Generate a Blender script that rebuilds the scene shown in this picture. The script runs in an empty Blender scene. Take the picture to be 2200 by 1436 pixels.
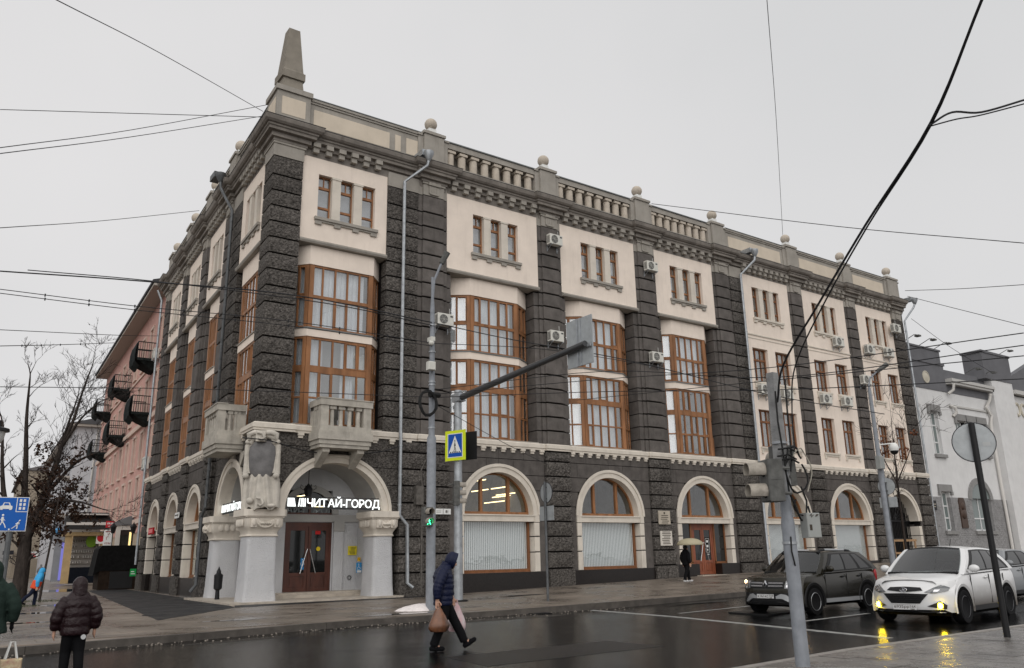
import bpy, bmesh, math, random
from mathutils import Vector, Matrix
rnd = random.Random(11)
S = bpy.context.scene
COL = S.collection
PI = math.pi
rad = math.radians

# ------------------------------------------------------------------ camera
YAW, PITCH, ROLL = 0.6192, 0.2680, -0.0199
fw = Vector((math.sin(YAW)*math.cos(PITCH), math.cos(YAW)*math.cos(PITCH), math.sin(PITCH)))
rr = Vector((math.cos(YAW), -math.sin(YAW), 0)); uu = rr.cross(fw)
cr = rr*math.cos(ROLL) + uu*math.sin(ROLL); cu = -rr*math.sin(ROLL) + uu*math.cos(ROLL)
cd = bpy.data.cameras.new('camera'); cam = bpy.data.objects.new('camera', cd); COL.objects.link(cam)
cam.matrix_world = Matrix(((cr.x, cu.x, -fw.x, -10.1481), (cr.y, cu.y, -fw.y, -31.635), (cr.z, cu.z, -fw.z, 1.5), (0, 0, 0, 1)))
cd.sensor_fit = 'HORIZONTAL'; cd.sensor_width = 36.0; cd.lens = 1745.2/2200*36.0
cd.clip_start = 0.05; cd.clip_end = 4000
S.camera = cam

# ------------------------------------------------------------------ sky, sun, exposure
SUN_EL, SUN_AZ = rad(36), rad(214)     # soft daylight from behind the viewer
W = bpy.data.worlds.new('World'); S.world = W; W.use_nodes = True
nt = W.node_tree; nt.nodes.clear()
n_out = nt.nodes.new('ShaderNodeOutputWorld'); n_bg = nt.nodes.new('ShaderNodeBackground')
n_sky = nt.nodes.new('ShaderNodeTexSky'); n_sky.sky_type = 'NISHITA'; n_sky.sun_disc = False
n_sky.sun_elevation = SUN_EL; n_sky.sun_rotation = SUN_AZ; n_sky.dust_density = 6.0
n_hs = nt.nodes.new('ShaderNodeHueSaturation'); n_hs.inputs['Saturation'].default_value = 0.05
n_mix = nt.nodes.new('ShaderNodeMix'); n_mix.data_type = 'RGBA'; n_mix.inputs[0].default_value = 0.93
n_tc = nt.nodes.new('ShaderNodeTexCoord'); n_no = nt.nodes.new('ShaderNodeTexNoise')
n_no.inputs['Scale'].default_value = 1.6; n_no.inputs['Detail'].default_value = 4
n_rp = nt.nodes.new('ShaderNodeValToRGB')
n_rp.color_ramp.elements[0].position = 0.3; n_rp.color_ramp.elements[0].color = (7.0, 7.02, 7.1, 1)
n_rp.color_ramp.elements[1].position = 0.75; n_rp.color_ramp.elements[1].color = (8.0, 7.9, 7.95, 1)
n_bg.inputs['Strength'].default_value = 0.10
L = nt.links.new
L(n_tc.outputs['Generated'], n_no.inputs['Vector']); L(n_no.outputs['Fac'], n_rp.inputs['Fac'])
L(n_sky.outputs[0], n_hs.inputs['Color']); L(n_hs.outputs[0], n_mix.inputs[6]); L(n_rp.outputs[0], n_mix.inputs[7])
L(n_mix.outputs[2], n_bg.inputs['Color']); L(n_bg.outputs[0], n_out.inputs['Surface'])
sd = bpy.data.lights.new('sun', 'SUN'); sd.energy = 1.5; sd.angle = rad(84); sd.color = (1.0, 0.97, 0.93)
so = bpy.data.objects.new('sun', sd); COL.objects.link(so)
sdir = Vector((math.sin(SUN_AZ)*math.cos(SUN_EL), math.cos(SUN_AZ)*math.cos(SUN_EL), math.sin(SUN_EL)))
so.rotation_euler = (-sdir).to_track_quat('-Z', 'Y').to_euler()
so.location = (-20, -40, 60)
vs = S.view_settings
S.display_settings.display_device = 'sRGB'
vs.view_transform = 'Standard'; vs.look = 'None'; vs.gamma = 1.0; vs.use_curve_mapping = False
vs.exposure = 0.0

# ------------------------------------------------------------------ materials
MATS = {}
def _n(nt, t, **kw):
    n = nt.nodes.new(t)
    for k, v in kw.items(): setattr(n, k, v)
    return n
def mat(name, col, rough=0.8, var=0.0, vscale=1.5, zsc=1.0, bump=0.0, bscale=25.0, bdet=4.0, spec=0.5, metal=0.0,
        rnd_v=0.0, col2=None, emit=None, estr=0.0, stain=0.0, stain_col=(0.03, 0.028, 0.025), rvar=0.0, coat=0.0, vor=0.0, alpha=1.0):
    m = bpy.data.materials.new(name); m.use_nodes = True; MATS[name] = m
    nt = m.node_tree; p = nt.nodes['Principled BSDF']; L = nt.links.new
    p.inputs['Roughness'].default_value = rough; p.inputs['Metallic'].default_value = metal
    p.inputs['Specular IOR Level'].default_value = spec if (spec != 0.5 or rough < 0.45 or metal > 0) else (0.25 if rough < 0.66 else 0.08); p.inputs['Coat Weight'].default_value = coat
    p.inputs['Coat Roughness'].default_value = 0.05
    p.inputs['Base Color'].default_value = (*col, 1)
    geo = _n(nt, 'ShaderNodeNewGeometry'); mp = _n(nt, 'ShaderNodeMapping'); L(geo.outputs['Position'], mp.inputs['Vector'])
    mp.inputs['Scale'].default_value = (1, 1, zsc)
    cur = None
    if var > 0 or col2:
        no = _n(nt, 'ShaderNodeTexNoise'); no.inputs['Scale'].default_value = vscale; no.inputs['Detail'].default_value = 6; no.inputs['Roughness'].default_value = 0.62
        L(mp.outputs[0], no.inputs['Vector'])
        r = _n(nt, 'ShaderNodeValToRGB'); r.color_ramp.elements[0].position = 0.33; r.color_ramp.elements[1].position = 0.68
        c2 = col2 if col2 else tuple(min(1, c*(1+var)) for c in col)
        c1 = col if col2 else tuple(c*(1-var) for c in col)
        r.color_ramp.elements[0].color = (*c1, 1); r.color_ramp.elements[1].color = (*c2, 1)
        L(no.outputs['Fac'], r.inputs['Fac']); cur = r.outputs[0]
        if rvar:
            mr = _n(nt, 'ShaderNodeMapRange'); mr.inputs['From Min'].default_value = 0.35; mr.inputs['From Max'].default_value = 0.65
            mr.inputs['To Min'].default_value = max(0.02, rough-rvar); mr.inputs['To Max'].default_value = min(1, rough+rvar)
            L(no.outputs['Fac'], mr.inputs['Value']); L(mr.outputs[0], p.inputs['Roughness'])
    if stain > 0:
        mp2 = _n(nt, 'ShaderNodeMapping'); L(geo.outputs['Position'], mp2.inputs['Vector']); mp2.inputs['Scale'].default_value = (1.7, 1.7, 0.22)
        n2 = _n(nt, 'ShaderNodeTexNoise'); n2.inputs['Scale'].default_value = 2.2; n2.inputs['Detail'].default_value = 7; n2.inputs['Roughness'].default_value = 0.7
        L(mp2.outputs[0], n2.inputs['Vector'])
        r2 = _n(nt, 'ShaderNodeMapRange'); r2.inputs['From Min'].default_value = 0.52; r2.inputs['From Max'].default_value = 0.78; r2.inputs['To Max'].default_value = stain
        L(n2.outputs['Fac'], r2.inputs['Value'])
        mx = _n(nt, 'ShaderNodeMix', data_type='RGBA'); L(r2.outputs[0], mx.inputs[0])
        if cur: L(cur, mx.inputs[6])
        else: mx.inputs[6].default_value = (*col, 1)
        mx.inputs[7].default_value = (*stain_col, 1); cur = mx.outputs[2]
    if rnd_v > 0:
        oi = _n(nt, 'ShaderNodeObjectInfo'); mr = _n(nt, 'ShaderNodeMapRange'); mr.inputs['To Min'].default_value = 1-rnd_v; mr.inputs['To Max'].default_value = 1+rnd_v
        L(oi.outputs['Random'], mr.inputs['Value'])
        hs = _n(nt, 'ShaderNodeHueSaturation'); L(mr.outputs[0], hs.inputs['Value'])
        if cur: L(cur, hs.inputs['Color'])
        else: hs.inputs['Color'].default_value = (*col, 1)
        cur = hs.outputs[0]
    if cur: L(cur, p.inputs['Base Color'])
    if bump > 0:
        bn = _n(nt, 'ShaderNodeTexNoise'); bn.inputs['Scale'].default_value = bscale; bn.inputs['Detail'].default_value = bdet; bn.inputs['Roughness'].default_value = 0.6
        L(geo.outputs['Position'], bn.inputs['Vector']); hsrc = bn.outputs['Fac']
        if vor > 0:
            vo = _n(nt, 'ShaderNodeTexVoronoi'); vo.inputs['Scale'].default_value = vor; L(geo.outputs['Position'], vo.inputs['Vector'])
            ad = _n(nt, 'ShaderNodeMath', operation='ADD'); L(bn.outputs['Fac'], ad.inputs[0]); L(vo.outputs['Distance'], ad.inputs[1]); hsrc = ad.outputs[0]
        b = _n(nt, 'ShaderNodeBump'); b.inputs['Strength'].default_value = bump; b.inputs['Distance'].default_value = 0.05
        L(hsrc, b.inputs['Height']); L(b.outputs[0], p.inputs['Normal'])
    if emit:
        p.inputs['Emission Color'].default_value = (*emit, 1); p.inputs['Emission Strength'].default_value = estr
    return m
def glass_mat(name, tint=(0.85, 0.9, 0.9), base=0.08, rough=0.015):
    m = bpy.data.materials.new(name); m.use_nodes = True; nt = m.node_tree; nt.nodes.clear(); L = nt.links.new
    o = _n(nt, 'ShaderNodeOutputMaterial'); mx = _n(nt, 'ShaderNodeMixShader'); t = _n(nt, 'ShaderNodeBsdfTransparent'); g = _n(nt, 'ShaderNodeBsdfGlossy')
    t.inputs[0].default_value = (*tint, 1); g.inputs['Roughness'].default_value = rough
    lw = _n(nt, 'ShaderNodeLayerWeight'); lw.inputs['Blend'].default_value = 0.5
    pw = _n(nt, 'ShaderNodeMath', operation='POWER'); pw.inputs[1].default_value = 3.2
    ma = _n(nt, 'ShaderNodeMath', operation='MULTIPLY_ADD'); ma.inputs[1].default_value = 0.85; ma.inputs[2].default_value = base; ma.use_clamp = True
    geo = _n(nt, 'ShaderNodeNewGeometry'); no = _n(nt, 'ShaderNodeTexNoise'); no.inputs['Scale'].default_value = 1.1
    bp = _n(nt, 'ShaderNodeBump'); bp.inputs['Strength'].default_value = 0.05; bp.inputs['Distance'].default_value = 0.1
    L(geo.outputs['Position'], no.inputs['Vector']); L(no.outputs['Fac'], bp.inputs['Height']); L(bp.outputs[0], g.inputs['Normal'])
    L(lw.outputs['Facing'], pw.inputs[0]); L(pw.outputs[0], ma.inputs[0]); L(ma.outputs[0], mx.inputs[0])
    L(t.outputs[0], mx.inputs[1]); L(g.outputs[0], mx.inputs[2]); L(mx.outputs[0], o.inputs[0])
    MATS[name] = m; return m

DARK = mat('dark_smooth_stone', (0.122, 0.110, 0.102), 0.85, var=0.22, vscale=2.0, bump=0.35, bscale=60, rnd_v=0.16, stain=0.35, stain_col=(0.03, 0.027, 0.026))
ROUGH = mat('dark_rock_face_stone', (0.100, 0.091, 0.083), 0.9, var=0.6, vscale=10.0, bump=1.0, bscale=16, bdet=6, rnd_v=0.16, vor=12)
ROUGHG = mat('grey_rock_face_stone', (0.085, 0.08, 0.074), 0.9, var=0.35, vscale=5.0, bump=1.0, bscale=12, bdet=5, rnd_v=0.14, vor=8)
JOINT = mat('joint_black', (0.018, 0.016, 0.016), 0.95)
CREAM = mat('cream_plaster', (0.80, 0.70, 0.61), 0.9, var=0.06, vscale=0.9, bump=0.15, bscale=40, stain=0.28, stain_col=(0.45, 0.38, 0.32))
CREAM2 = mat('cream_trim', (0.64, 0.585, 0.51), 0.85, var=0.08, vscale=1.5, bump=0.15, bscale=35, stain=0.3, stain_col=(0.24, 0.21, 0.18))
BEIGE = mat('beige_panel', (0.62, 0.54, 0.44), 0.9, var=0.06, vscale=1.2, stain=0.2, stain_col=(0.35, 0.3, 0.23))
GREY = mat('grey_cornice_plaster', (0.34, 0.315, 0.28), 0.9, var=0.12, vscale=1.2, bump=0.2, bscale=40, stain=0.35, stain_col=(0.13, 0.115, 0.10))
CORN = mat('weathered_cornice', (0.235, 0.212, 0.19), 0.92, var=0.2, vscale=1.4, bump=0.3, bscale=30, stain=0.7, stain_col=(0.085, 0.072, 0.063))
BALLM = mat('ball_stone', (0.50, 0.44, 0.37), 0.9, var=0.1, vscale=4, bump=0.2, bscale=50)
WHITE = mat('white_paint', (0.74, 0.74, 0.72), 0.7, var=0.05, vscale=3)
SHEET = mat('roof_sheet', (0.17, 0.18, 0.18), 0.5, var=0.15, vscale=2, metal=0.3)
DKSHEET = mat('dark_sheet', (0.05, 0.05, 0.05), 0.6)
WOOD = mat('orange_wood', (0.27, 0.125, 0.056), 0.5, var=0.32, vscale=3, zsc=0.25, bump=0.1, bscale=30)
WOODB = mat('brown_wood', (0.21, 0.09, 0.04), 0.55, var=0.25, vscale=3, zsc=0.3)
WOODD = mat('red_brown_door_wood', (0.075, 0.022, 0.012), 0.35, var=0.35, vscale=3, zsc=0.3)
WOODR = mat('red_wood', (0.22, 0.065, 0.03), 0.4, var=0.3, vscale=4, zsc=0.3)
GLASS = glass_mat('window_glass', (0.97, 0.98, 0.985), 0.20)
SHOPGL = glass_mat('shop_glass', (0.985, 0.99, 0.99), 0.09)
DGLASS = mat('dark_glass', (0.012, 0.013, 0.013), 0.04, spec=0.6)
CURT = mat('curtain', (0.84, 0.88, 0.92), 0.9, var=0.1, vscale=1.2, emit=(0.7, 0.72, 0.75), estr=0.0)
BLIND = mat('blind', (0.88, 0.92, 0.92), 0.6)
ROOM = mat('room_wall', (0.22, 0.20, 0.17), 0.9, var=0.3, vscale=1.0)
TUBE = mat('lamp_tube', (0.9, 0.85, 0.7), 0.5, emit=(1.0, 0.80, 0.42), estr=3.2)
TUBEW = mat('lamp_panel', (0.9, 0.9, 0.9), 0.5, emit=(0.95, 1.0, 0.95), estr=5)
LETTER = mat('lit_letter', (0.9, 0.9, 0.9), 0.5, emit=(0.93, 1.0, 0.99), estr=1.15)
PORCHW = mat('white_roughcast', (0.53, 0.53, 0.54), 0.95, var=0.06, vscale=1.5, bump=0.8, bscale=22, stain=0.12, stain_col=(0.38, 0.37, 0.36))
PORCHG = mat('porch_grey', (0.36, 0.35, 0.335), 0.95, var=0.08, vscale=1.0, bump=0.3, bscale=30)
GRANITE = mat('black_granite', (0.010, 0.007, 0.006), 0.3, var=0.5, vscale=12, bump=0.0)
STEPM = mat('step_stone', (0.42, 0.37, 0.31), 0.5, var=0.2, vscale=3, bump=0.2)
GALV = mat('galvanised', (0.36, 0.38, 0.40), 0.42, var=0.2, vscale=4, metal=0.5, stain=0.3, stain_col=(0.2, 0.2, 0.2))
DKPIPE = mat('dark_pipe', (0.10, 0.105, 0.11), 0.5, var=0.3, vscale=4, metal=0.3)
STEEL = mat('steel', (0.55, 0.55, 0.55), 0.25, metal=0.9)
BLACK = mat('black_metal', (0.012, 0.012, 0.013), 0.45)
RUBBER = mat('black_rubber', (0.012, 0.012, 0.012), 0.65)
POLEG = mat('grey_pole_paint', (0.235, 0.25, 0.275), 0.55, var=0.15, vscale=5, bump=0.12, bscale=60, stain=0.3, stain_col=(0.1, 0.1, 0.1))
SIGNG = mat('sign_back', (0.36, 0.38, 0.39), 0.5, var=0.12, vscale=6, metal=0.3)
CONC = mat('concrete_pole', (0.25, 0.25, 0.25), 0.9, var=0.25, vscale=6, bump=0.3, bscale=40)
TLBODY = mat('signal_grey', (0.10, 0.10, 0.095), 0.6, var=0.3, vscale=8, stain=0.4, stain_col=(0.25, 0.25, 0.24))
TLHOOD = mat('signal_hood_dirty', (0.33, 0.30, 0.26), 0.7, var=0.2, vscale=12, stain=0.3, stain_col=(0.12, 0.11, 0.1))
ACW = mat('ac_white', (0.62, 0.61, 0.56), 0.55, var=0.06, vscale=5, stain=0.2, stain_col=(0.4, 0.38, 0.33))
ACD = mat('ac_grille', (0.05, 0.05, 0.052), 0.6)
ASPH = mat('wet_asphalt', (0.005, 0.005, 0.0052), 0.12, var=0.5, vscale=0.5, bump=0.09, bscale=80, bdet=3, rvar=0.08, spec=0.1)
ASPH2 = mat('dark_asphalt_path', (0.02, 0.02, 0.021), 0.55, var=0.2, vscale=1, bump=0.3, bscale=80, rvar=0.15)
PAVE = mat('wet_paving', (0.155, 0.128, 0.104), 0.36, var=0.4, vscale=0.55, bump=0.18, bscale=60, rvar=0.22, rnd_v=0.12, stain=0.3, stain_col=(0.05, 0.043, 0.038))
PAVEN = mat('near_wet_paving', (0.16, 0.148, 0.138), 0.27, var=0.3, vscale=1.4, bump=0.16, bscale=90, rvar=0.13, rnd_v=0.1)
KERB = mat('kerb_stone', (0.085, 0.075, 0.066), 0.55, var=0.3, vscale=3, bump=0.3, bscale=40)
GROUND = mat('far_ground', (0.09, 0.085, 0.08), 0.8, var=0.2, vscale=0.1)
PUDDLE = mat('puddle_water', (0.05, 0.048, 0.045), 0.03, spec=0.6)
LINE = mat('worn_white_line', (0.30, 0.30, 0.29), 0.35, var=0.55, vscale=6, bump=0.1, bscale=60)
GRASS = mat('grass', (0.055, 0.07, 0.03), 0.9, var=0.4, vscale=8)
SNOW = mat('snow', (0.78, 0.72, 0.70), 0.6, var=0.1, vscale=9, bump=0.6, bscale=18)

# ------------------------------------------------------------------ helpers
AL = 0.0499                     # the side street is a few degrees off square
SA, CA = math.sin(AL), math.cos(AL)
def XR(a, b, c): return (a, b, c)                        # front facade: along, inward, up
def XL(a, b, c): return (a*SA + b*CA, a*CA - b*SA, c)    # side facade
def gz(x): return 0.0 if x < 8 else 0.02*(x-8)

class MB:
    def __init__(s, xf=None): s.v = []; s.f = []; s.fm = []; s.xf = xf; s.mi = 0
    def add(s, vs, fs):
        b = len(s.v)
        s.v += [s.xf(*p) for p in vs] if s.xf else [tuple(p) for p in vs]
        for f in fs: s.f.append([b+i for i in f]); s.fm.append(s.mi)
        return s
    def box(s, x0, x1, y0, y1, z0, z1):
        return s.add([(x0,y0,z0),(x1,y0,z0),(x1,y1,z0),(x0,y1,z0),(x0,y0,z1),(x1,y0,z1),(x1,y1,z1),(x0,y1,z1)],
                     [(0,3,2,1),(4,5,6,7),(0,1,5,4),(1,2,6,5),(2,3,7,6),(3,0,4,7)])
    def cbox(s, x0, x1, y0, y1, z0, z1, ch=0.025):      # box whose front (y0) face is chamfered
        c = ch
        vs = [(x0+c,y0,z0+c),(x1-c,y0,z0+c),(x1-c,y0,z1-c),(x0+c,y0,z1-c),
              (x0,y0+c,z0),(x1,y0+c,z0),(x1,y0+c,z1),(x0,y0+c,z1),(x0,y1,z0),(x1,y1,z0),(x1,y1,z1),(x0,y1,z1)]
        fs = [(0,1,2,3)]
        for i in range(4):
            j = (i+1) % 4; fs += [(4+i,4+j,j,i),(8+i,8+j,4+j,4+i)]
        fs.append((8,11,10,9)); return s.add(vs, fs)
    def prism(s, poly, b0, b1):                          # polygon in (x,z) pushed along y
        n = len(poly); vs = [(p[0],b0,p[1]) for p in poly]+[(p[0],b1,p[1]) for p in poly]
        return s.add(vs, [tuple(range(n)), tuple(range(2*n-1,n-1,-1))]+[(i,i+n,(i+1)%n+n,(i+1)%n) for i in range(n)])
    def plan(s, poly, z0, z1):                           # polygon in (x,y) pushed up
        n = len(poly); vs = [(p[0],p[1],z0) for p in poly]+[(p[0],p[1],z1) for p in poly]
        return s.add(vs, [tuple(range(n-1,-1,-1)), tuple(range(n,2*n))]+[(i,(i+1)%n,(i+1)%n+n,i+n) for i in range(n)])
    def band(s, poly, z0, z1, t):                        # open plan polyline as a wall of thickness t (towards +y)
        p2 = [(p[0], p[1]+t) for p in poly]
        return s.plan(list(poly)+p2[::-1], z0, z1)
    def lathe(s, cx, cy, prof, n=12):
        vs = []; fs = []
        for r, z in prof: vs += [(cx+r*math.cos(2*PI*i/n), cy+r*math.sin(2*PI*i/n), z) for i in range(n)]
        for k in range(len(prof)-1):
            for i in range(n): fs.append((k*n+i, k*n+(i+1)%n, (k+1)*n+(i+1)%n, (k+1)*n+i))
        fs.append(tuple(range(n-1,-1,-1))); fs.append(tuple((len(prof)-1)*n+i for i in range(n)))
        return s.add(vs, fs)
    def tube(s, pts, r, n=6):
        pts = [Vector(p) for p in pts]; m = len(pts); rs = r if isinstance(r, (list, tuple)) else [r]*m
        vs = []; fs = []; ref = None
        for k, p in enumerate(pts):
            d = (pts[min(k+1, m-1)]-pts[max(k-1, 0)]).normalized()
            if ref is None: ref = Vector((0,0,1)) if abs(d.z) < 0.9 else Vector((1,0,0))
            a = d.cross(ref).normalized(); b = a.cross(d); ref = b
            vs += [tuple(p+a*rs[k]*math.cos(2*PI*i/n)+b*rs[k]*math.sin(2*PI*i/n)) for i in range(n)]
        for k in range(m-1):
            for i in range(n): fs.append((k*n+i, k*n+(i+1)%n, (k+1)*n+(i+1)%n, (k+1)*n+i))
        fs.append(tuple(range(n-1,-1,-1))); fs.append(tuple((m-1)*n+i for i in range(n)))
        return s.add(vs, fs)
    def sph(s, c, r, n=12, m=8, sc=(1,1,1)):
        vs = [(c[0], c[1], c[2]-r*sc[2])]; fs = []
        for k in range(1, m):
            t = -PI/2+PI*k/m
            vs += [(c[0]+r*sc[0]*math.cos(t)*math.cos(2*PI*i/n), c[1]+r*sc[1]*math.cos(t)*math.sin(2*PI*i/n), c[2]+r*sc[2]*math.sin(t)) for i in range(n)]
        vs.append((c[0], c[1], c[2]+r*sc[2])); top = len(vs)-1
        for i in range(n): fs.append((0, 1+(i+1)%n, 1+i)); fs.append((top, 1+(m-2)*n+i, 1+(m-2)*n+(i+1)%n))
        for k in range(m-2):
            for i in range(n): fs.append((1+k*n+i, 1+k*n+(i+1)%n, 1+(k+1)*n+(i+1)%n, 1+(k+1)*n+i))
        return s.add(vs, fs)
    def strip(s, pts, nrm, z0, z1, nz, amp, depth):      # rock-faced block along a plan polyline with outward normals
        n = len(pts); vs = []; fs = []
        for k in range(nz+1):
            z = z0+(z1-z0)*k/nz
            for i in range(n):
                e = (k in (0, nz)) or (i in (0, n-1))
                d = amp*(rnd.uniform(-0.15, 0.25) if e else rnd.uniform(0.35, 1.1))
                vs.append((pts[i][0]+nrm[i][0]*d, pts[i][1]+nrm[i][1]*d, z+(0 if k in (0, nz) else rnd.uniform(-0.02, 0.02))))
        for k in range(nz):
            for i in range(n-1): fs.append((k*n+i, k*n+i+1, (k+1)*n+i+1, (k+1)*n+i))
        b = len(vs)
        for z in (z0, z1): vs += [(pts[i][0]-nrm[i][0]*depth, pts[i][1]-nrm[i][1]*depth, z) for i in range(n)]
        for i in range(n-1):
            fs.append((b+i, b+i+1, i+1, i)); fs.append((nz*n+i, nz*n+i+1, b+n+i+1, b+n+i))
        fs.append(tuple([b]+[k*n for k in range(nz+1)]+[b+n])); fs.append(tuple([b+n-1]+[k*n+n-1 for k in range(nz+1)]+[b+2*n-1]))
        return s.add(vs, fs)
    def rough(s, a0, a1, b0, b1, z0, z1, amp=0.05, na=5, nz=3):
        return s.strip([(a0+(a1-a0)*i/na, b0) for i in range(na+1)], [(0, -1)]*(na+1), z0, z1, nz, amp, b1-b0)
    def sweep(s, path, prof, closed=False):              # profile (out, z) along a plan path; outside is to the right
        n = len(path); P = [Vector(p) for p in path]; off = []
        for i in range(n):
            d0 = (P[i]-P[i-1]).normalized() if i > 0 else None
            d1 = (P[i+1]-P[i]).normalized() if i < n-1 else None
            n0 = Vector((d0.y, -d0.x)) if d0 else None; n1 = Vector((d1.y, -d1.x)) if d1 else None
            if n0 is None: o = n1
            elif n1 is None: o = n0
            else: o = (n0+n1)/(1+n0.dot(n1))
            off.append(o)
        m = len(prof); vs = []
        for i in range(n): vs += [(P[i].x+off[i].x*o, P[i].y+off[i].y*o, z) for o, z in prof]
        fs = []
        for i in range(n-1):
            for k in range(m): fs.append((i*m+k, i*m+(k+1)%m, (i+1)*m+(k+1)%m, (i+1)*m+k))
        fs.append(tuple(range(m))); fs.append(tuple((n-1)*m+k for k in range(m-1, -1, -1)))
        return s.add(vs, fs)
    def wall(s, a0, a1, c0, c1, holes, b0, b1):          # wall panel with rectangular openings
        xs = sorted({a0, a1}|{h[0] for h in holes}|{h[1] for h in holes})
        for x0, x1 in zip(xs, xs[1:]):
            hs = sorted((h[2], h[3]) for h in holes if h[0] <= x0+1e-6 and h[1] >= x1-1e-6); z = c0
            for h0, h1 in hs:
                if h0 > z: s.box(x0, x1, b0, b1, z, h0)
                z = h1
            if z < c1: s.box(x0, x1, b0, b1, z, c1)
        return s
    def build(s, name, m, parent=None, loc=None, smooth=None, label=None, kind=None):
        if not s.f: return None
        me = bpy.data.meshes.new(name); me.from_pydata(s.v, [], s.f)
        ms = m if isinstance(m, (list, tuple)) else [m]
        for q in ms: me.materials.append(q)
        if len(ms) > 1: me.polygons.foreach_set('material_index', s.fm)
        bm = bmesh.new(); bm.from_mesh(me); bmesh.ops.recalc_face_normals(bm, faces=bm.faces); bm.to_mesh(me); bm.free()
        if smooth is not None:
            me.polygons.foreach_set('use_smooth', [True]*len(me.polygons))
            if smooth < 180: me.set_sharp_from_angle(angle=rad(smooth))
        return link(name, me, parent, loc, label, kind)
def build_each(b, name, m, parent=None, smooth=None):
    """one object per separate piece of the mesh builder"""
    par = list(range(len(b.v)))
    def find(i):
        while par[i] != i: par[i] = par[par[i]]; i = par[i]
        return i
    for f in b.f:
        for q in f[1:]: par[find(q)] = find(f[0])
    grp = {}
    for f in b.f: grp.setdefault(find(f[0]), []).append(f)
    out = []
    for fs in grp.values():
        ids = sorted({i for f in fs for i in f}); mp = {i: k for k, i in enumerate(ids)}
        c = MB(); c.add([b.v[i] for i in ids], [[mp[i] for i in f] for f in fs]); out.append(c.build(name, m, parent, smooth=smooth))
    return out
def link(name, me, parent=None, loc=None, label=None, kind=None):
    o = bpy.data.objects.new(name, me); COL.objects.link(o)
    if parent: o.parent = parent
    if loc: o.location = loc
    if label: o['label'] = label
    if kind: o['kind'] = kind
    return o
def thing(name, label, cat, loc=(0,0,0), rotz=0.0, group=None):
    o = bpy.data.objects.new(name, None); COL.objects.link(o); o.location = loc; o.rotation_euler = (0, 0, rotz)
    o.empty_display_size = 0.2
    o['label'] = label; o['category'] = cat
    if group: o['group'] = group
    return o
def tag(o, label, cat, group=None):
    o['label'] = label; o['category'] = cat
    if group: o['group'] = group
    return o
def kids(o): return [c for c in bpy.data.objects if c.parent == o]
def dup(src, loc, rotz, label, group):
    r = src.copy(); COL.objects.link(r); r.location = loc; r.rotation_euler = (0, 0, rotz); r['label'] = label; r['group'] = group
    for ch in src['_k']:
        ch = bpy.data.objects[ch]; c = ch.copy(); COL.objects.link(c); c.parent = r
    if '_k' in r: del r['_k']
    return r
def text_mesh(body, size, ext, name, m, parent, loc, rot, bold=0.0, align='LEFT', xs=1.0, label=None):
    cu_ = bpy.data.curves.new('lettering', 'FONT'); cu_.body = body; cu_.size = size; cu_.extrude = ext; cu_.offset = bold
    cu_.align_x = align; cu_.resolution_u = 3
    t = bpy.data.objects.new('lettering', cu_); COL.objects.link(t)
    dg = bpy.context.evaluated_depsgraph_get(); me = bpy.data.meshes.new_from_object(t.evaluated_get(dg))
    bpy.data.objects.remove(t); bpy.data.curves.remove(cu_)
    me.materials.clear(); me.materials.append(m)
    o = link(name, me, parent, loc, label); o.rotation_euler = rot; o.scale = (xs, 1, 1); return o
def arc(cx, cz, rx, rz, t0, t1, n):
    return [(cx+rx*math.cos(t0+(t1-t0)*i/n), cz+rz*math.sin(t0+(t1-t0)*i/n)) for i in range(n+1)]

# lettering first, while the scene is still small: the meshes are kept and linked later
TXT = {}
def pre_text(key, body, size, ext, bold=0.0):
    cu_ = bpy.data.curves.new('lettering', 'FONT'); cu_.body = body; cu_.size = size; cu_.extrude = ext; cu_.offset = bold; cu_.resolution_u = 3
    t = bpy.data.objects.new('lettering', cu_); COL.objects.link(t)
    dg = bpy.context.evaluated_depsgraph_get(); TXT[key] = bpy.data.meshes.new_from_object(t.evaluated_get(dg))
    bpy.data.objects.remove(t); bpy.data.curves.remove(cu_)
for ch in 'ЧИТАЙ-ГОРД': pre_text('sign_'+ch, ch, 1.0, 0.06, 0.01)
pre_text('plate1', 'к161кс', 1.0, 0.005, 0.012); pre_text('plate1r', '164', 1.0, 0.005, 0.01)
pre_text('plate2', 'в935рр', 1.0, 0.005, 0.012); pre_text('plate2r', '164', 1.0, 0.005, 0.01)
pre_text('house', '81', 1.0, 0.005, 0.02); pre_text('atelier', 'АТЕЛЬЕ', 1.0, 0.005, 0.02)
def put_text(key, name, m, parent, loc, rot, width=None, height=None, label=None):
    me = TXT[key].copy(); me.materials.clear(); me.materials.append(m)
    xs = [v.co.x for v in me.vertices]; ys = [v.co.y for v in me.vertices]; x0, y0 = min(xs), min(ys)
    sx = width/(max(xs)-x0) if width else None; sy = height/(max(ys)-y0) if height else None
    sx = sx or sy; sy = sy or sx
    for v in me.vertices: v.co.x = (v.co.x-x0)*sx; v.co.y = (v.co.y-y0)*sy; v.co.z *= sy
    o = link(name, me, parent, loc, label); o.rotation_euler = rot; return o

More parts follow.
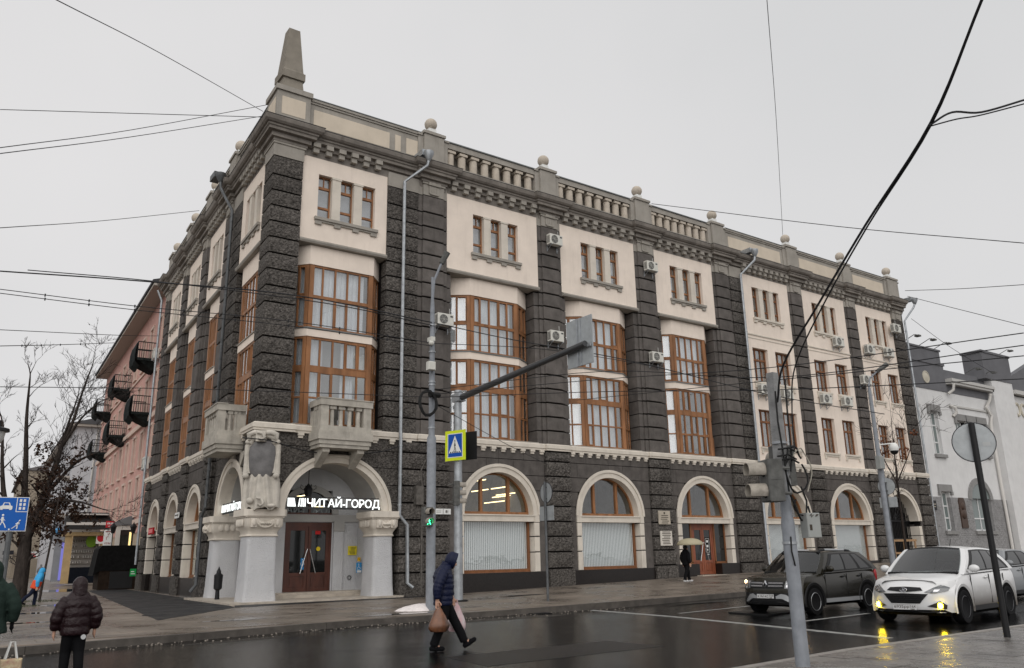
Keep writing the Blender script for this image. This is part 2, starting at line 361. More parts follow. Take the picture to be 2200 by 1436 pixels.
# ------------------------------------------------------------------ ground, roads, pavements
def sheet(xs, ylo, yhi, dz, th, name, m, kind='structure'):
    b = MB(); vs = []; fs = []
    for x in xs:
        for y in (ylo(x), yhi(x)): vs += [(x, y, gz(x)+dz), (x, y, gz(x)+dz-th)]
    for i in range(len(xs)-1):
        a, c = 4*i, 4*i+4
        fs += [(a, a+2, c+2, c), (a+1, c+1, c+3, a+3), (a, c, c+1, a+1), (a+2, a+3, c+3, c+2)]
    fs += [(0, 1, 3, 2), (4*(len(xs)-1), 4*(len(xs)-1)+2, 4*(len(xs)-1)+3, 4*(len(xs)-1)+1)]
    b.add(vs, fs); return b.build(name, m, kind=kind)
KP = [(-70, -15.0), (-30, -13.6), (-8.2, -12.35), (-4.9, -11.85), (-1.5, -11.2), (4.5, -10.9), (14, -11.3), (40, -11.3), (140, -11.3)]
def kerb_y(x):
    for (x0, y0), (x1, y1) in zip(KP, KP[1:]):
        if x <= x1: return y0+(y1-y0)*(x-x0)/(x1-x0)
    return KP[-1][1]
XS = [-70, -30, -20, -12, -8.2, -4.9, -1.5, 2, 4.5, 8, 14, 20, 30, 40, 60, 90, 140]
g = MB(); g.plan([(-1500, -1500), (1500, -1500), (1500, 1500), (-1500, 1500)], -1.0, -0.9)
g.build('ground', GROUND, kind='structure')
sheet(XS, lambda x: -60, lambda x: kerb_y(x)+0.3, -0.15, 0.5, 'road', ASPH)
pavement = sheet(XS, lambda x: kerb_y(x)+0.16, lambda x: 160, -0.012, 0.5, 'pavement', PAVE)
kx = [-70+0.5*i for i in range(421)]
kb = MB()
for x0, x1 in zip(KP, KP[1:]):
    (xa, ya), (xb, yb) = x0, x1
    n = max(1, int((xb-xa)/6.0))
    for i in range(n):
        pa, pb = xa+(xb-xa)*i/n, xa+(xb-xa)*(i+1)/n
        z0, z1 = gz(pa), gz(pb); y0, y1 = kerb_y(pa), kerb_y(pb)
        kb.add([(pa+.004, y0, z0-.4), (pb-.004, y1, z1-.4), (pb-.004, y1+.16, z1-.4), (pa+.004, y0+.16, z0-.4), (pa+.004, y0, z0), (pb-.004, y1, z1), (pb-.004, y1+.16, z1), (pa+.004, y0+.16, z0)],
               [(0,3,2,1),(4,5,6,7),(0,1,5,4),(1,2,6,5),(2,3,7,6),(3,0,4,7)])
kb.build('kerb', KERB, kind='structure')
# far pavement slabs: long strips of slabs with open joints; the ones that show largest are single pieces
slab_n = 0; rest = MB()
def slab(b, x0, x1, y0, y1, z):
    g_ = 0.006; dz = rnd.uniform(-0.002, 0.004)
    zz = [gz(x0)+z+dz+rnd.uniform(-.0015, .0015), gz(x1)+z+dz]
    b.add([(x0+g_, y0+g_, zz[0]-.03), (x1-g_, y0+g_, zz[1]-.03), (x1-g_, y1-g_, zz[1]-.03), (x0+g_, y1-g_, zz[0]-.03),
           (x0+g_, y0+g_, zz[0]), (x1-g_, y0+g_, zz[1]), (x1-g_, y1-g_, zz[1]), (x0+g_, y1-g_, zz[0])],
          [(4,5,6,7),(0,1,5,4),(1,2,6,5),(2,3,7,6),(3,0,4,7)])
y = -12.6; row = 0
while y < 32:
    x = -16.0 + (row % 2)*0.45
    while x < (34 if y < -0.9 else 2.0):
        w_ = 0.9
        inside = (y > kerb_y(x)+.17 and y > kerb_y(x+w_)+.17)
        lim = -0.75 if x+w_ > -1.0 else 99
        if inside and y+0.6 < lim and not (x > -1.2 and y > -1.3):
            if -9.5 < x < 1 and y < -5.6 and slab_n < 150:
                b = MB(); slab(b, x, x+w_, y, y+0.6, 0.0); b.build('paving_slab', PAVE, pavement); slab_n += 1
            else: slab(rest, x, x+w_, y, y+0.6, 0.0)
        x += w_
    y += 0.6; row += 1
rest.build('paving_slabs', PAVE, pavement, kind='stuff')
# dark asphalt strip along the side facade
dm = MB(); dm.plan([(-4.5, -6.6), (-1.0, -2.0), (-0.5, 0.5), (0.9, 26.5), (-1.3, 26.5)], -0.05, 0.009); dm.build('asphalt_path', ASPH2, kind='structure')
dm = MB(); dm.plan([(-1.0, -2.0), (0.2, -1.9), (6.9, -1.2), (7.4, -0.4), (-0.5, -0.4)], -0.05, 0.0088); dm.build('asphalt_path', ASPH2, kind='structure')
# near pavement with its own kerb
NK = [(-5.8, -40), (-5.2, -31), (-4.6, -27.6), (-3.6, -25.3), (-2.3, -24.1), (-1.0, -23.7), (2, -23.45), (8.1, -23.4), (30, -23.1), (90, -23.1)]
nb = MB(); nb.plan(NK+[(90, -60), (-5.8, -60)], -0.5, -0.012); near = nb.build('near_pavement', PAVEN, kind='structure')
kb = MB()
for (xa, ya), (xb, yb) in zip(NK, NK[1:]):
    d = Vector((xb-xa, yb-ya)).normalized(); nn = Vector((d.y, -d.x))*0.15
    kb.plan([(xa, ya), (xb, yb), (xb+nn.x, yb+nn.y), (xa+nn.x, ya+nn.y)], -0.4, 0.002)
kb.build('near_kerb', mat('near_kerb_stone', (0.26, 0.24, 0.22), 0.45, var=0.2, vscale=5, bump=0.2, bscale=60), kind='structure')
restn = MB(); cnt = 0
for j in range(14):
    for i in range(44):
        x0 = -4.0+i*0.5+(j % 2)*0.25; y0 = -24.15-j*0.5
        if x0 < -1.8-(j*0.12): continue
        if -1.35 < x0 < 1.0 and -25.2 < y0 < -24.1: continue
        b = MB() if cnt < 120 and x0 < 9 else restn
        dz = rnd.uniform(-.003, .004); q = 0.004
        b.add([(x0+q, y0+q, -.03), (x0+.5-q, y0+q, -.03), (x0+.5-q, y0+.5-q, -.03), (x0+q, y0+.5-q, -.03), (x0+q, y0+q, dz), (x0+.5-q, y0+q, dz+rnd.uniform(-.002,.002)), (x0+.5-q, y0+.5-q, dz), (x0+q, y0+.5-q, dz)],
              [(4,5,6,7),(0,1,5,4),(1,2,6,5),(2,3,7,6),(3,0,4,7)])
        if b is not restn: b.build('paving_slab', PAVEN, near); cnt += 1
restn.build('paving_slabs', PAVEN, near, kind='stuff')
tp = MB(); tp.box(-1.3, 1.15, -25.1, -24.2, -0.03, 0.001)
for i in range(40):
    for j in range(15): tp.lathe(-1.27+i*0.06, -25.07+j*0.06, [(0.02, 0.001), (0.014, 0.008)], 6)
tp.build('tactile_paving', PAVEN, near, kind='stuff')
def puddle(cx, cy, rx, ry, z, seed):
    r_ = random.Random(seed); n = 26
    ph = [r_.uniform(0, 6.28) for _ in range(3)]
    pts = [(cx+rx*math.cos(t)*(1+.22*math.sin(2*t+ph[0])+.15*math.sin(5*t+ph[1])), cy+ry*math.sin(t)*(1+.2*math.sin(3*t+ph[2])+.1*math.sin(7*t+ph[0]))) for t in [2*PI*i/n for i in range(n)]]
    b = MB(); b.plan(pts, z-.01, z); return b.build('puddle', PUDDLE, kind='structure')
puddle(-6.6, 0.9, 1.3, .55, 0.0075, 1); puddle(-2.6, 29.5, 1.7, 3.2, 0.0075, 2); puddle(-7.5, -4.5, 1.0, .25, 0.0075, 3)
puddle(-4.9, 6.5, .9, 1.2, 0.0075, 4); puddle(-3.0, -8.3, .9, .18, 0.0075, 5); puddle(9.8, -4.5, 1.6, .25, 0.05, 6); puddle(1.2, -9.9, 1.3, .2, 0.0075, 7)
b = MB(); b.plan([(7.42, -9.9-1.2), (7.0, -15.0), (6.02, -19.85), (5.5, -22.2), (5.28, -22.2), (5.8, -19.85), (6.77, -15.0), (7.18, -11.2)], -.16, -.146); b.build('stop_line', LINE, kind='structure')
for x0, x1, y in ((7.9, 11.2, -14.3), (13.5, 17, -14.5), (7.3, 10.4, -18.6), (13, 16, -18.7)):
    b = MB(); b.add([(x0, y-.07, gz(x0)-.146), (x1, y-.12, gz(x1)-.146), (x1, y+.03, gz(x1)-.146), (x0, y+.08, gz(x0)-.146)], [(0,1,2,3)])
    b.build('lane_line', LINE, kind='structure')
for x, y, h in ((-6.9, 6.9, 1), (-5.3, 11.5, 2)):
    b = MB()
    for i in range(500):
        a = rnd.uniform(0, 6.28); r_ = math.sqrt(rnd.random()); px = x+r_*1.0*math.cos(a); py = y+r_*1.1*math.sin(a); l_ = rnd.uniform(.03, .09); t = rnd.uniform(0, 6.28)
        b.add([(px, py, 0), (px+.012*math.cos(t), py+.012*math.sin(t), 0), (px+rnd.uniform(-.03,.03), py+rnd.uniform(-.03,.03), l_)], [(0,1,2)])
    b.build('grass_patch', GRASS, kind='stuff')

puddle(3.5, -12.1, 1.9, .28, -.147, 21); puddle(-4.2, -12.7, 1.2, .16, -.147, 22); puddle(12.5, -12.1, 2.2, .3, -.06, 25)
pa = MB()
for (x0, x1, y0, y1) in ((-2.6, 1.4, -20.2, -18.6), (8.5, 10.5, -16.9, -15.4)): pa.plan([(x0, y0), (x1, y0+.1), (x1-.1, y1), (x0+.15, y1-.05)], -.16, -.1465 if x0 < 5 else -.1)
build_each(pa, 'road_patch', mat('road_patch_asphalt', (.009, .009, .0095), .34, var=.3, vscale=3, bump=.3, bscale=70, spec=.25))
for o in [q for q in bpy.data.objects if q.name.startswith('road_patch')]: o['kind'] = 'structure'

# ------------------------------------------------------------------ the corner building
BLD = thing('corner_building', 'four storey corner building with dark stone pilasters, cream panels and orange wooden bay windows', 'building')
JO = [18.4356,17.55,16.82,16.12,15.40,14.69,13.98,13.27,12.54,11.83,11.1,10.36,9.64,8.92,8.21,7.51,6.81]
JG = [6.46, 5.98, 5.26, 4.55, 3.83, 3.12, 2.42, 1.71, 0.95, -0.25]
G = 0.038
PIL = {'P1': (7.33, 8.48), 'P2': (14.45, 15.54), 'P3': (21.45, 22.62), 'P4': (28.08, 29.22), 'P5': (35.62, 36.72), 'P6': (42.08, 43.1), 'P7': (48.0, 49.45)}
LPIL = {'L1': (7.15, 8.35), 'L2': (12.5, 13.7), 'L3': (17.85, 19.05), 'L4': (23.55, 24.9)}
nstone = [0]; restone = {'d': MB(), 'r': MB(), 'g': MB()}
SM = {'d': DARK, 'r': ROUGH, 'g': ROUGHG}
def stone(fn, k, xf, far=False):
    if far or nstone[0] >= 298:
        b = restone[k]; b.xf = xf; fn(b)
    else:
        b = MB(xf); fn(b); b.build('stone_block', SM[k], BLD); nstone[0] += 1
def courses(merge=True):
    js = list(JO)
    if merge: js.remove(11.1)
    return list(zip(js, js[1:]))

def smooth_pilaster(xf, l, r, lo, ro, far=False, merge=True):
    """stepped pilaster of smooth blocks; lo/ro: an outer strip beside a bay window on that side"""
    core = MB(xf); core.box(l-(.5 if lo else .22)+.02, r+(.5 if ro else .22)-.02, .25, 1.1, 6.5, 14.75); core.box(l-.2, r+.2, .12, 1.1, 14.75, 19.0)
    core.build('pilaster', JOINT, BLD)
    for zt, zb in courses(merge):
        def fn(b):
            b.cbox(l, r, 0, .3, zb+G, zt-G, .02)
            b.box(l-.22, l-.001, .1, .3, zb+G, zt-G); b.box(r+.001, r+.22, .1, .3, zb+G, zt-G)
            if zt < 14.8:
                if lo: b.box(l-.5, l-.221, .2, .95, zb+G*.7, zt-G*.7)
                if ro: b.box(r+.221, r+.5, .2, .95, zb+G*.7, zt-G*.7)
        stone(fn, 'd', xf, far)
    cap(xf, l, r)
def cap(xf, l, r, tablet=True, ext=.22):
    b = MB(xf); b.box(l, r, 0, .3, 18.4356, 19.14); b.box(l-ext, l-.001, .1, .3, 18.4356, 19.14); b.box(r+.001, r+ext, .1, .3, 18.4356, 19.14)
    b.box(l-.05, r+.05, -.05, .3, 19.0, 19.16)
    b.build('pilaster_cap', GREY, BLD)
    if tablet:
        m = (l+r)/2; b = MB(xf); b.box(m-.28, m+.28, -.05, 0, 18.55, 18.95); b.box(m-.32, m+.32, -.12, 0, 18.95, 19.1); b.box(m-.24, m+.24, -.07, 0, 18.49, 18.545)
        for i in (-1, 0, 1): b.box(m+i*.12-.025, m+i*.12+.025, -.062, -.05, 18.62, 18.88)
        b.build('tablet', GREY, BLD)

# --- corner pilaster P0: rock-faced on both streets
def corner_block(b, zt, zb, amp=.05):
    pts = []; nr = []
    for i in range(4):
        s_ = 1.31*(1-i/4); p = XL(s_, 0, 0); pts.append(p[:2]); nr.append((-CA, SA))
    pts.append((0.0, 0.0)); nr.append((-.72, -.69))
    for i in range(1, 6): pts.append((1.32*i/5, 0)); nr.append((0, -1))
    b.strip(pts, nr, zb+G, zt-G, 3, amp, .25)
core = MB(); core.plan([(.16, .14), (1.3, .14), (1.3, 1.3), (.2, 1.3)], 6.4, 19.0); core.build('pilaster', JOINT, BLD)
for zt, zb in courses(): stone(lambda b: corner_block(b, zt, zb), 'r', None)
b = MB(); b.plan([(-.02, -.02), (1.34, -.02), (1.34, 1.32), (.04, 1.32)], 18.4356, 19.0); b.plan([(-.06, -.06), (1.4, -.06), (1.4, 1.4), (.0, 1.4)], 19.0, 19.2); b.build('pilaster_cap', GREY, BLD)

# --- pilasters of the front
def rough_piece(xf, a0, a1, far=False, b0=.06):
    core = MB(xf); core.box(a0+.03, a1-.03, b0+.1, 1.1, 6.5, 19.0); core.build('pilaster', JOINT, BLD)
    for zt, zb in courses(False): stone(lambda b: b.rough(a0, a1, b0, b0+.5, zb+G, zt-G, .045, 5, 3), 'r', xf, far)
    b = MB(xf); b.box(a0, a1, b0-.01, .6, 18.4356, 19.14); b.build('pilaster_cap', GREY, BLD)
rough_piece(XR, 5.48, 7.09)
smooth_pilaster(XR, *PIL['P1'], False, True)
smooth_pilaster(XR, *PIL['P2'], True, True); smooth_pilaster(XR, *PIL['P3'], True, True); smooth_pilaster(XR, *PIL['P4'], True, False)
rough_piece(XR, 29.46, 30.6)
smooth_pilaster(XR, *PIL['P5'], False, False, merge=False); smooth_pilaster(XR, *PIL['P6'], False, False, merge=False)
core = MB(); core.box(47.95, 49.4, .15, 1.1, 6.5, 19.0); core.build('pilaster', JOINT, BLD)
for zt, zb in courses(False): stone(lambda b: b.rough(48.0, 49.45, 0, .5, zb+G, zt-G, .05, 4, 3), 'r', XR)
cap(XR, 48.05, 49.4, ext=.02)
# --- pilasters of the side street
rough_piece(XL, 5.4, 6.92, b0=.08)
for k, (lo, ro) in {'L1': (False, True), 'L2': (True, True), 'L3': (True, True), 'L4': (True, False)}.items(): smooth_pilaster(XL, *LPIL[k], lo, ro, far=(k in ('L3', 'L4')))

# --- ground floor: rock-faced piers
def pier(xf, l, r, b0=-.12, far=False, zmax=6.46, zmin=0.95, base=True):
    core = MB(xf); core.box(l+.04, r-.04, b0+.12, .9, -.3, 6.5); core.build('pier', JOINT, BLD)
    for zt, zb in zip(JG, JG[1:]):
        if zt > zmax+.01: continue
        if zb < 0 and not base: continue
        n = 1 if r-l < 1.6 else 2; w = (r-l)/n
        for i in range(n):
            q = l+w*i
            if zb < 0: stone(lambda b: b.rough(q+.02, q+w-.02, b0-.06, .5, zb, zt-G, .05, 4, 2), 'r', xf, far)
            else: stone(lambda b: b.rough(q+.012, q+w-.012, b0, .5, zb+G, zt-G, .06, 5, 3), 'r', xf, far)
pier(XR, 6.25, 8.75, zmax=6.46)
for a, c in ((14.2, 15.75), (21.2, 22.8), (27.95, 30.1), (35.35, 36.9), (41.95, 43.2), (48.05, 49.5)): pier(XR, a, c)
pier(XL, 6.6, 8.5); pier(XL, 12.4, 13.85); pier(XL, 17.75, 19.2, far=True); pier(XL, 23.45, 25.0, far=True)

# --- ashlar around the arches
def arch_bay(xf, a0, a1, xc, rx, rz, zs, k, b0=.02, far=False, wblk=1.55):
    """courses of blocks between piers, cut to the arch"""
    back = MB(xf)
    back.prism([(a0, 6.5), (a1, 6.5), (a1, zs-.3), (xc+rx*.995, zs-.3)]+[(xc+rx*.995*math.cos(t), zs+rz*.995*math.sin(t)) for t in [PI*i/16 for i in range(17)]]+[(xc-rx*.995, zs-.3), (a0, zs-.3)], b0+.06, .5)
    back.build('arch_wall', JOINT, BLD)
    zz = [z for z in JG if z > zs-.35]; zz = [6.5]+[z for z in zz if z < 6.3]+[zs-.3]
    for j, (zt, zb) in enumerate(zip(zz, zz[1:])):
        cuts = [a0, a1, xc]
        x = a0+(.5 if j % 2 else 1.1)
        while x < a1-.4:
            if abs(x-xc) > .35: cuts.append(x)
            x += wblk
        cuts = sorted(cuts); segs = []
        for p, q in zip(cuts, cuts[1:]): segs.append((p, q))
        for p, q in segs:
            n = 8; low = []
            for i in range(n+1):
                x = p+.008+(q-p-.016)*i/n; t = (x-xc)/rx
                za = zs+rz*math.sqrt(max(0, 1-t*t)) if abs(t) < 1 else zs-.3
                low.append((x, max(zb+.015, za)))
            top = zt-.015
            ok = [pt for pt in low if pt[1] < top-.03]
            if len(ok) < 2: continue
            poly = [(ok[0][0], top), (ok[-1][0], top)]+ok[::-1]
            if k == 'd': stone(lambda b: b.prism(poly, b0, b0+.2), 'd', xf, far)
            else: stone(lambda b: b.prism(poly, b0-rnd.uniform(0, .03), b0+.2), 'r', xf, far)
def arch_ring(xf, xc, rxo, rzo, rxi, rzi, zs, b0, b1, legs, name='archivolt', z0=None):
    b = MB(xf); n = 28
    for (ao, zo, ai, zi, p, q) in ((rxo, rzo, rxi, rzi, b0, b1), (rxo+.06, rzo+.06, rxo-.08, rzo-.08, b0-.05, b0)):
        o = arc(xc, zs, ao, zo, 0, PI, n); i_ = arc(xc, zs, ai, zi, 0, PI, n)
        if z0 is not None and p == b0: o = [(xc+ao, z0)]+o+[(xc-ao, z0)]; i_ = [(xc+ai, z0)]+i_+[(xc-ai, z0)]
        m = len(o); vs = []
        for pt in o: vs += [(pt[0], p, pt[1]), (pt[0], q, pt[1])]
        for pt in i_: vs += [(pt[0], p, pt[1]), (pt[0], q, pt[1])]
        fs = []
        for j in range(m-1):
            oa, ob, ia, ib = 2*j, 2*j+2, 2*m+2*j, 2*m+2*j+2
            fs += [(oa, ob, ib, ia), (oa+1, ia+1, ib+1, ob+1), (oa, oa+1, ob+1, ob), (ia, ib, ib+1, ia+1)]
        e = 2*(m-1); fs += [(0, 2*m, 2*m+1, 1), (e, e+1, 2*m+e+1, 2*m+e)]
        b.add(vs, fs)
    return b.build(name, CREAM2, BLD, smooth=30)
def fan_window(xf, xc, rx, rz, zs, lit=0, seed=1, far=False):
    """half-round wooden light over the transom"""
    b = MB(xf); n = 20; o = arc(xc, zs, rx, rz, 0, PI, n); i_ = arc(xc, zs+.1, rx-.11, rz-.2, 0, PI, n)
    vs = []
    for pt in o: vs += [(pt[0], .38, pt[1]), (pt[0], .5, pt[1])]
    for pt in i_: vs += [(pt[0], .38, pt[1]), (pt[0], .5, pt[1])]
    fs = []; m = n+1
    for j in range(n):
        oa, ob, ia, ib = 2*j, 2*j+2, 2*m+2*j, 2*m+2*j+2
        fs += [(oa, ob, ib, ia), (oa+1, ia+1, ib+1, ob+1), (ia, ib, ib+1, ia+1)]
    b.add(vs, fs); b.box(xc-rx, xc+rx, .37, .51, zs, zs+.12)
    for q in (-1, 1):
        x = xc+q*rx*.40; b.box(x-.065, x+.065, .36, .52, zs+.12, zs+rz*math.sqrt(1-.16)-.03)
    w = b.build('arched_window', WOOD, BLD)
    g = MB(xf); cuts = [xc-rx+.06, xc-rx*.4, xc+rx*.4, xc+rx-.06]
    for p, q in zip(cuts, cuts[1:]):
        g = MB(xf); pts = [(p, zs+.1), (q, zs+.1)]+[(q-(q-p)*i/8, zs+max(.1, rz*.97*math.sqrt(max(0, 1-((q-(q-p)*i/8-xc)/rx)**2)))) for i in range(9)]
        g.prism(pts, .44, .452); g.build('pane', SHOPGL, w)
    return w
def shop_room(xf, a0, a1, tubes, dep=4.6):
    b = MB(xf)
    b.box(a0, a1, dep, dep+.1, 0, 6.2); b.box(a0-.1, a0, .9, dep, 0, 6.2); b.box(a1, a1+.1, .9, dep, 0, 6.2); b.box(a0, a1, .55, dep, 6.2, 6.3); b.box(a0, a1, .5, dep, 0.1, 0.2)
    b.build('shop_room', ROOM, BLD)
    for (x, y0, y1, z) in tubes:
        b = MB(xf); b.box(x, x+.06, y0, y1, z, z+.04); b.build('tube_lamp', TUBE, BLD)
def jamb(xf, xa, xb, b0=-.04, b1=.4, far=False):
    for zt, zb in ((3.08, 2.42), (2.42, 1.71), (1.71, .83)):
        b = MB(xf); b.cbox(xa, xb, b0, b1, zb+.025 if zb > .9 else zb, zt-.025, .015); b.build('jamb_block', CREAM2, BLD)
    b = MB(xf); b.box(xa+.02, xb-.02, b0+.08, b1-.02, .85, 3.1); b.build('jamb', JOINT, BLD)

def shop_bay(xf, xc, ro, kind, piers, tubes=(), far=False, seed=0):
    zs = 3.41; ri = ro-.33
    arch_bay(xf, piers[0], piers[1], xc, ro, ro, zs, 'd', far=far)
    arch_ring(xf, xc, ro, ro, ri, ri, zs, -.03, .42, True)
    jamb(xf, xc-ro, xc-ri-.03); jamb(xf, xc+ri+.03, xc+ro)
    b = MB(xf); b.box(xc-ri-.06, xc+ri+.06, -.02, .55, 3.1, 3.36); b.box(xc-ri-.1, xc+ri+.1, -.07, .5, 3.36, 3.415); b.build('lintel', CREAM2, BLD)
    for q0, q1 in ((xc-ro, xc-ri-.062), (xc+ri+.062, xc+ro)): b = MB(xf); b.box(q0, q1, -.05, .42, 3.085, 3.408); b.build('impost', CREAM2, BLD)
    # smooth strips beside the jambs
    b = MB(xf); b.box(piers[0], xc-ro-.005, .03, .4, .83, 3.12); b.box(xc+ro+.005, piers[1], .03, .4, .83, 3.12); build_each(b, 'wall_strip', DARK, BLD)
    fan_window(xf, xc, ri, ri, zs+.02, far=far)
    if kind in ('blind', 'lblind'):
        b = MB(xf)
        b.box(xc-ri, xc-ri+.1, .35, .47, .83, 3.1); b.box(xc+ri-.1, xc+ri, .35, .47, .83, 3.1); b.box(xc-ri+.1, xc+ri-.1, .35, .47, .83, .97)
        b.box(xc-ri, xc+ri, .3, .36, .74, .86)
        w = b.build('shop_window', WOODB, BLD)
        g = MB(xf); g.box(xc-ri+.1, xc+ri-.1, .40, .412, .97, 3.1); g.build('pane', SHOPGL, w)
        if kind == 'blind':
            s_ = MB(xf); n = 36
            for i in range(n):
                x = xc-ri+.1+(2*ri-.2)*(i+.5)/n; h = (2*ri-.2)/n*.43
                s_.add([(x-h, .43, .95), (x+h, .46, .95), (x+h, .463, .95), (x-h, .433, .95), (x-h, .43, 3.1), (x+h, .46, 3.1), (x+h, .463, 3.1), (x-h, .433, 3.1)], [(0,1,5,4),(1,2,6,5),(2,3,7,6),(3,0,4,7),(4,5,6,7),(0,3,2,1)])
            s_.build('vertical_blind', BLIND, w, kind='stuff')
            b = MB(xf); b.box(xc-ri, xc+ri, .53, .56, .85, 3.1); b.build('blind_backing', mat_once('blind_back', (.42, .47, .47)), w)
        else:
            b = MB(xf); b.box(xc-ri+.1, xc+ri-.1, .46, .49, .95, 3.1); b.build('poster_panel', mat_once('poster_pale', (.62, .68, .55), col2=(.72, .76, .70), vscale=.6), w)
        b = MB(xf); b.box(piers[0], piers[1], -.06, .36, -.3, .83); build_each(b, 'granite_base', GRANITE, BLD)
    shop_room(xf, xc-ro-.3, xc+ro+.3, tubes)
_mo = {}
def mat_once(n, col, **kw):
    if n not in _mo: _mo[n] = mat(n, col, kw.pop('rough', .7), **kw)
    return _mo[n]
def tubes_for(xc, z=4.35, rows=3, x0=-1.7, x1=.0): return [(xc+x0, xc+x1, 1.6+.9*i, z+.1*i) for i in range(rows)]
shop_bay(XR, 11.5, 2.26, 'blind', (8.75, 14.2), [(10.3, 1.2, 2.6, 5.0), (11.3, .9, 2.4, 5.05), (12.5, 1.0, 2.2, 4.75), (12.5, 2.5, 4.0, 4.75), (13.2, 1.2, 2.8, 4.5), (13.4, 2.4, 4.2, 4.2), (10.2, 2.4, 3.4, 4.5), (10.3, 2.6, 3.8, 4.2), (10.0, 3.0, 4.2, 4.0), (13.9, 2.6, 4.2, 4.5)])
shop_bay(XR, 18.35, 2.26, 'blind', (15.75, 21.2), [(17.6, 1.0, 2.4, 4.7)])
shop_bay(XR, 25.38, 2.24, 'door', (22.8, 27.95))
shop_bay(XR, 32.75, 2.3, 'blind', (30.1, 35.35), [(32.2, 1.0, 2.6, 4.6), (33.2, 1.2, 2.8, 4.8), (33.4, 2.0, 3.6, 4.4)])
shop_bay(XR, 39.38, 2.3, 'blind', (36.9, 41.95), [(39.0, 1.2, 2.4, 3.7)])
shop_bay(XL, 10.45, 1.78, 'lblind', (8.5, 12.4)); shop_bay(XL, 15.8, 1.78, 'lblind', (13.85, 17.75), far=True); shop_bay(XL, 21.3, 1.78, 'door', (19.2, 23.45), far=True)
# gateway in the last bay
arch_bay(XR, 43.2, 48.05, 45.55, 2.2, 2.2, 3.41, 'd'); arch_ring(XR, 45.55, 2.2, 2.2, 1.86, 1.86, 3.41, -.03, .9, True)
jamb(XR, 43.35, 43.68, b1=.9); jamb(XR, 47.42, 47.75, b1=.9)
b = MB(); b.box(43.2, 43.35, .03, .9, .4, 3.2); b.box(47.75, 48.05, .03, .9, .4, 3.2); build_each(b, 'wall_strip', DARK, BLD)
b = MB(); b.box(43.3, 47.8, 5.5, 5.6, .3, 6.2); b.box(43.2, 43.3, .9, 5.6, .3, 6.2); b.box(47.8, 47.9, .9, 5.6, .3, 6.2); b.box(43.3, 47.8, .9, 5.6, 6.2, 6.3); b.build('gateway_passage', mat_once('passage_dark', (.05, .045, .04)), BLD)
b = MB()
for i in range(19): x = 43.8+i*.195; b.box(x-.018, x+.018, .62, .66, .7, 3.41+1.8*math.sqrt(max(0, 1-((x-45.55)/1.82)**2)))
for z in (.9, 2.2, 3.4): b.box(43.7, 47.4, .6, .68, z, z+.06)
for i in range(9): a = PI*(i+.5)/9; b.tube([(45.55, .64, 3.5), (45.55+1.75*math.cos(a), .64, 3.45+1.75*math.sin(a))], .02, 4)
b.build('iron_gate', BLACK, BLD)
# entrance door under the third arch of the front
def leaf_door(xf, xc, w, h, b0, m, z0=.25, name='entrance_door', side=.0):
    b = MB(xf); f = .11
    if side: 
        b.box(xc-w/2-side, xc-w/2, b0, b0+.1, z0, z0+.12); 
        for q in (-1, 1): x = xc+q*(w/2+side); b.box(min(x, x-q*f), max(x, x-q*f), b0-.02, b0+.1, z0, z0+h)
    b.box(xc-w/2, xc-w/2+f, b0-.02, b0+.1, z0, z0+h); b.box(xc+w/2-f, xc+w/2, b0-.02, b0+.1, z0, z0+h); b.box(xc-w/2+f, xc+w/2-f, b0-.02, b0+.1, z0+h-.16, z0+h)
    fr = b.build(name, m, BLD)
    for q in (-1, 1):
        l = MB(xf); x0, x1 = (xc-w/2+f, xc-.01) if q < 0 else (xc+.01, xc+w/2-f); st = .13
        l.box(x0, x0+st, b0, b0+.07, z0, z0+h-.16); l.box(x1-st, x1, b0, b0+.07, z0, z0+h-.16)
        for za, zb in ((0, .14), (.62, .76), (h-.34, h-.16)): l.box(x0+st, x1-st, b0, b0+.07, z0+za, z0+zb)
        l.box(x0+st, x1-st, b0+.03, b0+.05, z0+.14, z0+.62); l.box(x0+st+.06, x1-st-.06, b0+.012, b0+.03, z0+.2, z0+.56)
        lf = l.build('door_leaf', m, fr)
        g_ = MB(xf); g_.box(x0+st, x1-st, b0+.03, b0+.045, z0+.76, z0+h-.34); g_.build('door_pane', DGLASS, fr)
    for q in (-1, 1):
        hd = MB(xf); hd.tube([(xc+q*.09-.04*q, b0-.09, z0+1.72), (xc+q*.09+.28*q*(.9), b0-.09, z0+.72)], .018, 6); hd.tube([(xc+q*.1, b0-.09, z0+1.6), (xc+q*.1, b0, z0+1.6)], .014, 5); hd.tube([(xc+q*.3, b0-.09, z0+.85), (xc+q*.3, b0, z0+.85)], .014, 5)
        hd.build('door_handle', STEEL, fr)
    return fr
d3 = leaf_door(XR, 25.45, 1.75, 2.72, .42, WOODR, z0=.38)
b = MB(); b.box(23.5, 24.57, .40, .5, 1.0, 3.1); b.box(26.33, 27.25, .40, .5, 1.0, 3.1); build_each(b, 'side_light', DGLASS, d3)
b = MB()
for x in (23.45, 24.45, 26.33, 27.2): b.box(x, x+.1, .36, .5, 1.0, 3.1)
b.box(23.45, 24.55, .36, .5, .95, 1.05); b.box(26.33, 27.3, .36, .5, .95, 1.05); build_each(b, 'side_light_frame', WOODB, d3)
b = MB(); b.box(22.8, 24.55, -.06, .5, -.3, .95); b.box(26.35, 27.95, -.06, .5, -.3, .95); build_each(b, 'granite_base', GRANITE, BLD)
b = MB(); b.box(24.3, 26.7, -.45, .5, -.1, .36); b.build('door_step', STEPM, BLD)
b = MB(); b.box(25.62, 26.02, .425, .43, 1.5, 2.35); b.build('door_poster', mat_once('poster_black', (.01, .01, .01)), d3)
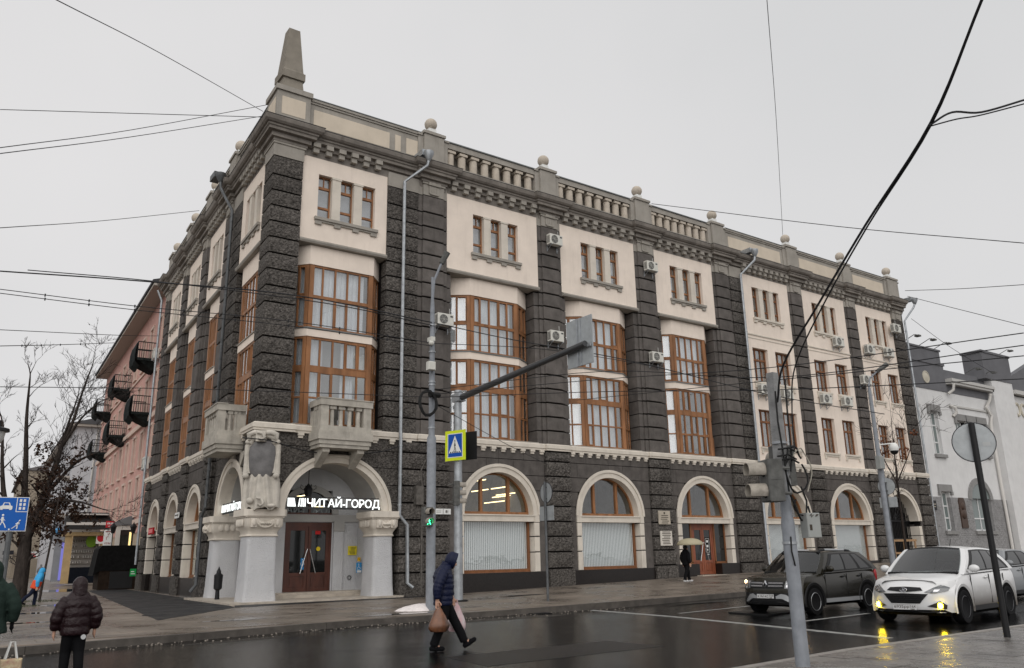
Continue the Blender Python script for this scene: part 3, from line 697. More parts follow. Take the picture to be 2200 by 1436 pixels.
b = MB(); b.box(25.66, 25.98, .419, .424, 1.55, 1.565); b.box(25.66, 25.98, .419, .424, 2.28, 2.295); b.box(25.66, 25.68, .419, .424, 1.565, 2.28); b.box(25.96, 25.98, .419, .424, 1.565, 2.28)
b.box(25.75, 25.89, .419, .424, 2.08, 2.2); b.box(25.74, 25.9, .419, .424, 1.82, 1.95); b.box(25.78, 25.86, .419, .424, 1.64, 1.74); b.box(25.74, 25.92, .419, .424, 1.42, 1.46); b.build('poster_print', WHITE, d3)
dl = leaf_door(XL, 21.3, 1.6, 2.75, .42, WOODD, z0=.3)
b = MB(XL); b.box(19.2, 20.5, -.06, .5, -.3, .95); b.box(22.1, 23.45, -.06, .5, -.3, .95); build_each(b, 'granite_base', GRANITE, BLD)
b = MB(); b.box(43.2, 43.9, -.06, .6, -.1, .95); b.box(47.2, 48.05, -.06, .6, -.1, .95); build_each(b, 'granite_base', GRANITE, BLD)

# --- string course with dentils
def path_from(right_steps, left_steps, bb, be):
    """plan path along both fronts: bb base offset (inward), be offset at the pilasters"""
    pts = []
    for (a0, a1) in sorted(left_steps, reverse=True):
        pts += [XL(a1, bb, 0)[:2], XL(a1, be, 0)[:2], XL(a0, be, 0)[:2], XL(a0, bb, 0)[:2]]
    return pts
RP = [(7.2, 8.62), (14.3, 15.68), (21.3, 22.75), (27.95, 29.35), (35.5, 36.85), (41.95, 43.2), (47.9, 49.5)]
LP = [(7.0, 8.5), (12.35, 13.85), (17.7, 19.2), (23.4, 25.05)]
def both_path(bb, be):
    p = []
    for a0, a1 in sorted(LP, reverse=True): p += [XL(a1, bb if a1 < 25 else be, 0)[:2], XL(a1, be, 0)[:2], XL(a0, be, 0)[:2], XL(a0, bb, 0)[:2]]
    p = p[1:]
    p += [XL(1.45, bb, 0)[:2], XL(1.45, be, 0)[:2]]
    p += [(be, be), (1.45, be), (1.45, bb)]
    for a0, a1 in RP: p += [(a0, bb), (a0, be), (a1, be), (a1, bb)]
    p = p[:-1]; return p
sc = MB(); sc.sweep(both_path(.0, -.1), [(-.4, 6.5), (.08, 6.5), (.08, 6.58), (.12, 6.60), (.12, 6.77), (.02, 6.83), (-.4, 6.83)]); sc.build('string_course', CREAM2, BLD)
def dentils(xf, a0, a1, step=.52):
    n = max(1, int((a1-a0)/step)); d = (a1-a0)/n
    for i in range(n):
        m = a0+d*(i+.5); b = MB(xf); b.box(m-.13, m+.13, -.09, .1, 6.4, 6.499); b.box(m-.1, m+.1, -.05, .1, 6.3, 6.4); b.build('dentil', CREAM2, BLD)
for a0, a1 in zip([p[1] for p in RP[:-1]], [p[0] for p in RP[1:]]): dentils(XR, a0, a1)
dentils(XR, 1.5, 2.1, .55); dentils(XR, 4.7, 7.1, .62); dentils(XL, 1.5, 2.2, .4); dentils(XL, 4.4, 6.9, .62)
for a0, a1 in ((8.5, 12.35), (13.85, 17.7), (19.2, 23.4)): dentils(XL, a0, a1, .55)

# --- cornice, modillions, parapet
cn = MB(); cn.sweep(both_path(.12, -.08), [(-.5, 19.1), (.0, 19.1), (.0, 19.22), (.12, 19.24), (.12, 19.44), (.3, 19.46), (.3, 19.58), (.36, 19.62), (.36, 19.7), (.44, 19.72), (.52, 19.8), (.56, 19.94), (.56, 19.985), (-.5, 19.985)])
cn.build('cornice', CORN, BLD)
cs = MB(); cs.sweep(both_path(.12, -.08), [(-.6, 19.99), (.58, 19.99), (.58, 20.01), (-.6, 20.03)]); cs.build('cornice_sheet', DKSHEET, BLD)
fz = MB(); fz.sweep(both_path(.14, .08), [(-.3, 18.86), (.0, 18.86), (.03, 19.099), (-.3, 19.099)]); fz.build('frieze', CORN, BLD)
def modil(xf, a0, a1, step):
    n = max(1, int(round((a1-a0)/step))); d = (a1-a0)/n
    for i in range(n):
        m = a0+d*(i+.5); b = MB(xf); b.box(m-.16, m+.16, -.2, .1, 19.25, 19.45); b.box(m-.13, m+.13, -.1, .1, 19.02, 19.25); b.build('modillion', GREY, BLD)
modil(XR, 1.55, 5.2, .6)
for a0, a1 in zip([p[1] for p in RP[:3]], [p[0] for p in RP[1:4]]): modil(XR, a0+.05, a1-.05, .69)
for a0, a1 in ((30.5, 35.4), (36.9, 41.9), (43.25, 47.85)): modil(XR, a0, a1, .55)
modil(XL, 1.55, 5.2, .55)
for a0, a1 in ((8.5, 12.35), (13.85, 17.7), (19.2, 23.4)): modil(XL, a0+.05, a1-.05, .55)
def panel_parapet(xf, a0, a1, b0=.18, panels=()):
    b = MB(xf); b.box(a0, a1, b0, b0+.4, 20.0, 21.6); b.build('parapet', GREY, BLD)
    for p, q in panels:
        c = MB(xf); c.box(p, q, b0-.012, b0, 20.42, 21.25); c.build('parapet_panel', BEIGE, BLD)
    b = MB(xf); b.box(a0, a1, b0-.1, b0+.5, 21.6, 21.72); b.box(a0, a1, b0-.05, b0+.45, 21.5, 21.6); b.build('parapet_rail', GREY, BLD)
    b = MB(xf); b.box(a0, a1, b0-.13, b0+.53, 21.722, 21.76); b.build('parapet_sheet', SHEET, BLD)
panel_parapet(XR, 1.5, 7.2, panels=((1.75, 5.55), (5.85, 6.15), (6.45, 7.1)))
for a0, a1 in ((29.5, 35.4), (36.9, 41.9), (43.3, 47.9)): panel_parapet(XR, a0, a1, panels=((a0+.3, a1-.3),))
panel_parapet(XL, 1.5, 7.0, panels=((1.7, 6.8),))
for a0, a1 in ((8.5, 12.35), (13.85, 17.7), (19.2, 23.4)): panel_parapet(XL, a0, a1, panels=((a0+.3, a1-.3),))
for k in range(3):
    a0, a1 = RP[k][1]+.05, RP[k+1][0]-.05
    b = MB(); b.box(a0, a1, .15, .6, 20.0, 20.42); b.box(a0, a1, .12, .62, 21.36, 21.66); b.build('parapet_rail', GREY, BLD)
    b = MB(); b.box(a0, a1, .06, .68, 21.662, 21.72); b.build('parapet_sheet', SHEET, BLD)
    b = MB(); b.box(a0, a1, .8, 1.0, 20.0, 21.6); b.build('parapet_back', GREY, BLD)
    n = 8
    for i in range(n):
        x = a0+(a1-a0)*(i+.5)/n
        b = MB(); b.lathe(x, .38, [(.2, 20.42), (.21, 20.5), (.205, 21.1), (.19, 21.14), (.215, 21.17)], 10); b.box(x-.23, x+.23, .15, .61, 21.17, 21.3); b.box(x-.17, x+.17, .2, .56, 21.3, 21.36); b.build('baluster', BALLM, BLD, smooth=40)
def pedestal(xf, l, r):
    m = (l+r)/2; b = MB(xf); b.box(l, r, -.02, .8, 20.0, 21.72); b.box(l-.28, l-.001, .1, .7, 20.0, 21.6); b.box(r+.001, r+.28, .1, .7, 20.0, 21.6)
    b.box(l-.07, r+.07, -.09, .87, 21.72, 21.86); b.box(l-.34, l-.071, .04, .76, 21.6, 21.7); b.box(r+.071, r+.34, .04, .76, 21.6, 21.7); b.box(l+.12, r-.12, .08, .68, 21.86, 21.98)
    p = b.build('pedestal', GREY, BLD)
    b = MB(xf); b.box(m-.2, m+.2, .16, .56, 21.98, 22.2); b.build('ball_base', WHITE, p)
    b = MB(xf); b.sph((m, .36, 22.5), .32, 16, 10); b.build('stone_ball', BALLM, p, smooth=180)
for l, r in PIL.values(): pedestal(XR, l+.02, r-.02)
for l, r in LPIL.values(): pedestal(XL, l+.02, r-.02)
# corner block with the obelisk
cb = MB(); cb.plan([(-.02, -.02), (1.5, -.02), (1.5, 1.5), (.05, 1.5)], 20.0, 21.62); cb.plan([(-.1, -.1), (1.58, -.1), (1.58, 1.58), (-.03, 1.58)], 21.621, 21.86); cbo = cb.build('corner_pedestal', GREY, BLD)
b = MB(); b.box(.2, 1.28, -.034, -.02, 20.5, 21.35); b.build('corner_panel', BEIGE, cbo)
b = MB(XL); b.box(.2, 1.28, -.034, -.02, 20.5, 21.35); b.build('corner_panel', BEIGE, cbo)
def sq(b, c, w0, w1, z0, z1): b.add([(c+sx*w0/2, c+sy*w0/2, z0) for sx, sy in ((-1,-1),(1,-1),(1,1),(-1,1))]+[(c+sx*w1/2, c+sy*w1/2, z1) for sx, sy in ((-1,-1),(1,-1),(1,1),(-1,1))], [(3,2,1,0),(4,5,6,7),(0,1,5,4),(1,2,6,5),(2,3,7,6),(3,0,4,7)])
b = MB(); oc = .75
sq(b, oc, 1.2, 1.2, 21.86, 21.98); sq(b, oc, 1.0, .88, 21.98, 22.55); sq(b, oc, 1.06, 1.06, 22.55, 22.9); sq(b, oc, .98, .9, 22.9, 23.0); sq(b, oc, .9, .52, 23.0, 25.25)
b.add([(oc-.26, oc-.26, 25.25), (oc+.26, oc-.26, 25.25), (oc+.26, oc+.26, 25.25), (oc-.26, oc+.26, 25.25), (oc, oc, 25.4)], [(0,1,4),(1,2,4),(2,3,4),(3,0,4)])
b.build('obelisk', mat_once('obelisk_stone', (.25, .225, .19), rough=.9, var=.12, vscale=2, bump=.3, bscale=50, stain=.3, stain_col=(.12, .11, .1)), BLD)

# --- upper walls
def tri_window(xf, xc, w=2.75, z0=16.05, z1=18.12, bw=.12, dark=False):
    fr = MB(xf); fw_ = w*.235; pw = (w-3*fw_)/2; b0 = bw+.2
    pl = MB(xf)
    for i in range(2):
        x = xc-w/2+fw_+i*(fw_+pw); pl.box(x, x+pw, bw-.02, bw+.3, z0, z1-.1); pl.box(x-.03, x+pw+.03, bw-.05, bw+.3, z1-.1, z1)
    xs = [xc-w/2+i*(fw_+pw) for i in range(3)]
    t = .055
    for x in xs:
        x1 = x+fw_
        fr.box(x, x+t, b0, b0+.08, z0, z1); fr.box(x1-t, x1, b0, b0+.08, z0, z1)
        for za, zb in ((z0, z0+.06), (z0+.5, z0+.6), (z1-.62, z1-.5), (z1-.07, z1)): fr.box(x+t, x1-t, b0-.01, b0+.08, za, zb)
        fr.box((x+x1)/2-.02, (x+x1)/2+.02, b0, b0+.06, z1-.5, z1-.07)
    w_ = fr.build('triple_window', WOODB if dark else WOOD, BLD)
    pl.build('window_post', CREAM2, w_)
    for x in xs:
        for za, zb in ((z0+.06, z0+.5), (z0+.6, z1-.62), (z1-.5, z1-.07)):
            g_ = MB(xf); g_.box(x+t, x+fw_-t, b0+.04, b0+.05, za, zb); g_.build('pane', GLASS, w_)
    c = MB(xf); c.box(xc-w/2, xc+w/2, b0+.3, b0+.33, z0, z1); c.build('inner_blind', mat_once('inner_blind', (.50, .52, .54), var=.3, vscale=.8), w_)
    sl = MB(xf); sl.box(xc-w/2-.14, xc+w/2+.14, bw-.14, bw+.2, z0-.14, z0-.005); sl.box(xc-w/2-.1, xc+w/2+.1, bw-.08, bw, z0-.22, z0-.14)
    for i in range(4): x = xc-w/2+.05+(w-.1)*i/3; sl.box(x-.15, x+.15, bw-.08, bw, z0-.34, z0-.22)
    sl.build('sill', GREY if not dark else CREAM2, w_)
def upper_wall(xf, a0, a1, xc, w=2.75, zb=14.9, far=False):
    b = MB(xf); b.wall(a0, a1, zb, 18.87, [(xc-w/2, xc+w/2, 16.05, 18.12)], .12, .55); b.build('upper_wall', CREAM, BLD)
    tri_window(xf, xc, w)
def oriel(xf, xc, hw, hc, far=False, lamp=False, open_l=False):
    """three-sided bay window over two storeys"""
    yb, yf = .86, .2
    plan = [(xc-hw, yb), (xc-hc, yf), (xc+hc, yf), (xc+hw, yb)]
    b = MB(xf); b.band(plan, 13.87, 14.74, .35); b.build('bay_panel', CREAM, BLD)
    b = MB(xf); b.band(plan, 10.66, 11.0, .35); b.build('bay_panel', CREAM, BLD)
    b = MB(xf); b.band([(p[0], p[1]-.05) for p in plan], 11.003, 11.05, .4); b.build('bay_ledge', SHEET if not far else GREY, BLD)
    b = MB(xf); b.box(xc-hw-.05, xc+hw+.05, .12, yb+.3, 6.835, 6.9); b.build('bay_sill', GREY, BLD)
    off = .06
    pw = [(xc-hw, yb+off), (xc-hc+.02, yf+off), (xc+hc-.02, yf+off), (xc+hw, yb+off)]
    for (z0, z1, rows, upper) in ((11.06, 13.86, [(11.13, 12.38), (12.52, 13.78)], True), (6.9, 10.65, [(6.98, 8.02), (8.09, 9.14), (9.42, 10.56)], False)):
        f = MB(xf); panes = []
        for si in range(3):
            (xa, ya), (xb, yb_) = pw[si], pw[si+1]; Ln = math.hypot(xb-xa, yb_-ya); ux, uy = (xb-xa)/Ln, (yb_-ya)/Ln; nx, ny = uy, -ux
            def bx(s0, s1, z0_, z1_, d0=0., d1=.1):
                P = [(xa+ux*s0+nx*-d0*-1*0, 0)]
                q = lambda s_, d: (xa+ux*s_-nx*d, ya+uy*s_-ny*d)
                p4 = [q(s0, d0), q(s1, d0), q(s1, d1), q(s0, d1)]
                f.plan(p4, z0_, z1_)
            post = .2 if si == 1 else .0
            if si == 1:
                bx(0, post, z0, z1, -.04, .12); bx(Ln-post, Ln, z0, z1, -.04, .12); s0, s1 = post, Ln-post
                ws = [.78, 1.06, 1.06, 1.06, .78]
            else:
                e = .16
                if si == 0: bx(Ln-e, Ln, z0, z1, -.03, .1); s0, s1 = .06, Ln-e
                else: bx(0, e, z0, z1, -.03, .1); s0, s1 = e, Ln-.06
                bx(0 if si == 0 else Ln-.06, .06 if si == 0 else Ln, z0, z1); ws = [1, 1]
            tot = sum(ws); mt = .075
            xs = [s0]; 
            for w_ in ws: xs.append(xs[-1]+(s1-s0)*w_/tot)
            for k in range(1, len(xs)-1): bx(xs[k]-mt/2, xs[k]+mt/2, z0+.01, z1-.01, .0, .09)
            rails = [(z0, rows[0][0])]+[(rows[k][1], rows[k+1][0]) for k in range(len(rows)-1)]+[(rows[-1][1], z1)]
            for za, zb in rails: bx(s0, s1, za, zb, -.012, .08)
            for k in range(len(ws)):
                p0, p1 = xs[k]+(mt/2 if k else .02), xs[k+1]-(mt/2 if k < len(ws)-1 else .02)
                for (za, zb) in rows:
                    panes.append(((p0, p1), (za, zb), (xa, ya, ux, uy, nx, ny)))
                    if rnd.random() < .28:      # an opening sash with its own darker frame
                        t_ = .03
                        for (c0, c1, d0, d1) in ((p0, p0+t_, za, zb), (p1-t_, p1, za, zb), (p0+t_, p1-t_, za, za+t_+.02), (p0+t_, p1-t_, zb-t_, zb)): bx(c0, c1, d0, d1, -.03, .05)
        wn = f.build('bay_window', WOOD, BLD)
        if far:
            gb = MB(xf)
            for (p0, p1), (za, zb), (xa, ya, ux, uy, nx, ny) in panes:
                gb.plan([(xa+ux*p0-nx*.04, ya+uy*p0-ny*.04), (xa+ux*p1-nx*.04, ya+uy*p1-ny*.04), (xa+ux*p1-nx*.05, ya+uy*p1-ny*.05), (xa+ux*p0-nx*.05, ya+uy*p0-ny*.05)], za, zb)
            gb.build('window_panes', GLASS, wn, kind='stuff')
        else:
            for (p0, p1), (za, zb), (xa, ya, ux, uy, nx, ny) in panes:
                gb = MB(xf); gb.plan([(xa+ux*p0-nx*.04, ya+uy*p0-ny*.04), (xa+ux*p1-nx*.04, ya+uy*p1-ny*.04), (xa+ux*p1-nx*.05, ya+uy*p1-ny*.05), (xa+ux*p0-nx*.05, ya+uy*p0-ny*.05)], za, zb); gb.build('pane', GLASS, wn)
        # curtains: pleated cloth behind the front and left lights
        def curtain(x0, x1, y0, y1):
            c = MB(xf); n = max(8, int(abs(x1-x0)/.09)); pts = []
            for i in range(n+1):
                t = i/n; pts.append((x0+(x1-x0)*t, y0+(y1-y0)*t+(.03 if i % 2 else -.03)+rnd.uniform(-.008, .008)))
            c.plan(pts+[(p[0], p[1]+.004) for p in pts[::-1]], z0+.05, z1-.05); c.build('curtain', CURT, wn)
        if not upper and 24 < xc < 27 and not far:
            curtain(xc-hc+.05, xc-hc+.5, yf+.36, yf+.36); curtain(xc-hw+.1, xc-hc, yb+.2, yf+.4)
        elif upper or not lamp:
            curtain(xc-hc+.05, xc+hc-.25-rnd.random()*.3, yf+.32, yf+.32); curtain(xc-hw+.1, xc-hc, yb+.2, yf+.4)
        else:
            curtain(xc-hc+.05, xc-hc+.9, yf+.4, yf+.4); curtain(xc+.2, xc+hc-.7, yf+.4, yf+.4); curtain(xc-hw+.1, xc-hc, yb+.2, yf+.4)
    # room behind
    b = MB(xf); x0, x1 = xc-hw-.1, xc+hw+.1
    for zf, zc in ((6.84, 10.75), (10.9, 14.6)):
        b.box(x0, x1, 4.0, 4.1, zf, zc); b.box(x0-.1, x0, yb+.25, 4.1, zf, zc); b.box(x1, x1+.1, yb+.25, 4.1, zf, zc); b.box(x0, x1, yb+.3, 4.0, zf-.06, zf); b.box(x0, x1, yb+.3, 4.0, zc, zc+.06)
    b.build('room', mat_once('office_room', (.42, .41, .39)), BLD)
    if lamp:
        b = MB(xf); b.box(xc-.9, xc-.3, 1.6, 2.6, 10.6, 10.66); b.build('ceiling_lamp', TUBEW, BLD); b = MB(xf); b.box(xc+.9, xc+1.5, 2.4, 3.2, 10.6, 10.66); b.build('ceiling_lamp', TUBEW, BLD)
def drip(xf, a0, a1):
    b = MB(xf); b.sweep([(a0, .12), (a1, .12)] if xf is XR else [(a0, .12), (a1, .12)], [(-.6, 14.74), (.12, 14.76), (.16, 14.84), (.16, 14.9), (.05, 14.97), (.0, 14.98), (.0, 14.9), (-.6, 14.9)]); b.build('drip_course', GREY, BLD)
for (a0, a1, xc, hw, hc, lamp) in ((1.33, 5.47, 3.43, 2.08, 1.5, True), (8.71, 14.22, 11.5, 2.42, 1.42, False), (15.77, 21.22, 18.5, 2.4, 1.42, False), (22.85, 27.85, 25.4, 2.25, 1.38, False)):
    upper_wall(XR, a0, a1, xc+.1 if xc > 5 else xc+.05); drip(XR, a0, a1); oriel(XR, xc, hw, hc, lamp=lamp)
for i, (a0, a1, xc, hw, hc) in enumerate(((1.33, 5.39, 3.4, 2.0, 1.4), (8.6, 12.25, 10.4, 1.55, .95), (13.95, 17.6, 15.8, 1.55, .95), (19.3, 23.3, 21.3, 1.7, 1.05))):
    upper_wall(XL, a0, a1, xc, 2.4 if i else 2.6); drip(XL, a0, a1); oriel(XL, xc, hw, hc, far=True)
# flat bays 5-7 with paired windows
def flat_bay(a0, a1, xc, cols):
    hs = [(xc-1.375, xc+1.375, 16.05, 18.12)]
    for (p, q) in cols: hs += [(p, q, 11.82, 14.0), (p, q, 7.72, 10.05)]
    b = MB(); b.wall(a0, a1, 6.84, 18.87, hs, .12, .5); b.build('flat_wall', CREAM, BLD)
    tri_window(XR, xc, dark=True)
    b = MB(); b.box(a0, a1, .06, .12, 14.82, 14.9); b.box(a0, a1, .09, .12, 14.6, 14.64); b.build('drip_course', CREAM2, BLD)
    for (p, q) in cols:
        for z0, z1 in ((11.82, 14.0), (7.72, 10.05)):
            f = MB(); y0 = .34; t = .08; zt = z1-.72
            f.box(p, p+t, y0, y0+.1, z0, z1); f.box(q-t, q, y0, y0+.1, z0, z1); f.box(p+t, q-t, y0, y0+.1, z0, z0+.09); f.box(p+t, q-t, y0, y0+.1, z1-.08, z1); f.box(p+t, q-t, y0-.02, y0+.1, zt-.07, zt+.05)
            m1, m2 = p+(q-p)/3, p+2*(q-p)/3
            for m in (m1, m2): f.box(m-.035, m+.035, y0, y0+.08, z0+.09, z1-.08)
            w_ = f.build('window', WOODB, BLD)
            for (c0, c1) in ((p+t, m1-.035), (m1+.035, m2-.035), (m2+.035, q-t)):
                for d0, d1 in ((z0+.09, zt-.07), (zt+.05, z1-.08)):
                    g_ = MB(); g_.box(c0, c1, y0+.05, y0+.06, d0, d1); g_.build('pane', GLASS, w_)
            c = MB(); c.box(p, q, y0+.25, y0+.28, z0, z1); c.build('inner_blind', mat_once('dim_blind', (.16, .17, .16), col2=(.36, .37, .35), vscale=1.1), w_)
            s_ = MB(); s_.box(p-.12, q+.12, .0, .3, z0-.12, z0-.005); s_.box(p-.1, p+.06, .04, .12, z0-.42, z0-.12); s_.box(q-.06, q+.1, .04, .12, z0-.42, z0-.12); s_.box(p-.08, q+.08, .06, .12, z0-.24, z0-.12)
            s_.build('sill', CREAM2, w_)
flat_bay(30.62, 35.38, 33.0, ((31.1, 32.6), (33.35, 34.9))); flat_bay(36.95, 41.85, 39.35, ((37.5, 38.95), (39.85, 41.3))); flat_bay(43.33, 47.98, 45.85, ((44.2, 45.5), (46.4, 47.8)))

# --- hidden mass and roof
b = MB(); b.plan([(5.9, 5.8), (49.4, 5.8), (49.4, 14), (26, 14), (14, 24.9), (6.6, 24.9)], 0, 20.0); b.build('building_core', JOINT, BLD)
b = MB(); b.plan([(.5, .5), (49.4, .5), (49.4, 14), (15, 14), (14, 24.9), (1.8, 24.9)], 19.985, 20.3); b.build('roof', SHEET, BLD)
b = MB(); b.box(49.3, 49.42, 0, 14, -.2, 20); b.build('end_wall', DARK, BLD)
b = MB(XL); b.box(24.9, 25.02, .1, 12, -.2, 20); b.build('end_wall', DARK, BLD)

# --- corner porch
ZS = 3.44
arch_bay(XR, .75, 6.25, 3.42, 2.44, 2.24, ZS, 'r', b0=.03, wblk=1.3)
arch_bay(XL, .75, 6.6, 3.42, 2.3, 2.24, ZS, 'r', b0=.05, wblk=1.3)
arch_ring(XR, 3.42, 2.44, 2.24, 2.12, 1.94, ZS, -.04, .5, True); arch_ring(XL, 3.42, 2.3, 2.24, 1.98, 1.94, ZS, -.02, .5, True)
for zt, zb in ((6.46, 5.98), (5.98, 5.26), (5.26, 4.55), (4.55, 3.83), (3.83, 3.45)):
    def fn(b):
        pts = []; nr = []
        for i in range(3): p = XL(.75*(1-i/3), 0.03, 0); pts.append(p[:2]); nr.append((-CA, SA))
        pts.append((.03, .03)); nr.append((-.72, -.69))
        for i in range(1, 4): pts.append((.75*i/3, .03)); nr.append((0, -1))
        b.strip(pts, nr, zb+G, zt-G, 2, .05, .25)
    stone(fn, 'r', None)
b = MB(); b.plan([(.1, .1), (1.0, .1), (1.0, 1.0), (.15, 1.0)], 3.2, 6.5); b.build('porch_corner', JOINT, BLD)
def vault(xf, xc, rx, rz, b0, b1, name):
    b = MB(xf); o = arc(xc, ZS, rx+.1, rz+.1, 0, PI, 24); i_ = arc(xc, ZS, rx, rz, 0, PI, 24); n = 25; vs = []
    for q in (o, i_):
        for p in q: vs += [(p[0], b0, p[1]), (p[0], b1, p[1])]
    fs = []
    for j in range(n-1):
        a, c, d, e = 2*j, 2*j+2, 2*n+2*j, 2*n+2*j+2; fs += [(a, a+1, c+1, c), (d, e, e+1, d+1), (a, c, e, d), (a+1, d+1, e+1, c+1)]
    fs += [(0, 2*n, 2*n+1, 1), (2*n-2, 2*n-1, 4*n-1, 4*n-2)]; b.add(vs, fs); return b.build(name, PORCHG, BLD, smooth=40)
vault(XR, 3.42, 2.12, 1.94, .5, 2.45, 'porch_vault'); vault(XL, 3.42, 1.98, 1.94, .5, 1.15, 'porch_vault')
b = MB(); b.wall(1.75, 6.0, .2, 5.5, [(2.27, 4.35, .2, 3.1), (2.3, 4.33, 3.45, 4.45)], 2.45, 2.7); b.box(1.75, 2.0, 2.7, 6.5, .2, 5.5); b.build('porch_wall', PORCHW, BLD)
b = MB(); b.box(1.2, 1.3, 1.4, 5.6, 3.45, 5.5); b.build('porch_inner_wall', PORCHG, BLD)
b = MB(); b.box(5.55, 5.75, 1.0, 2.45, .2, 5.5); b.build('porch_side_wall', PORCHW, BLD)
b = MB(); b.box(1.7, 5.6, 2.36, 2.45, 3.12, 3.42); b.box(4.38, 4.88, 2.3, 2.36, 2.72, 3.14); b.build('porch_impost', PORCHG, BLD)
b = MB(); b.box(4.4, 4.85, 2.34, 2.45, .2, 2.72); b.build('porch_pier', PORCHW, BLD)
rg = MB(); n = 18; o = arc(3.31, 3.44, 1.3, 1.22, 0, PI, n); i_ = arc(3.31, 3.44, 1.0, .96, 0, PI, n); vs = []
for q in (o, i_):
    for p in q: vs += [(p[0], 2.38, p[1]), (p[0], 2.45, p[1])]
fs = []
for j in range(n): a, c, d, e = 2*j, 2*j+2, 2*(n+1)+2*j, 2*(n+1)+2*j+2; fs += [(a, c, e, d), (a, a+1, c+1, c), (d, e, e+1, d+1)]
rg.add(vs, fs); rg.build('porch_arch_moulding', PORCHG, BLD)
fl = MB(); fl.prism([(2.31, 3.44), (4.31, 3.44)]+arc(3.31, 3.44, 1.0, .96, 0, PI, 16)[1:-1], 2.5, 2.52); fw2 = fl.build('fanlight', DGLASS, BLD)
b = MB(); b.box(2.3, 4.32, 2.44, 2.5, 3.43, 3.5); b.box(3.27, 3.35, 2.44, 2.5, 3.5, 4.38); b.build('fanlight_frame', WOODD, fw2)
for p in ((2.7, 3.25, 4.15, 4.24), (3.5, 3.95, 3.72, 3.76)):
    b = MB(); b.add([(p[0], 2.46, p[2]), (p[1], 2.46, p[3]), (p[1], 2.48, p[3]+.04), (p[0], 2.48, p[2]+.04)], [(0,1,2,3)]); b.build('tube_lamp', TUBE, BLD)
pd = leaf_door(XR, 3.31, 2.06, 2.82, 2.47, WOODD, z0=.28, name='porch_door')
b = MB(); b.box(3.02, 3.2, 2.485, 2.495, 1.28, 1.62); b.box(3.02, 3.2, 2.485, 2.494, 1.16, 1.27); b.build('wheelchair_sticker', mat_once('sticker_blue', (.03, .22, .5)), pd)
def wheelchair(b, x, y, z, s_):
    b.tube([(x, y, z+.16*s_), (x, y, z+.07*s_), (x+.06*s_, y, z+.065*s_), (x+.09*s_, y, z+.0*s_)], .012*s_, 5); b.sph((x, y, z+.2*s_), .022*s_, 8, 6)
    b.tube([(x-.01*s_+.06*s_*math.cos(t), y, z+.03*s_+.06*s_*math.sin(t)) for t in [2.2+i*.45 for i in range(9)]], .009*s_, 4)
b = MB(); wheelchair(b, 3.1, 2.478, 1.36, 1.0); b.build('wheelchair_print', WHITE, pd)
b = MB(); b.lathe(0, 0, [(.09, 0), (.09, .006)], 16); o = b.build('door_sticker', mat_once('sticker_yellow', (.75, .55, .03)), pd); o.rotation_euler = (PI/2, 0, 0); o.location = (3.78, 2.493, 2.0)
b = MB(); b.box(3.62, 3.85, 2.488, 2.495, 2.6, 2.75); b.build('door_sticker', mat_once('sticker_red', (.5, .03, .03)), pd)
b = MB(); b.plan([(-.75, -.62), (6.3, -.55), (6.3, 0), (0, 0), (.35, 6.6), (-.55, 6.6)], -.3, .075); b.plan([(0, 0), (6.3, 0), (6.3, 2.5), (2.5, 2.5), (2.5, 6.6), (.35, 6.6)], -.3, .074); b.build('porch_base', STEPM, BLD)
b = MB(); b.box(1.6, 5.6, 1.35, 2.6, .075, .2); b.box(1.8, 5.6, 1.6, 2.6, .2, .275); b.build('porch_step', STEPM, BLD)
def rsq(cx, cy, hx, hy, r, n=4):
    pts = []
    for qx, qy, a0 in ((1, -1, -PI/2), (1, 1, 0), (-1, 1, PI/2), (-1, -1, PI)):
        for i in range(n+1): a = a0+PI/2*i/n; pts.append((cx+qx*(hx-r)+r*math.cos(a), cy+qy*(hy-r)+r*math.sin(a)))
    return pts
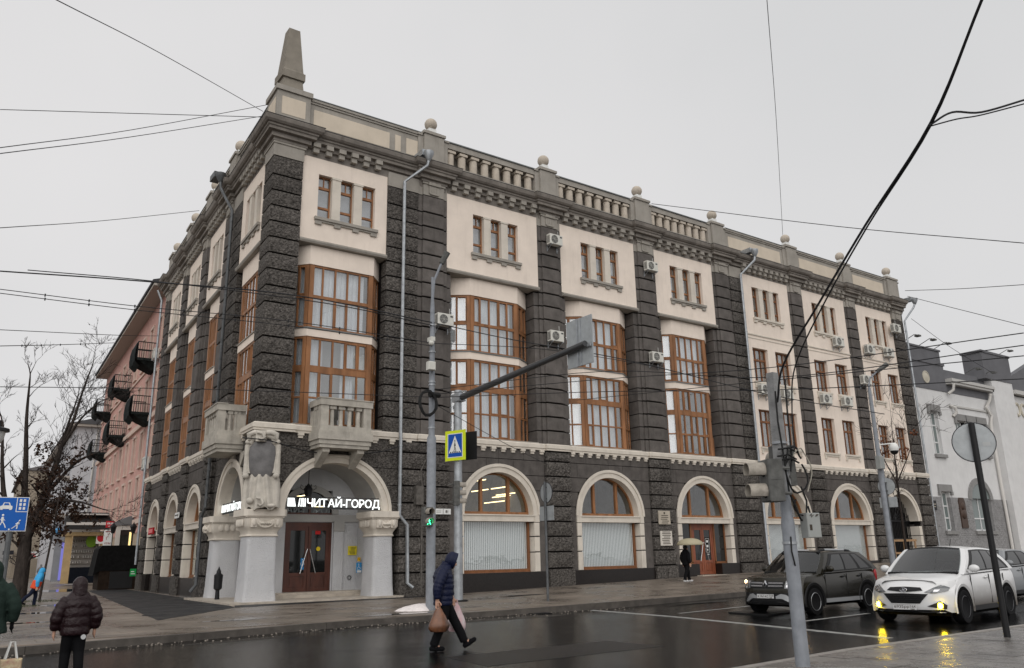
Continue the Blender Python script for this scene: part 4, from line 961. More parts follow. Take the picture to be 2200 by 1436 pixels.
def column(xf, cx, cy, hx, hy, r, z1=2.5, flare=.07, orn=True):
    b = MB(xf); rings = [(flare, .07), (flare*.6, .5), (.02, 1.3), (0, 2.2), (0, 2.44)]; P = []
    for f, z in rings: P.append([(p[0], p[1], z) for p in rsq(cx, cy, hx+f, hy+f, r)])
    m = len(P[0]); vs = [q for p in P for q in p]; fs = []
    for k in range(len(P)-1):
        for i in range(m): fs.append((k*m+i, k*m+(i+1)%m, (k+1)*m+(i+1)%m, (k+1)*m+i))
    fs.append(tuple(range(m-1, -1, -1))); fs.append(tuple((len(P)-1)*m+i for i in range(m)))
    b.add(vs, fs); col = b.build('porch_column', PORCHW, BLD, smooth=50)
    b = MB(xf); P = []
    for f, z in ((.03, 2.44), (.05, 2.47), (.03, 2.5), (.01, 2.52), (.02, 2.62), (.08, 2.72), (.16, 2.84), (.17, 3.12), (.12, 3.14)): P.append([(p[0], p[1], z) for p in rsq(cx, cy, hx+f, hy+f, min(r, .12))])
    vs = [q for p in P for q in p]; fs = []; m = len(P[0])
    for k in range(len(P)-1):
        for i in range(m): fs.append((k*m+i, k*m+(i+1)%m, (k+1)*m+(i+1)%m, (k+1)*m+i))
    fs.append(tuple(range(m-1, -1, -1))); fs.append(tuple((len(P)-1)*m+i for i in range(m)))
    b.add(vs, fs)
    for sy, d in ((-1, hy), ):
        y = cy-hy-.17
        for q in (-1, 1):
            b.rough(cx+q*(hx-.12)-.11, cx+q*(hx-.12)+.11, y-.05, y+.1, 2.78, 3.12, .03, 3, 3)
            b.sph((cx+q*(hx-.12), y-.07, 2.95), .1, 10, 8, (.75, .6, 1.4))
        for i in range(7): t = -1+2*i/6; b.sph((cx+t*hx*.55, y-.02, 3.0-.14*(1-abs(t))), .11, 8, 6, (1, .5, 1))
        b.tube([(cx+hx*.62*math.cos(a), y-.04, 3.08+.3*math.sin(a)) for a in [PI+PI*i/10 for i in range(11)]], .035, 6)
        for i in range(5): t = -1+2*i/4; b.sph((cx+t*hx*.3, y-.1, 2.93), .05, 8, 6)
    xq = cx-hx-.17
    for i in range(4): t = -1+2*i/3; b.sph((xq-.02, cy+t*hy*.6, 2.95), .14, 8, 6, (.4, 1, 1.1))
    b.build('capital', CREAM2, col, smooth=50)
    b = MB(xf); b.plan(rsq(cx, cy, hx+.19, hy+.19, .05, 2), 3.14, 3.2); b.plan(rsq(cx, cy, hx+.26, hy+.26, .12, 1), 3.2, 3.45); b.build('abacus', CREAM2, col)
column(XR, .50, .45, .57, .5, .13)
column(XL, 5.82, .5, .56, .6, .3); column(XR, 5.6, .5, .44, .55, .16)

# --- cartouche over the corner column
CARV = mat('carved_stone', (.50, .465, .41), .9, var=.15, vscale=3, bump=.3, bscale=30, stain=.5, stain_col=(.2, .18, .16))
CT = Vector((-.5, -.866)); TT = Vector((.866, -.5))       # outward, sideways
def XC(t, o, z): return (.36+CT.x*o+TT.x*t*1.08, -.02+CT.y*o+TT.y*t*1.08, z)
sh = MB(XC); vs = []; n = 22
outline = []
for i in range(n):
    a = 2*PI*i/n; x = .49*abs(math.cos(a))**.6*(1 if math.cos(a) > 0 else -1); z = 5.33+.74*abs(math.sin(a))**.62*(1 if math.sin(a) > 0 else -1)
    outline.append((x*(1+.1*(z-5.0)), z))
for f, o in ((1.0, .1), (1.0, .3), (.8, .42), (.45, .47)): vs += [(x*f, o, 5.33+(z-5.33)*f) for x, z in outline]
fs = []
for k in range(3):
    for i in range(n): fs.append((k*n+i, k*n+(i+1)%n, (k+1)*n+(i+1)%n, (k+1)*n+i))
fs.append(tuple(3*n+i for i in range(n))); sh.add(vs, fs)
CAR = sh.build('cartouche', mat_once('shield_grey', (.17, .165, .165), rough=.85, var=.25, vscale=2.5, bump=.3, bscale=30, stain=.3, stain_col=(.2, .19, .18)), BLD, smooth=50)
b = MB(XC)
for q in (-1, 1):
    b.tube([(q*.46, .26, 6.05), (q*.53, .28, 5.85), (q*.55, .28, 5.35), (q*.55, .28, 4.95), (q*.55, .30, 4.76)], [.1, .11, .09, .1, .11], 8)
    b.sph((q*.53, .36, 4.7), .12, 10, 8, (1, .8, .9)); b.sph((q*.52, .36, 6.0), .1, 10, 8)
    b.tube([(q*.06, .44, 6.34), (q*.3, .44, 6.36), (q*.48, .42, 6.28), (q*.46, .40, 6.1), (q*.36, .38, 6.14)], [.1, .11, .11, .1, .07], 8)
    b.tube([(q*.36, .2, 6.0), (q*.44, .2, 5.4), (q*.44, .2, 4.8)], .16, 8)
b.tube([(-.45, .3, 5.95), (-.34, .32, 6.2), (0, .34, 6.3), (.34, .32, 6.2), (.45, .3, 5.95)], .12, 8)
b.box(-.22, .12, .2, .58, 6.0, 6.42); b.tube([(-.16, .62, 6.34), (.02, .62, 6.3), (.1, .62, 6.15), (0, .62, 6.05), (-.1, .62, 6.12)], .06, 8)
b.build('scroll_frame', CARV, CAR, smooth=60)
b = MB(XC); rows_ = []; m = 30
for z, w, o in ((4.74, .56, .40), (4.5, .60, .44), (4.2, .60, .46), (3.9, .57, .48), (3.65, .55, .50), (3.46, .53, .52)):
    for i in range(m+1):
        t = -1+2*i/m; fold = .06*math.sin(t*13+.6*z)*(1-.2*abs(t))
        rows_.append((t*w+(0.12*(4.5-z) if t > 0 else .05*(z-4.5)), o+fold-.28*t*t, z+(.07*math.sin(t*9) if z < 3.5 else 0)+(.12*abs(t) if z > 4.6 else 0)))
nr = 6; fs = []
for k in range(nr-1):
    for i in range(m): fs.append((k*(m+1)+i, k*(m+1)+i+1, (k+1)*(m+1)+i+1, (k+1)*(m+1)+i))
bk = len(rows_); rows2 = rows_+[(p[0], -.1, p[2]) for p in rows_]
for i in range(m): fs += [(i, bk+i, bk+i+1, i+1), ((nr-1)*(m+1)+i, (nr-1)*(m+1)+i+1, bk+(nr-1)*(m+1)+i+1, bk+(nr-1)*(m+1)+i)]
for k in range(nr-1): fs += [(k*(m+1), (k+1)*(m+1), bk+(k+1)*(m+1), bk+k*(m+1)), (k*(m+1)+m, bk+k*(m+1)+m, bk+(k+1)*(m+1)+m, (k+1)*(m+1)+m)]
b.add(rows2, fs)
b.tube([(-.05, .62, 3.85), (.12, .66, 3.82), (.2, .66, 3.65), (.1, .66, 3.55), (.02, .66, 3.62)], .05, 8); b.sph((-.3, .5, 3.75), .13, 8, 6); b.sph((.45, .56, 3.55), .12, 8, 6, (1.3, 1, .7))
b.build('drapery', CARV, CAR, smooth=60)

# --- balconies over the porch
def balcony(xf, a0, a1, mt):
    b = MB(xf); o = -1.02
    b.box(a0-.02, a1+.02, o, .1, 6.0, 6.18); b.box(a0-.08, a1+.08, o-.06, .1, 6.18, 6.52); b.box(a0-.02, a1+.02, o, .1, 6.52, 6.74); b.box(a0+.03, a1-.03, o+.05, .1, 5.86, 6.0)
    bal = b.build('balcony', mt, BLD)
    for q in (a0+.35, a1-.35):
        c = MB(xf); c.prism([(0, 5.86), (-.85, 5.86), (-.85, 5.7), (0, 5.15)], 0, .3)
        vs = [(q-.15+p[1], p[0]-0, p[2]) for p in c.v]; c2 = MB(xf); c2.add(vs, [list(f) for f in c.f]); c2.build('console', mt, bal)
    p = MB(xf)
    for q in (a0, a1-.34): p.box(q, q+.34, o, o+.3, 6.74, 7.56)
    for q in (a0, a1-.2): p.box(q, q+.2, -.25, .1, 6.74, 7.56)
    build_each(p, 'balcony_post', mt, bal)
    r = MB(xf); r.box(a0-.05, a1+.05, o-.05, o+.34, 7.56, 7.82); r.box(a0-.05, a0+.22, o+.34, .1, 7.56, 7.82); r.box(a1-.22, a1+.05, o+.34, .1, 7.56, 7.82); r.box(a0-.08, a1+.08, o-.08, o+.36, 7.82, 7.86); r.build('balcony_rail', mt, bal)
    n = 4
    for i in range(n):
        x = a0+.34+(a1-a0-.68)*(i+.5)/n; c = MB(xf); c.lathe(x, o+.15, [(.1, 6.74), (.1, 6.8), (.085, 6.84), (.09, 7.35), (.08, 7.38), (.11, 7.42)], 8); c.box(x-.13, x+.13, o+.03, o+.27, 7.42, 7.56); c.build('baluster', mt, bal, smooth=40)
    for q in (a0+.1, a1-.1):
        for i in range(3):
            y = o+.5+i*.24; c = MB(xf); c.lathe(q, y, [(.09, 6.74), (.08, 7.38), (.1, 7.42)], 8); c.box(q-.1, q+.1, y-.1, y+.1, 7.42, 7.56); c.build('baluster', mt, bal, smooth=40)
BALC = mat('balcony_stone', (.43, .40, .35), .9, var=.2, vscale=2, bump=.3, bscale=40, stain=.5, stain_col=(.14, .13, .115))
balcony(XR, 2.22, 4.42, BALC); balcony(XL, 2.1, 4.4, BALC)

# --- rain pipes
def rainpipe(pts, m=GALV, r=.075, hopper=True):
    b = MB(); b.tube(pts, r, 8)
    if hopper:
        p = pts[0]; b.lathe(p[0], p[1], [(.09, p[2]-.05), (.24, p[2]+.25), (.25, p[2]+.42)], 10); b.box(p[0]-.3, p[0]+.1, p[1]+.1, p[1]+.9, p[2]+.25, p[2]+.55)
    for q, w in zip(pts, pts[1:]):
        if abs(q[0]-w[0]) < .05 and abs(q[2]-w[2]) > 3:
            z = w[2]+.4
            while z < q[2]: b.lathe(q[0], q[1], [(r+.014, z), (r+.014, z+.05)], 8); z += 1.25
    b.build('rain_pipe', m, BLD, smooth=40)
rainpipe([(7.2, -.72, 19.9), (7.15, -.7, 19.6), (6.2, -.22, 18.7), (6.2, -.22, 6.9), (6.2, -.25, 6.7), (6.2, -.25, 3.3), (6.55, -.3, 2.9), (6.6, -.3, .55), (6.8, -.42, .35)])
rainpipe([(31.2, -.72, 19.9), (31.15, -.7, 19.6), (30.25, -.2, 18.6), (30.25, -.2, 6.9), (30.2, -.25, 1.0), (30.1, -.4, .7)])
rainpipe([(50.5, -.6, 19.9), (50.4, -.5, 19.6), (49.62, -.05, 18.5), (49.62, -.05, 1.0)])
rainpipe([XL(6.9, -.72, 19.9), XL(6.8, -.7, 19.5), XL(6.3, -.18, 18.2), XL(6.3, -.18, 7.2), XL(6.5, -.25, 6.9), XL(6.5, -.3, 3.9), XL(6.9, -.35, 3.5), XL(6.9, -.35, .6), XL(7.0, -.55, .3)], DKPIPE)
rainpipe([XL(25.4, -.5, 19.6), XL(25.35, -.2, 18.9), XL(25.35, -.2, 1.5)], GALV, hopper=False)
b = MB(); b.tube([(7.32, -.17, 4.6), (7.32, -.17, .1)], .05, 6); b.tube([(7.32, -.17, 4.6), (7.25, -.17, 5.2), (7.5, -.17, 5.7), (7.85, -.17, 5.4), (7.8, -.17, 4.0)], .03, 6); b.box(6.95, 7.3, -.35, -.1, 3.75, 4.55); b.build('wall_cable_box', mat_once('rusty_grey', (.12, .11, .10), var=.3, vscale=6), BLD)
for k, b in restone.items():
    b.xf = None; b.build('stone_blocks', SM[k], BLD, kind='stuff')

# --- things fixed to the corner building
def shop_sign(xf, rot, a0, y, label):
    r0 = xf(a0, y, 3.6); t = thing('shop_sign', label, 'sign', r0, rot)
    b = MB(); b.box(-.02, 4.05, .06, .1, -.08, .0); b.box(-.02, 4.05, .06, .1, .37, .40)
    b.build('sign_rail', mat_once('sign_rail_dark', (.05, .05, .05)), t)
    h = .33
    for (x0, w, sk) in ((0, .34, .06), (.43, .05, .05), (.53, .05, .03), (.62, .05, .0), (.70, .04, 0)):
        c = MB(); c.prism([(x0, 0), (x0+w, 0), (x0+w-sk*.2-.0+(-sk if w > .2 else sk), h), (x0 if w > .2 else x0+sk, h)], .02, .035); c.build('logo_bar', LETTER, t)
    x = .8; tot = 3.2
    wid = {}
    for ch in 'ЧИТАЙ-ГОРОД':
        me = TXT['sign_'+ch]; xs = [v.co.x for v in me.vertices]; wid[ch] = max(xs)-min(xs)
    cap_h = max(v.co.y for v in TXT['sign_Г'].vertices)
    sc_ = h/cap_h; raw = sum(wid[c]*sc_ for c in 'ЧИТАЙ-ГОРОД')+10*.03; fx = tot/raw
    for ch in 'ЧИТАЙ-ГОРОД':
        me = TXT['sign_'+ch].copy(); me.materials.clear(); me.materials.append(LETTER)
        mn = min(v.co.x for v in me.vertices)
        for v in me.vertices: v.co.x = (v.co.x-mn)*sc_*fx; v.co.y *= sc_; v.co.z *= .12
        o = link('letter', me, t, (x, .03, 0)); o.rotation_euler = (PI/2, 0, 0); x += (wid[ch]*sc_+.03)*fx
    return t
shop_sign(XR, 0, 1.47, .12, 'white lit shop sign reading ЧИТАЙ-ГОРОД in the right arch of the corner porch')
t = shop_sign(XL, 0, 5.3, .12, 'white lit shop sign reading ЧИТАЙ-ГОРОД in the left arch of the corner porch')
t.rotation_euler = (0, 0, -PI/2-AL)
t.scale = (.92, .92, .92)
def plaque(name, label, a0, a1, z0, z1, y, m, lines, ink, group=None, cat='sign', rim=None):
    t = thing(name, label, cat, ((a0+a1)/2, y, (z0+z1)/2), group=group); w, h = (a1-a0)/2, (z1-z0)/2
    b = MB(); b.box(-w, w, -.02, .03, -h, h); b.build('plate', m, t)
    b = MB()
    for (p, q, z) in lines: b.box(p*w, q*w, -.026, -.02, z*h-.05*h, z*h+.05*h)
    b.build('print', ink, t, kind=None); return t
INK = mat_once('print_ink', (.06, .05, .04))
PLQ = mat_once('plaque_stone', (.45, .40, .33), var=.1, vscale=3)
def lines_(n, seed, top=.8, bot=-.8): r_ = random.Random(seed); return [(-r_.uniform(.45, .8), r_.uniform(.45, .8), top-(top-bot)*i/(n-1)) for i in range(n)]
plaque('wall_plaque', 'upper brown stone plaque with an emblem left of the front door', 21.5, 22.35, 3.02, 3.72, -.22, PLQ, [(-.12, .12, .75), (-.12, .12, .65), (-.1, .1, .55)]+lines_(5, 3, .3, -.8), INK)
plaque('wall_plaque', 'lower white stone plaque of text lines left of the front door', 21.55, 22.4, 1.93, 2.68, -.22, mat_once('plaque_white', (.62, .58, .52)), lines_(8, 5, .85, -.75), INK)
plaque('yellow_notice', 'yellow printed notice on the white porch wall', 5.12-.0, 5.52, 1.72, 2.1, 2.41, mat_once('notice_yellow', (.72, .60, .04)), lines_(6, 8, .7, -.7), INK)
plaque('warning_sticker', 'small square yellow sticker above the wheelchair sign in the porch', 5.35, 5.47, 1.46, 1.62, 1.9, mat_once('sticker_orange', (.70, .42, .03)), [(-.3, .3, .1), (-.3, .3, -.2)], INK)
t = plaque('wheelchair_sign', 'blue and white wheelchair sign on the porch wall beside the right column', 5.3, 5.53, .98, 1.4, 1.9, mat_once('sign_lightblue', (.05, .27, .55)), [], INK)
b = MB(); wheelchair(b, -.02, -.03, -.06, 1.0); b.box(-.1, .1, -.026, -.02, -.2, -.11); b.build('print', WHITE, t)
t = plaque('house_number', 'white house number plate reading 81 beside the first shop arch', 8.35, 8.72, 3.36, 3.6, -.24, WHITE, [], INK)
put_text('house', 'number', INK, t, (-.09, -.03, -.06), (PI/2, 0, 0), height=.12)
plaque('house_number', 'white street name plate half hidden by the lamp pole', 7.9, 8.32, 3.36, 3.6, -.24, WHITE, [(-.6, .5, .2), (-.6, .5, -.3)], INK)
t = thing('vent_rosette', 'round black vent rosette low on the white porch wall', 'vent', (5.22, 2.42, .78)); b = MB()
for i in range(10): a = 2*PI*i/10; b.tube([(.05*math.cos(a), 0, .05*math.sin(a)), (.11*math.cos(a), 0, .11*math.sin(a))], .013, 5)
b.build('rosette', BLACK, t)
t = thing('litter_urn', 'black cast iron urn standing in the left porch opening', 'bin', (-.02, 3.55, .075)); b = MB(); b.lathe(0, 0, [(.1, 0), (.08, .35), (.17, .42), (.18, .95), (.1, 1.02), (.09, 1.1), (.04, 1.2), (.0, 1.3)], 10); b.build('urn', BLACK, t, smooth=40)
t = thing('door_sign', 'red lit strip sign over the far left shop door', 'sign', XL(21.0, -.15, 3.2), -PI/2-AL); b = MB(); b.box(-.8, .8, -.04, .04, 0, .38); b.build('box', mat_once('sign_red', (.35, .015, .02)), t); b = MB()
for i in range(7): b.box(-.7+i*.2, -.58+i*.2, -.05, -.04, .08, .3)
b.build('print', mat_once('sign_pink', (.75, .25, .25)), t)
t = thing('street_plate', 'white street name plate on the side facade between arches', 'sign', XL(13.1, -.25, 3.75), -PI/2-AL); b = MB(); b.box(-.5, .5, -.02, .02, 0, .28); b.build('plate', WHITE, t); b = MB(); b.box(-.4, .15, -.026, -.02, .12, .18); b.box(.25, .42, -.026, -.02, .08, .2); b.build('print', INK, t)
t = thing('green_sign', 'small green notice at the foot of the last side pier', 'sign', XL(25.3, -.3, .8), -PI/2-AL+1.3); t.scale = (.6, 1, .65); b = MB(); b.box(-.3, .3, -.02, .02, 0, .7); b.build('plate', mat_once('sign_green', (.015, .25, .06)), t); b = MB(); b.box(-.2, .1, -.026, -.02, .4, .47); b.box(-.2, .2, -.026, -.02, .2, .26); b.build('print', WHITE, t)

t = thing('porch_lantern', 'black wrought iron lantern hanging under the porch arch', 'lantern', (2.75, 1.3, 4.35)); b = MB(); b.tube([(0, 0, 0), (0, 0, .95)], .015, 5); b.lathe(0, 0, [(.0, -.42), (.1, -.38), (.19, 0), (.2, .05), (.08, .2), (.02, .28)], 6)
for k in range(4): a = PI/2*k; b.tube([(.19*math.cos(a), .19*math.sin(a), 0), (.34*math.cos(a), .34*math.sin(a), .08), (.32*math.cos(a), .32*math.sin(a), .22), (.24*math.cos(a), .24*math.sin(a), .16)], .014, 5)
b.build('lantern_body', BLACK, t)

# ------------------------------------------------------------------ neighbours on the side street
PINK = mat('pink_plaster', (0.56, 0.335, 0.29), 0.9, var=.08, vscale=1.0, bump=.15, bscale=30, stain=.35, stain_col=(.36, .24, .21))
PTRIM = mat('pale_pink_trim', (0.60, .47, .40), .9, var=.08, vscale=2)
SOFF = mat('soffit', (.42, .38, .34), .9)
MESHB = mat('balcony_net', (.018, .022, .022), .9, var=.5, vscale=5)
HGLASS = mat('house_glass', (.05, .055, .06), .06, spec=.6)
PK = thing('pink_house', 'pink plastered apartment house with black balconies beside the corner building', 'building')
P0, P1_ = 25.55, 59.5
cols = [27.6+3.5*i for i in range(9)]
hs = []
for a in cols:
    for z0, z1 in ((15.9, 18.2), (12.1, 14.3), (8.3, 10.5), (4.9, 7.3)): hs.append((a-.55, a+.55, z0, z1))
b = MB(XL); b.wall(P0, P1_, 3.6, 20.0, hs, .3, .8); b.build('wall', PINK, PK)
b = MB(XL); b.box(P0, P1_, .35, .8, -.3, 3.6); b.build('ground_floor_wall', mat_once('beige_shopfront', (.42, .34, .26), var=.15, vscale=1), PK)
b = MB(XL); b.box(P0, P1_, .12, .3, 11.1, 11.45); b.box(P0, P1_, .18, .3, 4.2, 4.5); b.box(P0, P1_, .2, .3, 15.3, 15.45); b.build('band', PTRIM, PK)
b = MB(XL); b.prism([(P0, 20.0), (P1_, 20.0), (P1_, 20.2), (P0, 20.2)], -.75, .8); b.build('eaves', SOFF, PK)
b = MB(XL); b.add([(P0, -.85, 20.2), (P1_, -.85, 20.2), (P1_, 8, 23), (P0, 8, 23), (P0, -.85, 20.4), (P1_, -.85, 20.4), (P1_, 8, 23.2), (P0, 8, 23.2)], [(0,1,2,3),(4,5,6,7),(0,1,5,4),(1,2,6,5),(2,3,7,6),(3,0,4,7)]); b.build('roof', mat_once('roof_brown', (.07, .07, .075)), PK)
b = MB(XL); b.box(P0, P1_, .8, 10, -.3, 20.1); b.build('core', SOFF, PK)
for (a0, a1, z0, z1) in hs:
    f = MB(XL); f.box(a0, a1, .5, .56, z0, z0+.08); f.box(a0, a1, .5, .56, z1-.08, z1); f.box(a0, a0+.08, .5, .56, z0, z1); f.box(a1-.08, a1, .5, .56, z0, z1); f.box((a0+a1)/2-.04, (a0+a1)/2+.04, .5, .56, z0, z1)
    f.box(a0-.18, a0-.01, .2, .3, z0-.1, z1+.1); f.box(a1+.01, a1+.18, .2, .3, z0-.1, z1+.1); f.box(a0-.2, a1+.2, .18, .3, z1+.1, z1+.28); f.box(a0-.2, a1+.2, .16, .3, z0-.22, z0-.1)
    w_ = f.build('window', PTRIM, PK); g_ = MB(XL); g_.box(a0+.08, a1-.08, .53, .54, z0+.08, z1-.08); g_.build('pane', HGLASS, w_)
def net_balcony(a0, a1, z, par=PK, out=-1.0, net=True):
    s_ = MB(XL); s_.box(a0, a1, out, .3, z-.18, z); s_.add([(a0+.1, out+.1, z-.18), (a1-.1, out+.1, z-.18), (a1-.1, .3, z-.18), (a0+.1, .3, z-.18), (a0+.5, .1, z-.75), (a1-.5, .1, z-.75), (a1-.5, .3, z-.75), (a0+.5, .3, z-.75)], [(0,1,5,4),(1,2,6,5),(3,0,4,7),(4,5,6,7),(2,3,7,6)])
    bl = s_.build('balcony', MESHB if net else SOFF, par)
    r = MB(XL)
    r.box(a0, a1, out-.02, out+.03, z+1.1, z+1.16); r.box(a0, a0+.05, out, .3, z+1.1, z+1.16); r.box(a1-.05, a1, out, .3, z+1.1, z+1.16); r.box(a0, a0+.04, out, .3, z+.55, z+.6); r.box(a0, a1, out, out+.03, z+.55, z+.6)
    n = 9
    for i in range(n+1): y = out+(.3-out)*i/n; r.box(a0, a0+.03, y-.012, y+.012, z, z+1.14); r.box(a1-.03, a1, y-.012, y+.012, z, z+1.14)
    n = 16
    for i in range(n+1): x = a0+(a1-a0)*i/n; r.box(x-.012, x+.012, out, out+.025, z, z+1.14)
    r.build('railing', BLACK, bl)
    if net:
        c = MB(XL); m = 10; vs = []
        for k, zz in enumerate((z+1.05, z+.6, z+.1, z-.3, z-.6)):
            for i in range(m+1): t = i/m; vs.append((a0-.0+(a1-a0)*t, out-.06-.12*math.sin(k*.8)*(.8+.4*math.sin(t*9))+(.25 if k == 4 else 0), zz+.05*math.sin(t*7)))
        fs = [(k*(m+1)+i, k*(m+1)+i+1, (k+1)*(m+1)+i+1, (k+1)*(m+1)+i) for k in range(4) for i in range(m)]
        nv = len(vs); vs += [(p[0], p[1]+.03, p[2]) for p in vs]; fs += [tuple(nv+q for q in f) for f in fs]
        c.add(vs, fs); c.build('netting', MESHB, bl)
for a in (28.2, 40.2, 52.2): net_balcony(a, a+2.6, 15.45); net_balcony(a+.1, a+2.6, 11.65)
# white apartment house standing forward
WH = thing('white_apartment_house', 'white rendered apartment block with small balconies beyond the pink house', 'building')
WHM = mat('white_render', (.56, .56, .585), .9, var=.06, vscale=1, stain=.2, stain_col=(.4, .4, .4))
b = MB(XL); hs = [(67+4*i, 68.3+4*i, z, z+1.7) for i in range(9) for z in (3.9, 7.0, 10.1, 13.1)]
b.wall(64.0, 104, 0, 15.6, hs, -1.55, -1.1); b.build('wall', WHM, WH)
b = MB(XL); b.box(64.0, 64.3, -1.1, 1.2, 0, 15.6); b.build('end_wall', WHM, WH)
b = MB(XL); b.box(64.3, 104, -1.1, 8, 0, 15.6); b.build('core', SOFF, WH)
b = MB(XL); b.box(63.3, 104.6, -2.2, 8, 15.6, 15.85); b.build('eaves', SOFF, WH)
b = MB(XL); b.add([(63.2, -2.3, 15.85), (104.6, -2.3, 15.85), (104.6, 5, 18), (63.2, 5, 18), (63.2, 8, 15.85), (104.6, 8, 15.85)], [(0,1,2,3),(3,2,5,4),(0,3,4),(1,5,2)]); b.build('roof', mat_once('roof_grey', (.1, .1, .105)), WH)
for (a0, a1, z0, z1) in hs:
    f = MB(XL); f.box(a0, a1, -1.4, -1.34, z0, z0+.08); f.box(a0, a0+.08, -1.4, -1.34, z0, z1); f.box(a1-.08, a1, -1.4, -1.34, z0, z1); f.box((a0+a1)/2-.04, (a0+a1)/2+.04, -1.4, -1.34, z0, z1); w_ = f.build('window', WHM, WH); g_ = MB(XL); g_.box(a0, a1, -1.37, -1.35, z0, z1); g_.build('pane', HGLASS, w_)
for z in (10.6, 6.7): net_balcony(65.5, 68.2, z, WH, out=-2.6, net=False)
b = MB(); p = [XL(64.0, .5, 15.4), XL(63.8, .4, 14.8), XL(63.8, .1, .5)]; b.tube(p, .09, 8); b.build('rain_pipe', mat_once('pipe_white', (.6, .58, .55)), WH)
# further houses on both sides of the street
BG = [mat('far_beige', (.34, .29, .23), .9, var=.1, vscale=.4), mat('far_grey', (.36, .36, .36), .9, var=.1, vscale=.4), mat('far_tan', (.40, .33, .27), .9, var=.1, vscale=.4)]
def far_house(label, a0, a1, b0, b1, h, m, face, roofh=2.0, xf=XL):
    t = thing('far_house', label, 'building'); hs = []
    n = int((a1-a0)/4); nf = int((h-1.5)/3.4)
    for i in range(n):
        for k in range(nf): x = a0+1.6+4*i; z = 1.2+3.4*k; hs.append((x, x+1.3, z, z+1.9))
    b = MB(xf); f0, f1 = (b0, b0+.4) if face < 0 else (b1-.4, b1)
    b.wall(a0, a1, 0, h, hs, f0, f1); b.build('wall', m, t)
    b = MB(xf); b.box(a0, a0+.3, min(b0, b1)+.41, max(b0, b1)-.41, 0, h); b.build('end_wall', m, t)
    b = MB(xf); b.box(a0+.31, a1, b0+.6, b1-.6, 0, h); b.build('core', HGLASS, t)
    b = MB(xf); b.add([(a0-.3, b0-.5, h), (a1, b0-.5, h), (a1, b1+.5, h), (a0-.3, b1+.5, h), (a0, (b0+b1)/2, h+roofh), (a1, (b0+b1)/2, h+roofh)], [(0,1,2,3),(0,1,5,4),(2,3,4,5),(0,4,3),(1,2,5)]); b.build('roof', mat_once('far_roof', (.13, .12, .12)), t)
    for (p, q, z0, z1) in hs[:24]:
        f = MB(xf); y0 = (f0 if face < 0 else f1-.1)+(.12 if face < 0 else -.12); f.box(p, q, y0, y0+.06, z0, z0+.1); f.box(p, p+.1, y0, y0+.06, z0, z1); f.box(q-.1, q, y0, y0+.06, z0, z1); f.box((p+q)/2-.05, (p+q)/2+.05, y0, y0+.06, z0, z1); f.build('window', WHM, t)
    return t
far_house('beige old house standing behind the white apartment block', 106, 150, -4.5, 8, 15, BG[0], -1)
far_house('far grey house closing the right side of the side street', 154, 260, -6, 8, 12, BG[1], -1)
far_house('tan house on the far left side of the side street behind the tree', 60, 120, -40, -27, 9, BG[2], 1)
far_house('distant low house at the left end of the side street', 130, 230, -38, -25, 8, BG[1], 1)
far_house('distant pale building closing the end of the side street', 268, 275, -40, 10, 11, BG[1], -1)
t = thing('shop_awning', 'dark awning over a far shop entrance on the side street', 'awning', XL(105, -4.6, 3.2), PI/2-AL); b = MB(); b.prism([(-2.5, 0), (2.5, 0), (2.5, .5), (-2.5, .5)], 0, 1.2); b.build('canopy', mat_once('awning_dark', (.03, .03, .035)), t)
t = thing('hanging_sign', 'white hanging shop sign far along the side street', 'sign', XL(100, -2.6, 2.6), -AL); b = MB(); b.box(-.8, .8, -.1, .1, 0, .9); b.build('board', WHITE, t); b = MB(); b.box(-.6, .6, -.11, -.1, .2, .35); b.box(-.5, .5, -.11, -.1, .5, .65); b.build('print', mat_once('print_red', (.4, .05, .05)), t)

# shoe stall and kiosk in front of the pink house
LX = -PI/2-AL
YEL = mat('ochre_paint', (.42, .31, .17), .8, var=.1, vscale=2)
st = thing('shoe_stall', 'open shop front with shelves of white shoes beyond the black kiosk', 'shop', XL(44, -.25, .15), -AL); st.scale = (.95, 1, 1.12)
b = MB(); b.box(-2.75, -2.25, 0, .5, 0, 3.3); b.box(-2.3, -2.2, -.15, 0, 0, 3.3); b.box(.0, .3, 0, .5, 0, 3.6); build_each(b, 'post', YEL, st)
b = MB(); b.box(-2.3, .1, 2.3, 2.4, 0, 4.2); b.build('back_wall', mat_once('stall_back', (.34, .32, .30), var=.1), st)
b = MB(); b.box(-2.3, .0, .4, 2.3, -.02, .03); b.box(-2.2, 0, 2.0, 2.28, 0, 1.1); b.build('dark_base', mat_once('stall_dark', (.012, .015, .022)), st)
b = MB(); b.box(-2.9, .4, -.2, 2.5, 3.3, 3.55); b.build('lintel', YEL, st)
b = MB(); b.add([(-2.9, -.9, 3.7), (.5, -.9, 3.7), (.5, 1.0, 4.5), (-2.9, 1.0, 4.5), (-2.9, -.9, 4.2), (.5, -.9, 4.2), (.5, 1.0, 5.0), (-2.9, 1.0, 5.0)], [(0,1,2,3),(4,5,6,7),(0,1,5,4),(1,2,6,5),(2,3,7,6),(3,0,4,7)]); b.build('awning', mat_once('awning_black', (.035, .034, .034)), st)
b = MB(); b.box(-2.9, .5, -.95, -.91, 4.02, 4.22); b.box(-2.7, .3, -.6, .7, 4.75, 4.85); b.build('awning_edge', mat_once('awning_edge', (.55, .53, .5)), st)
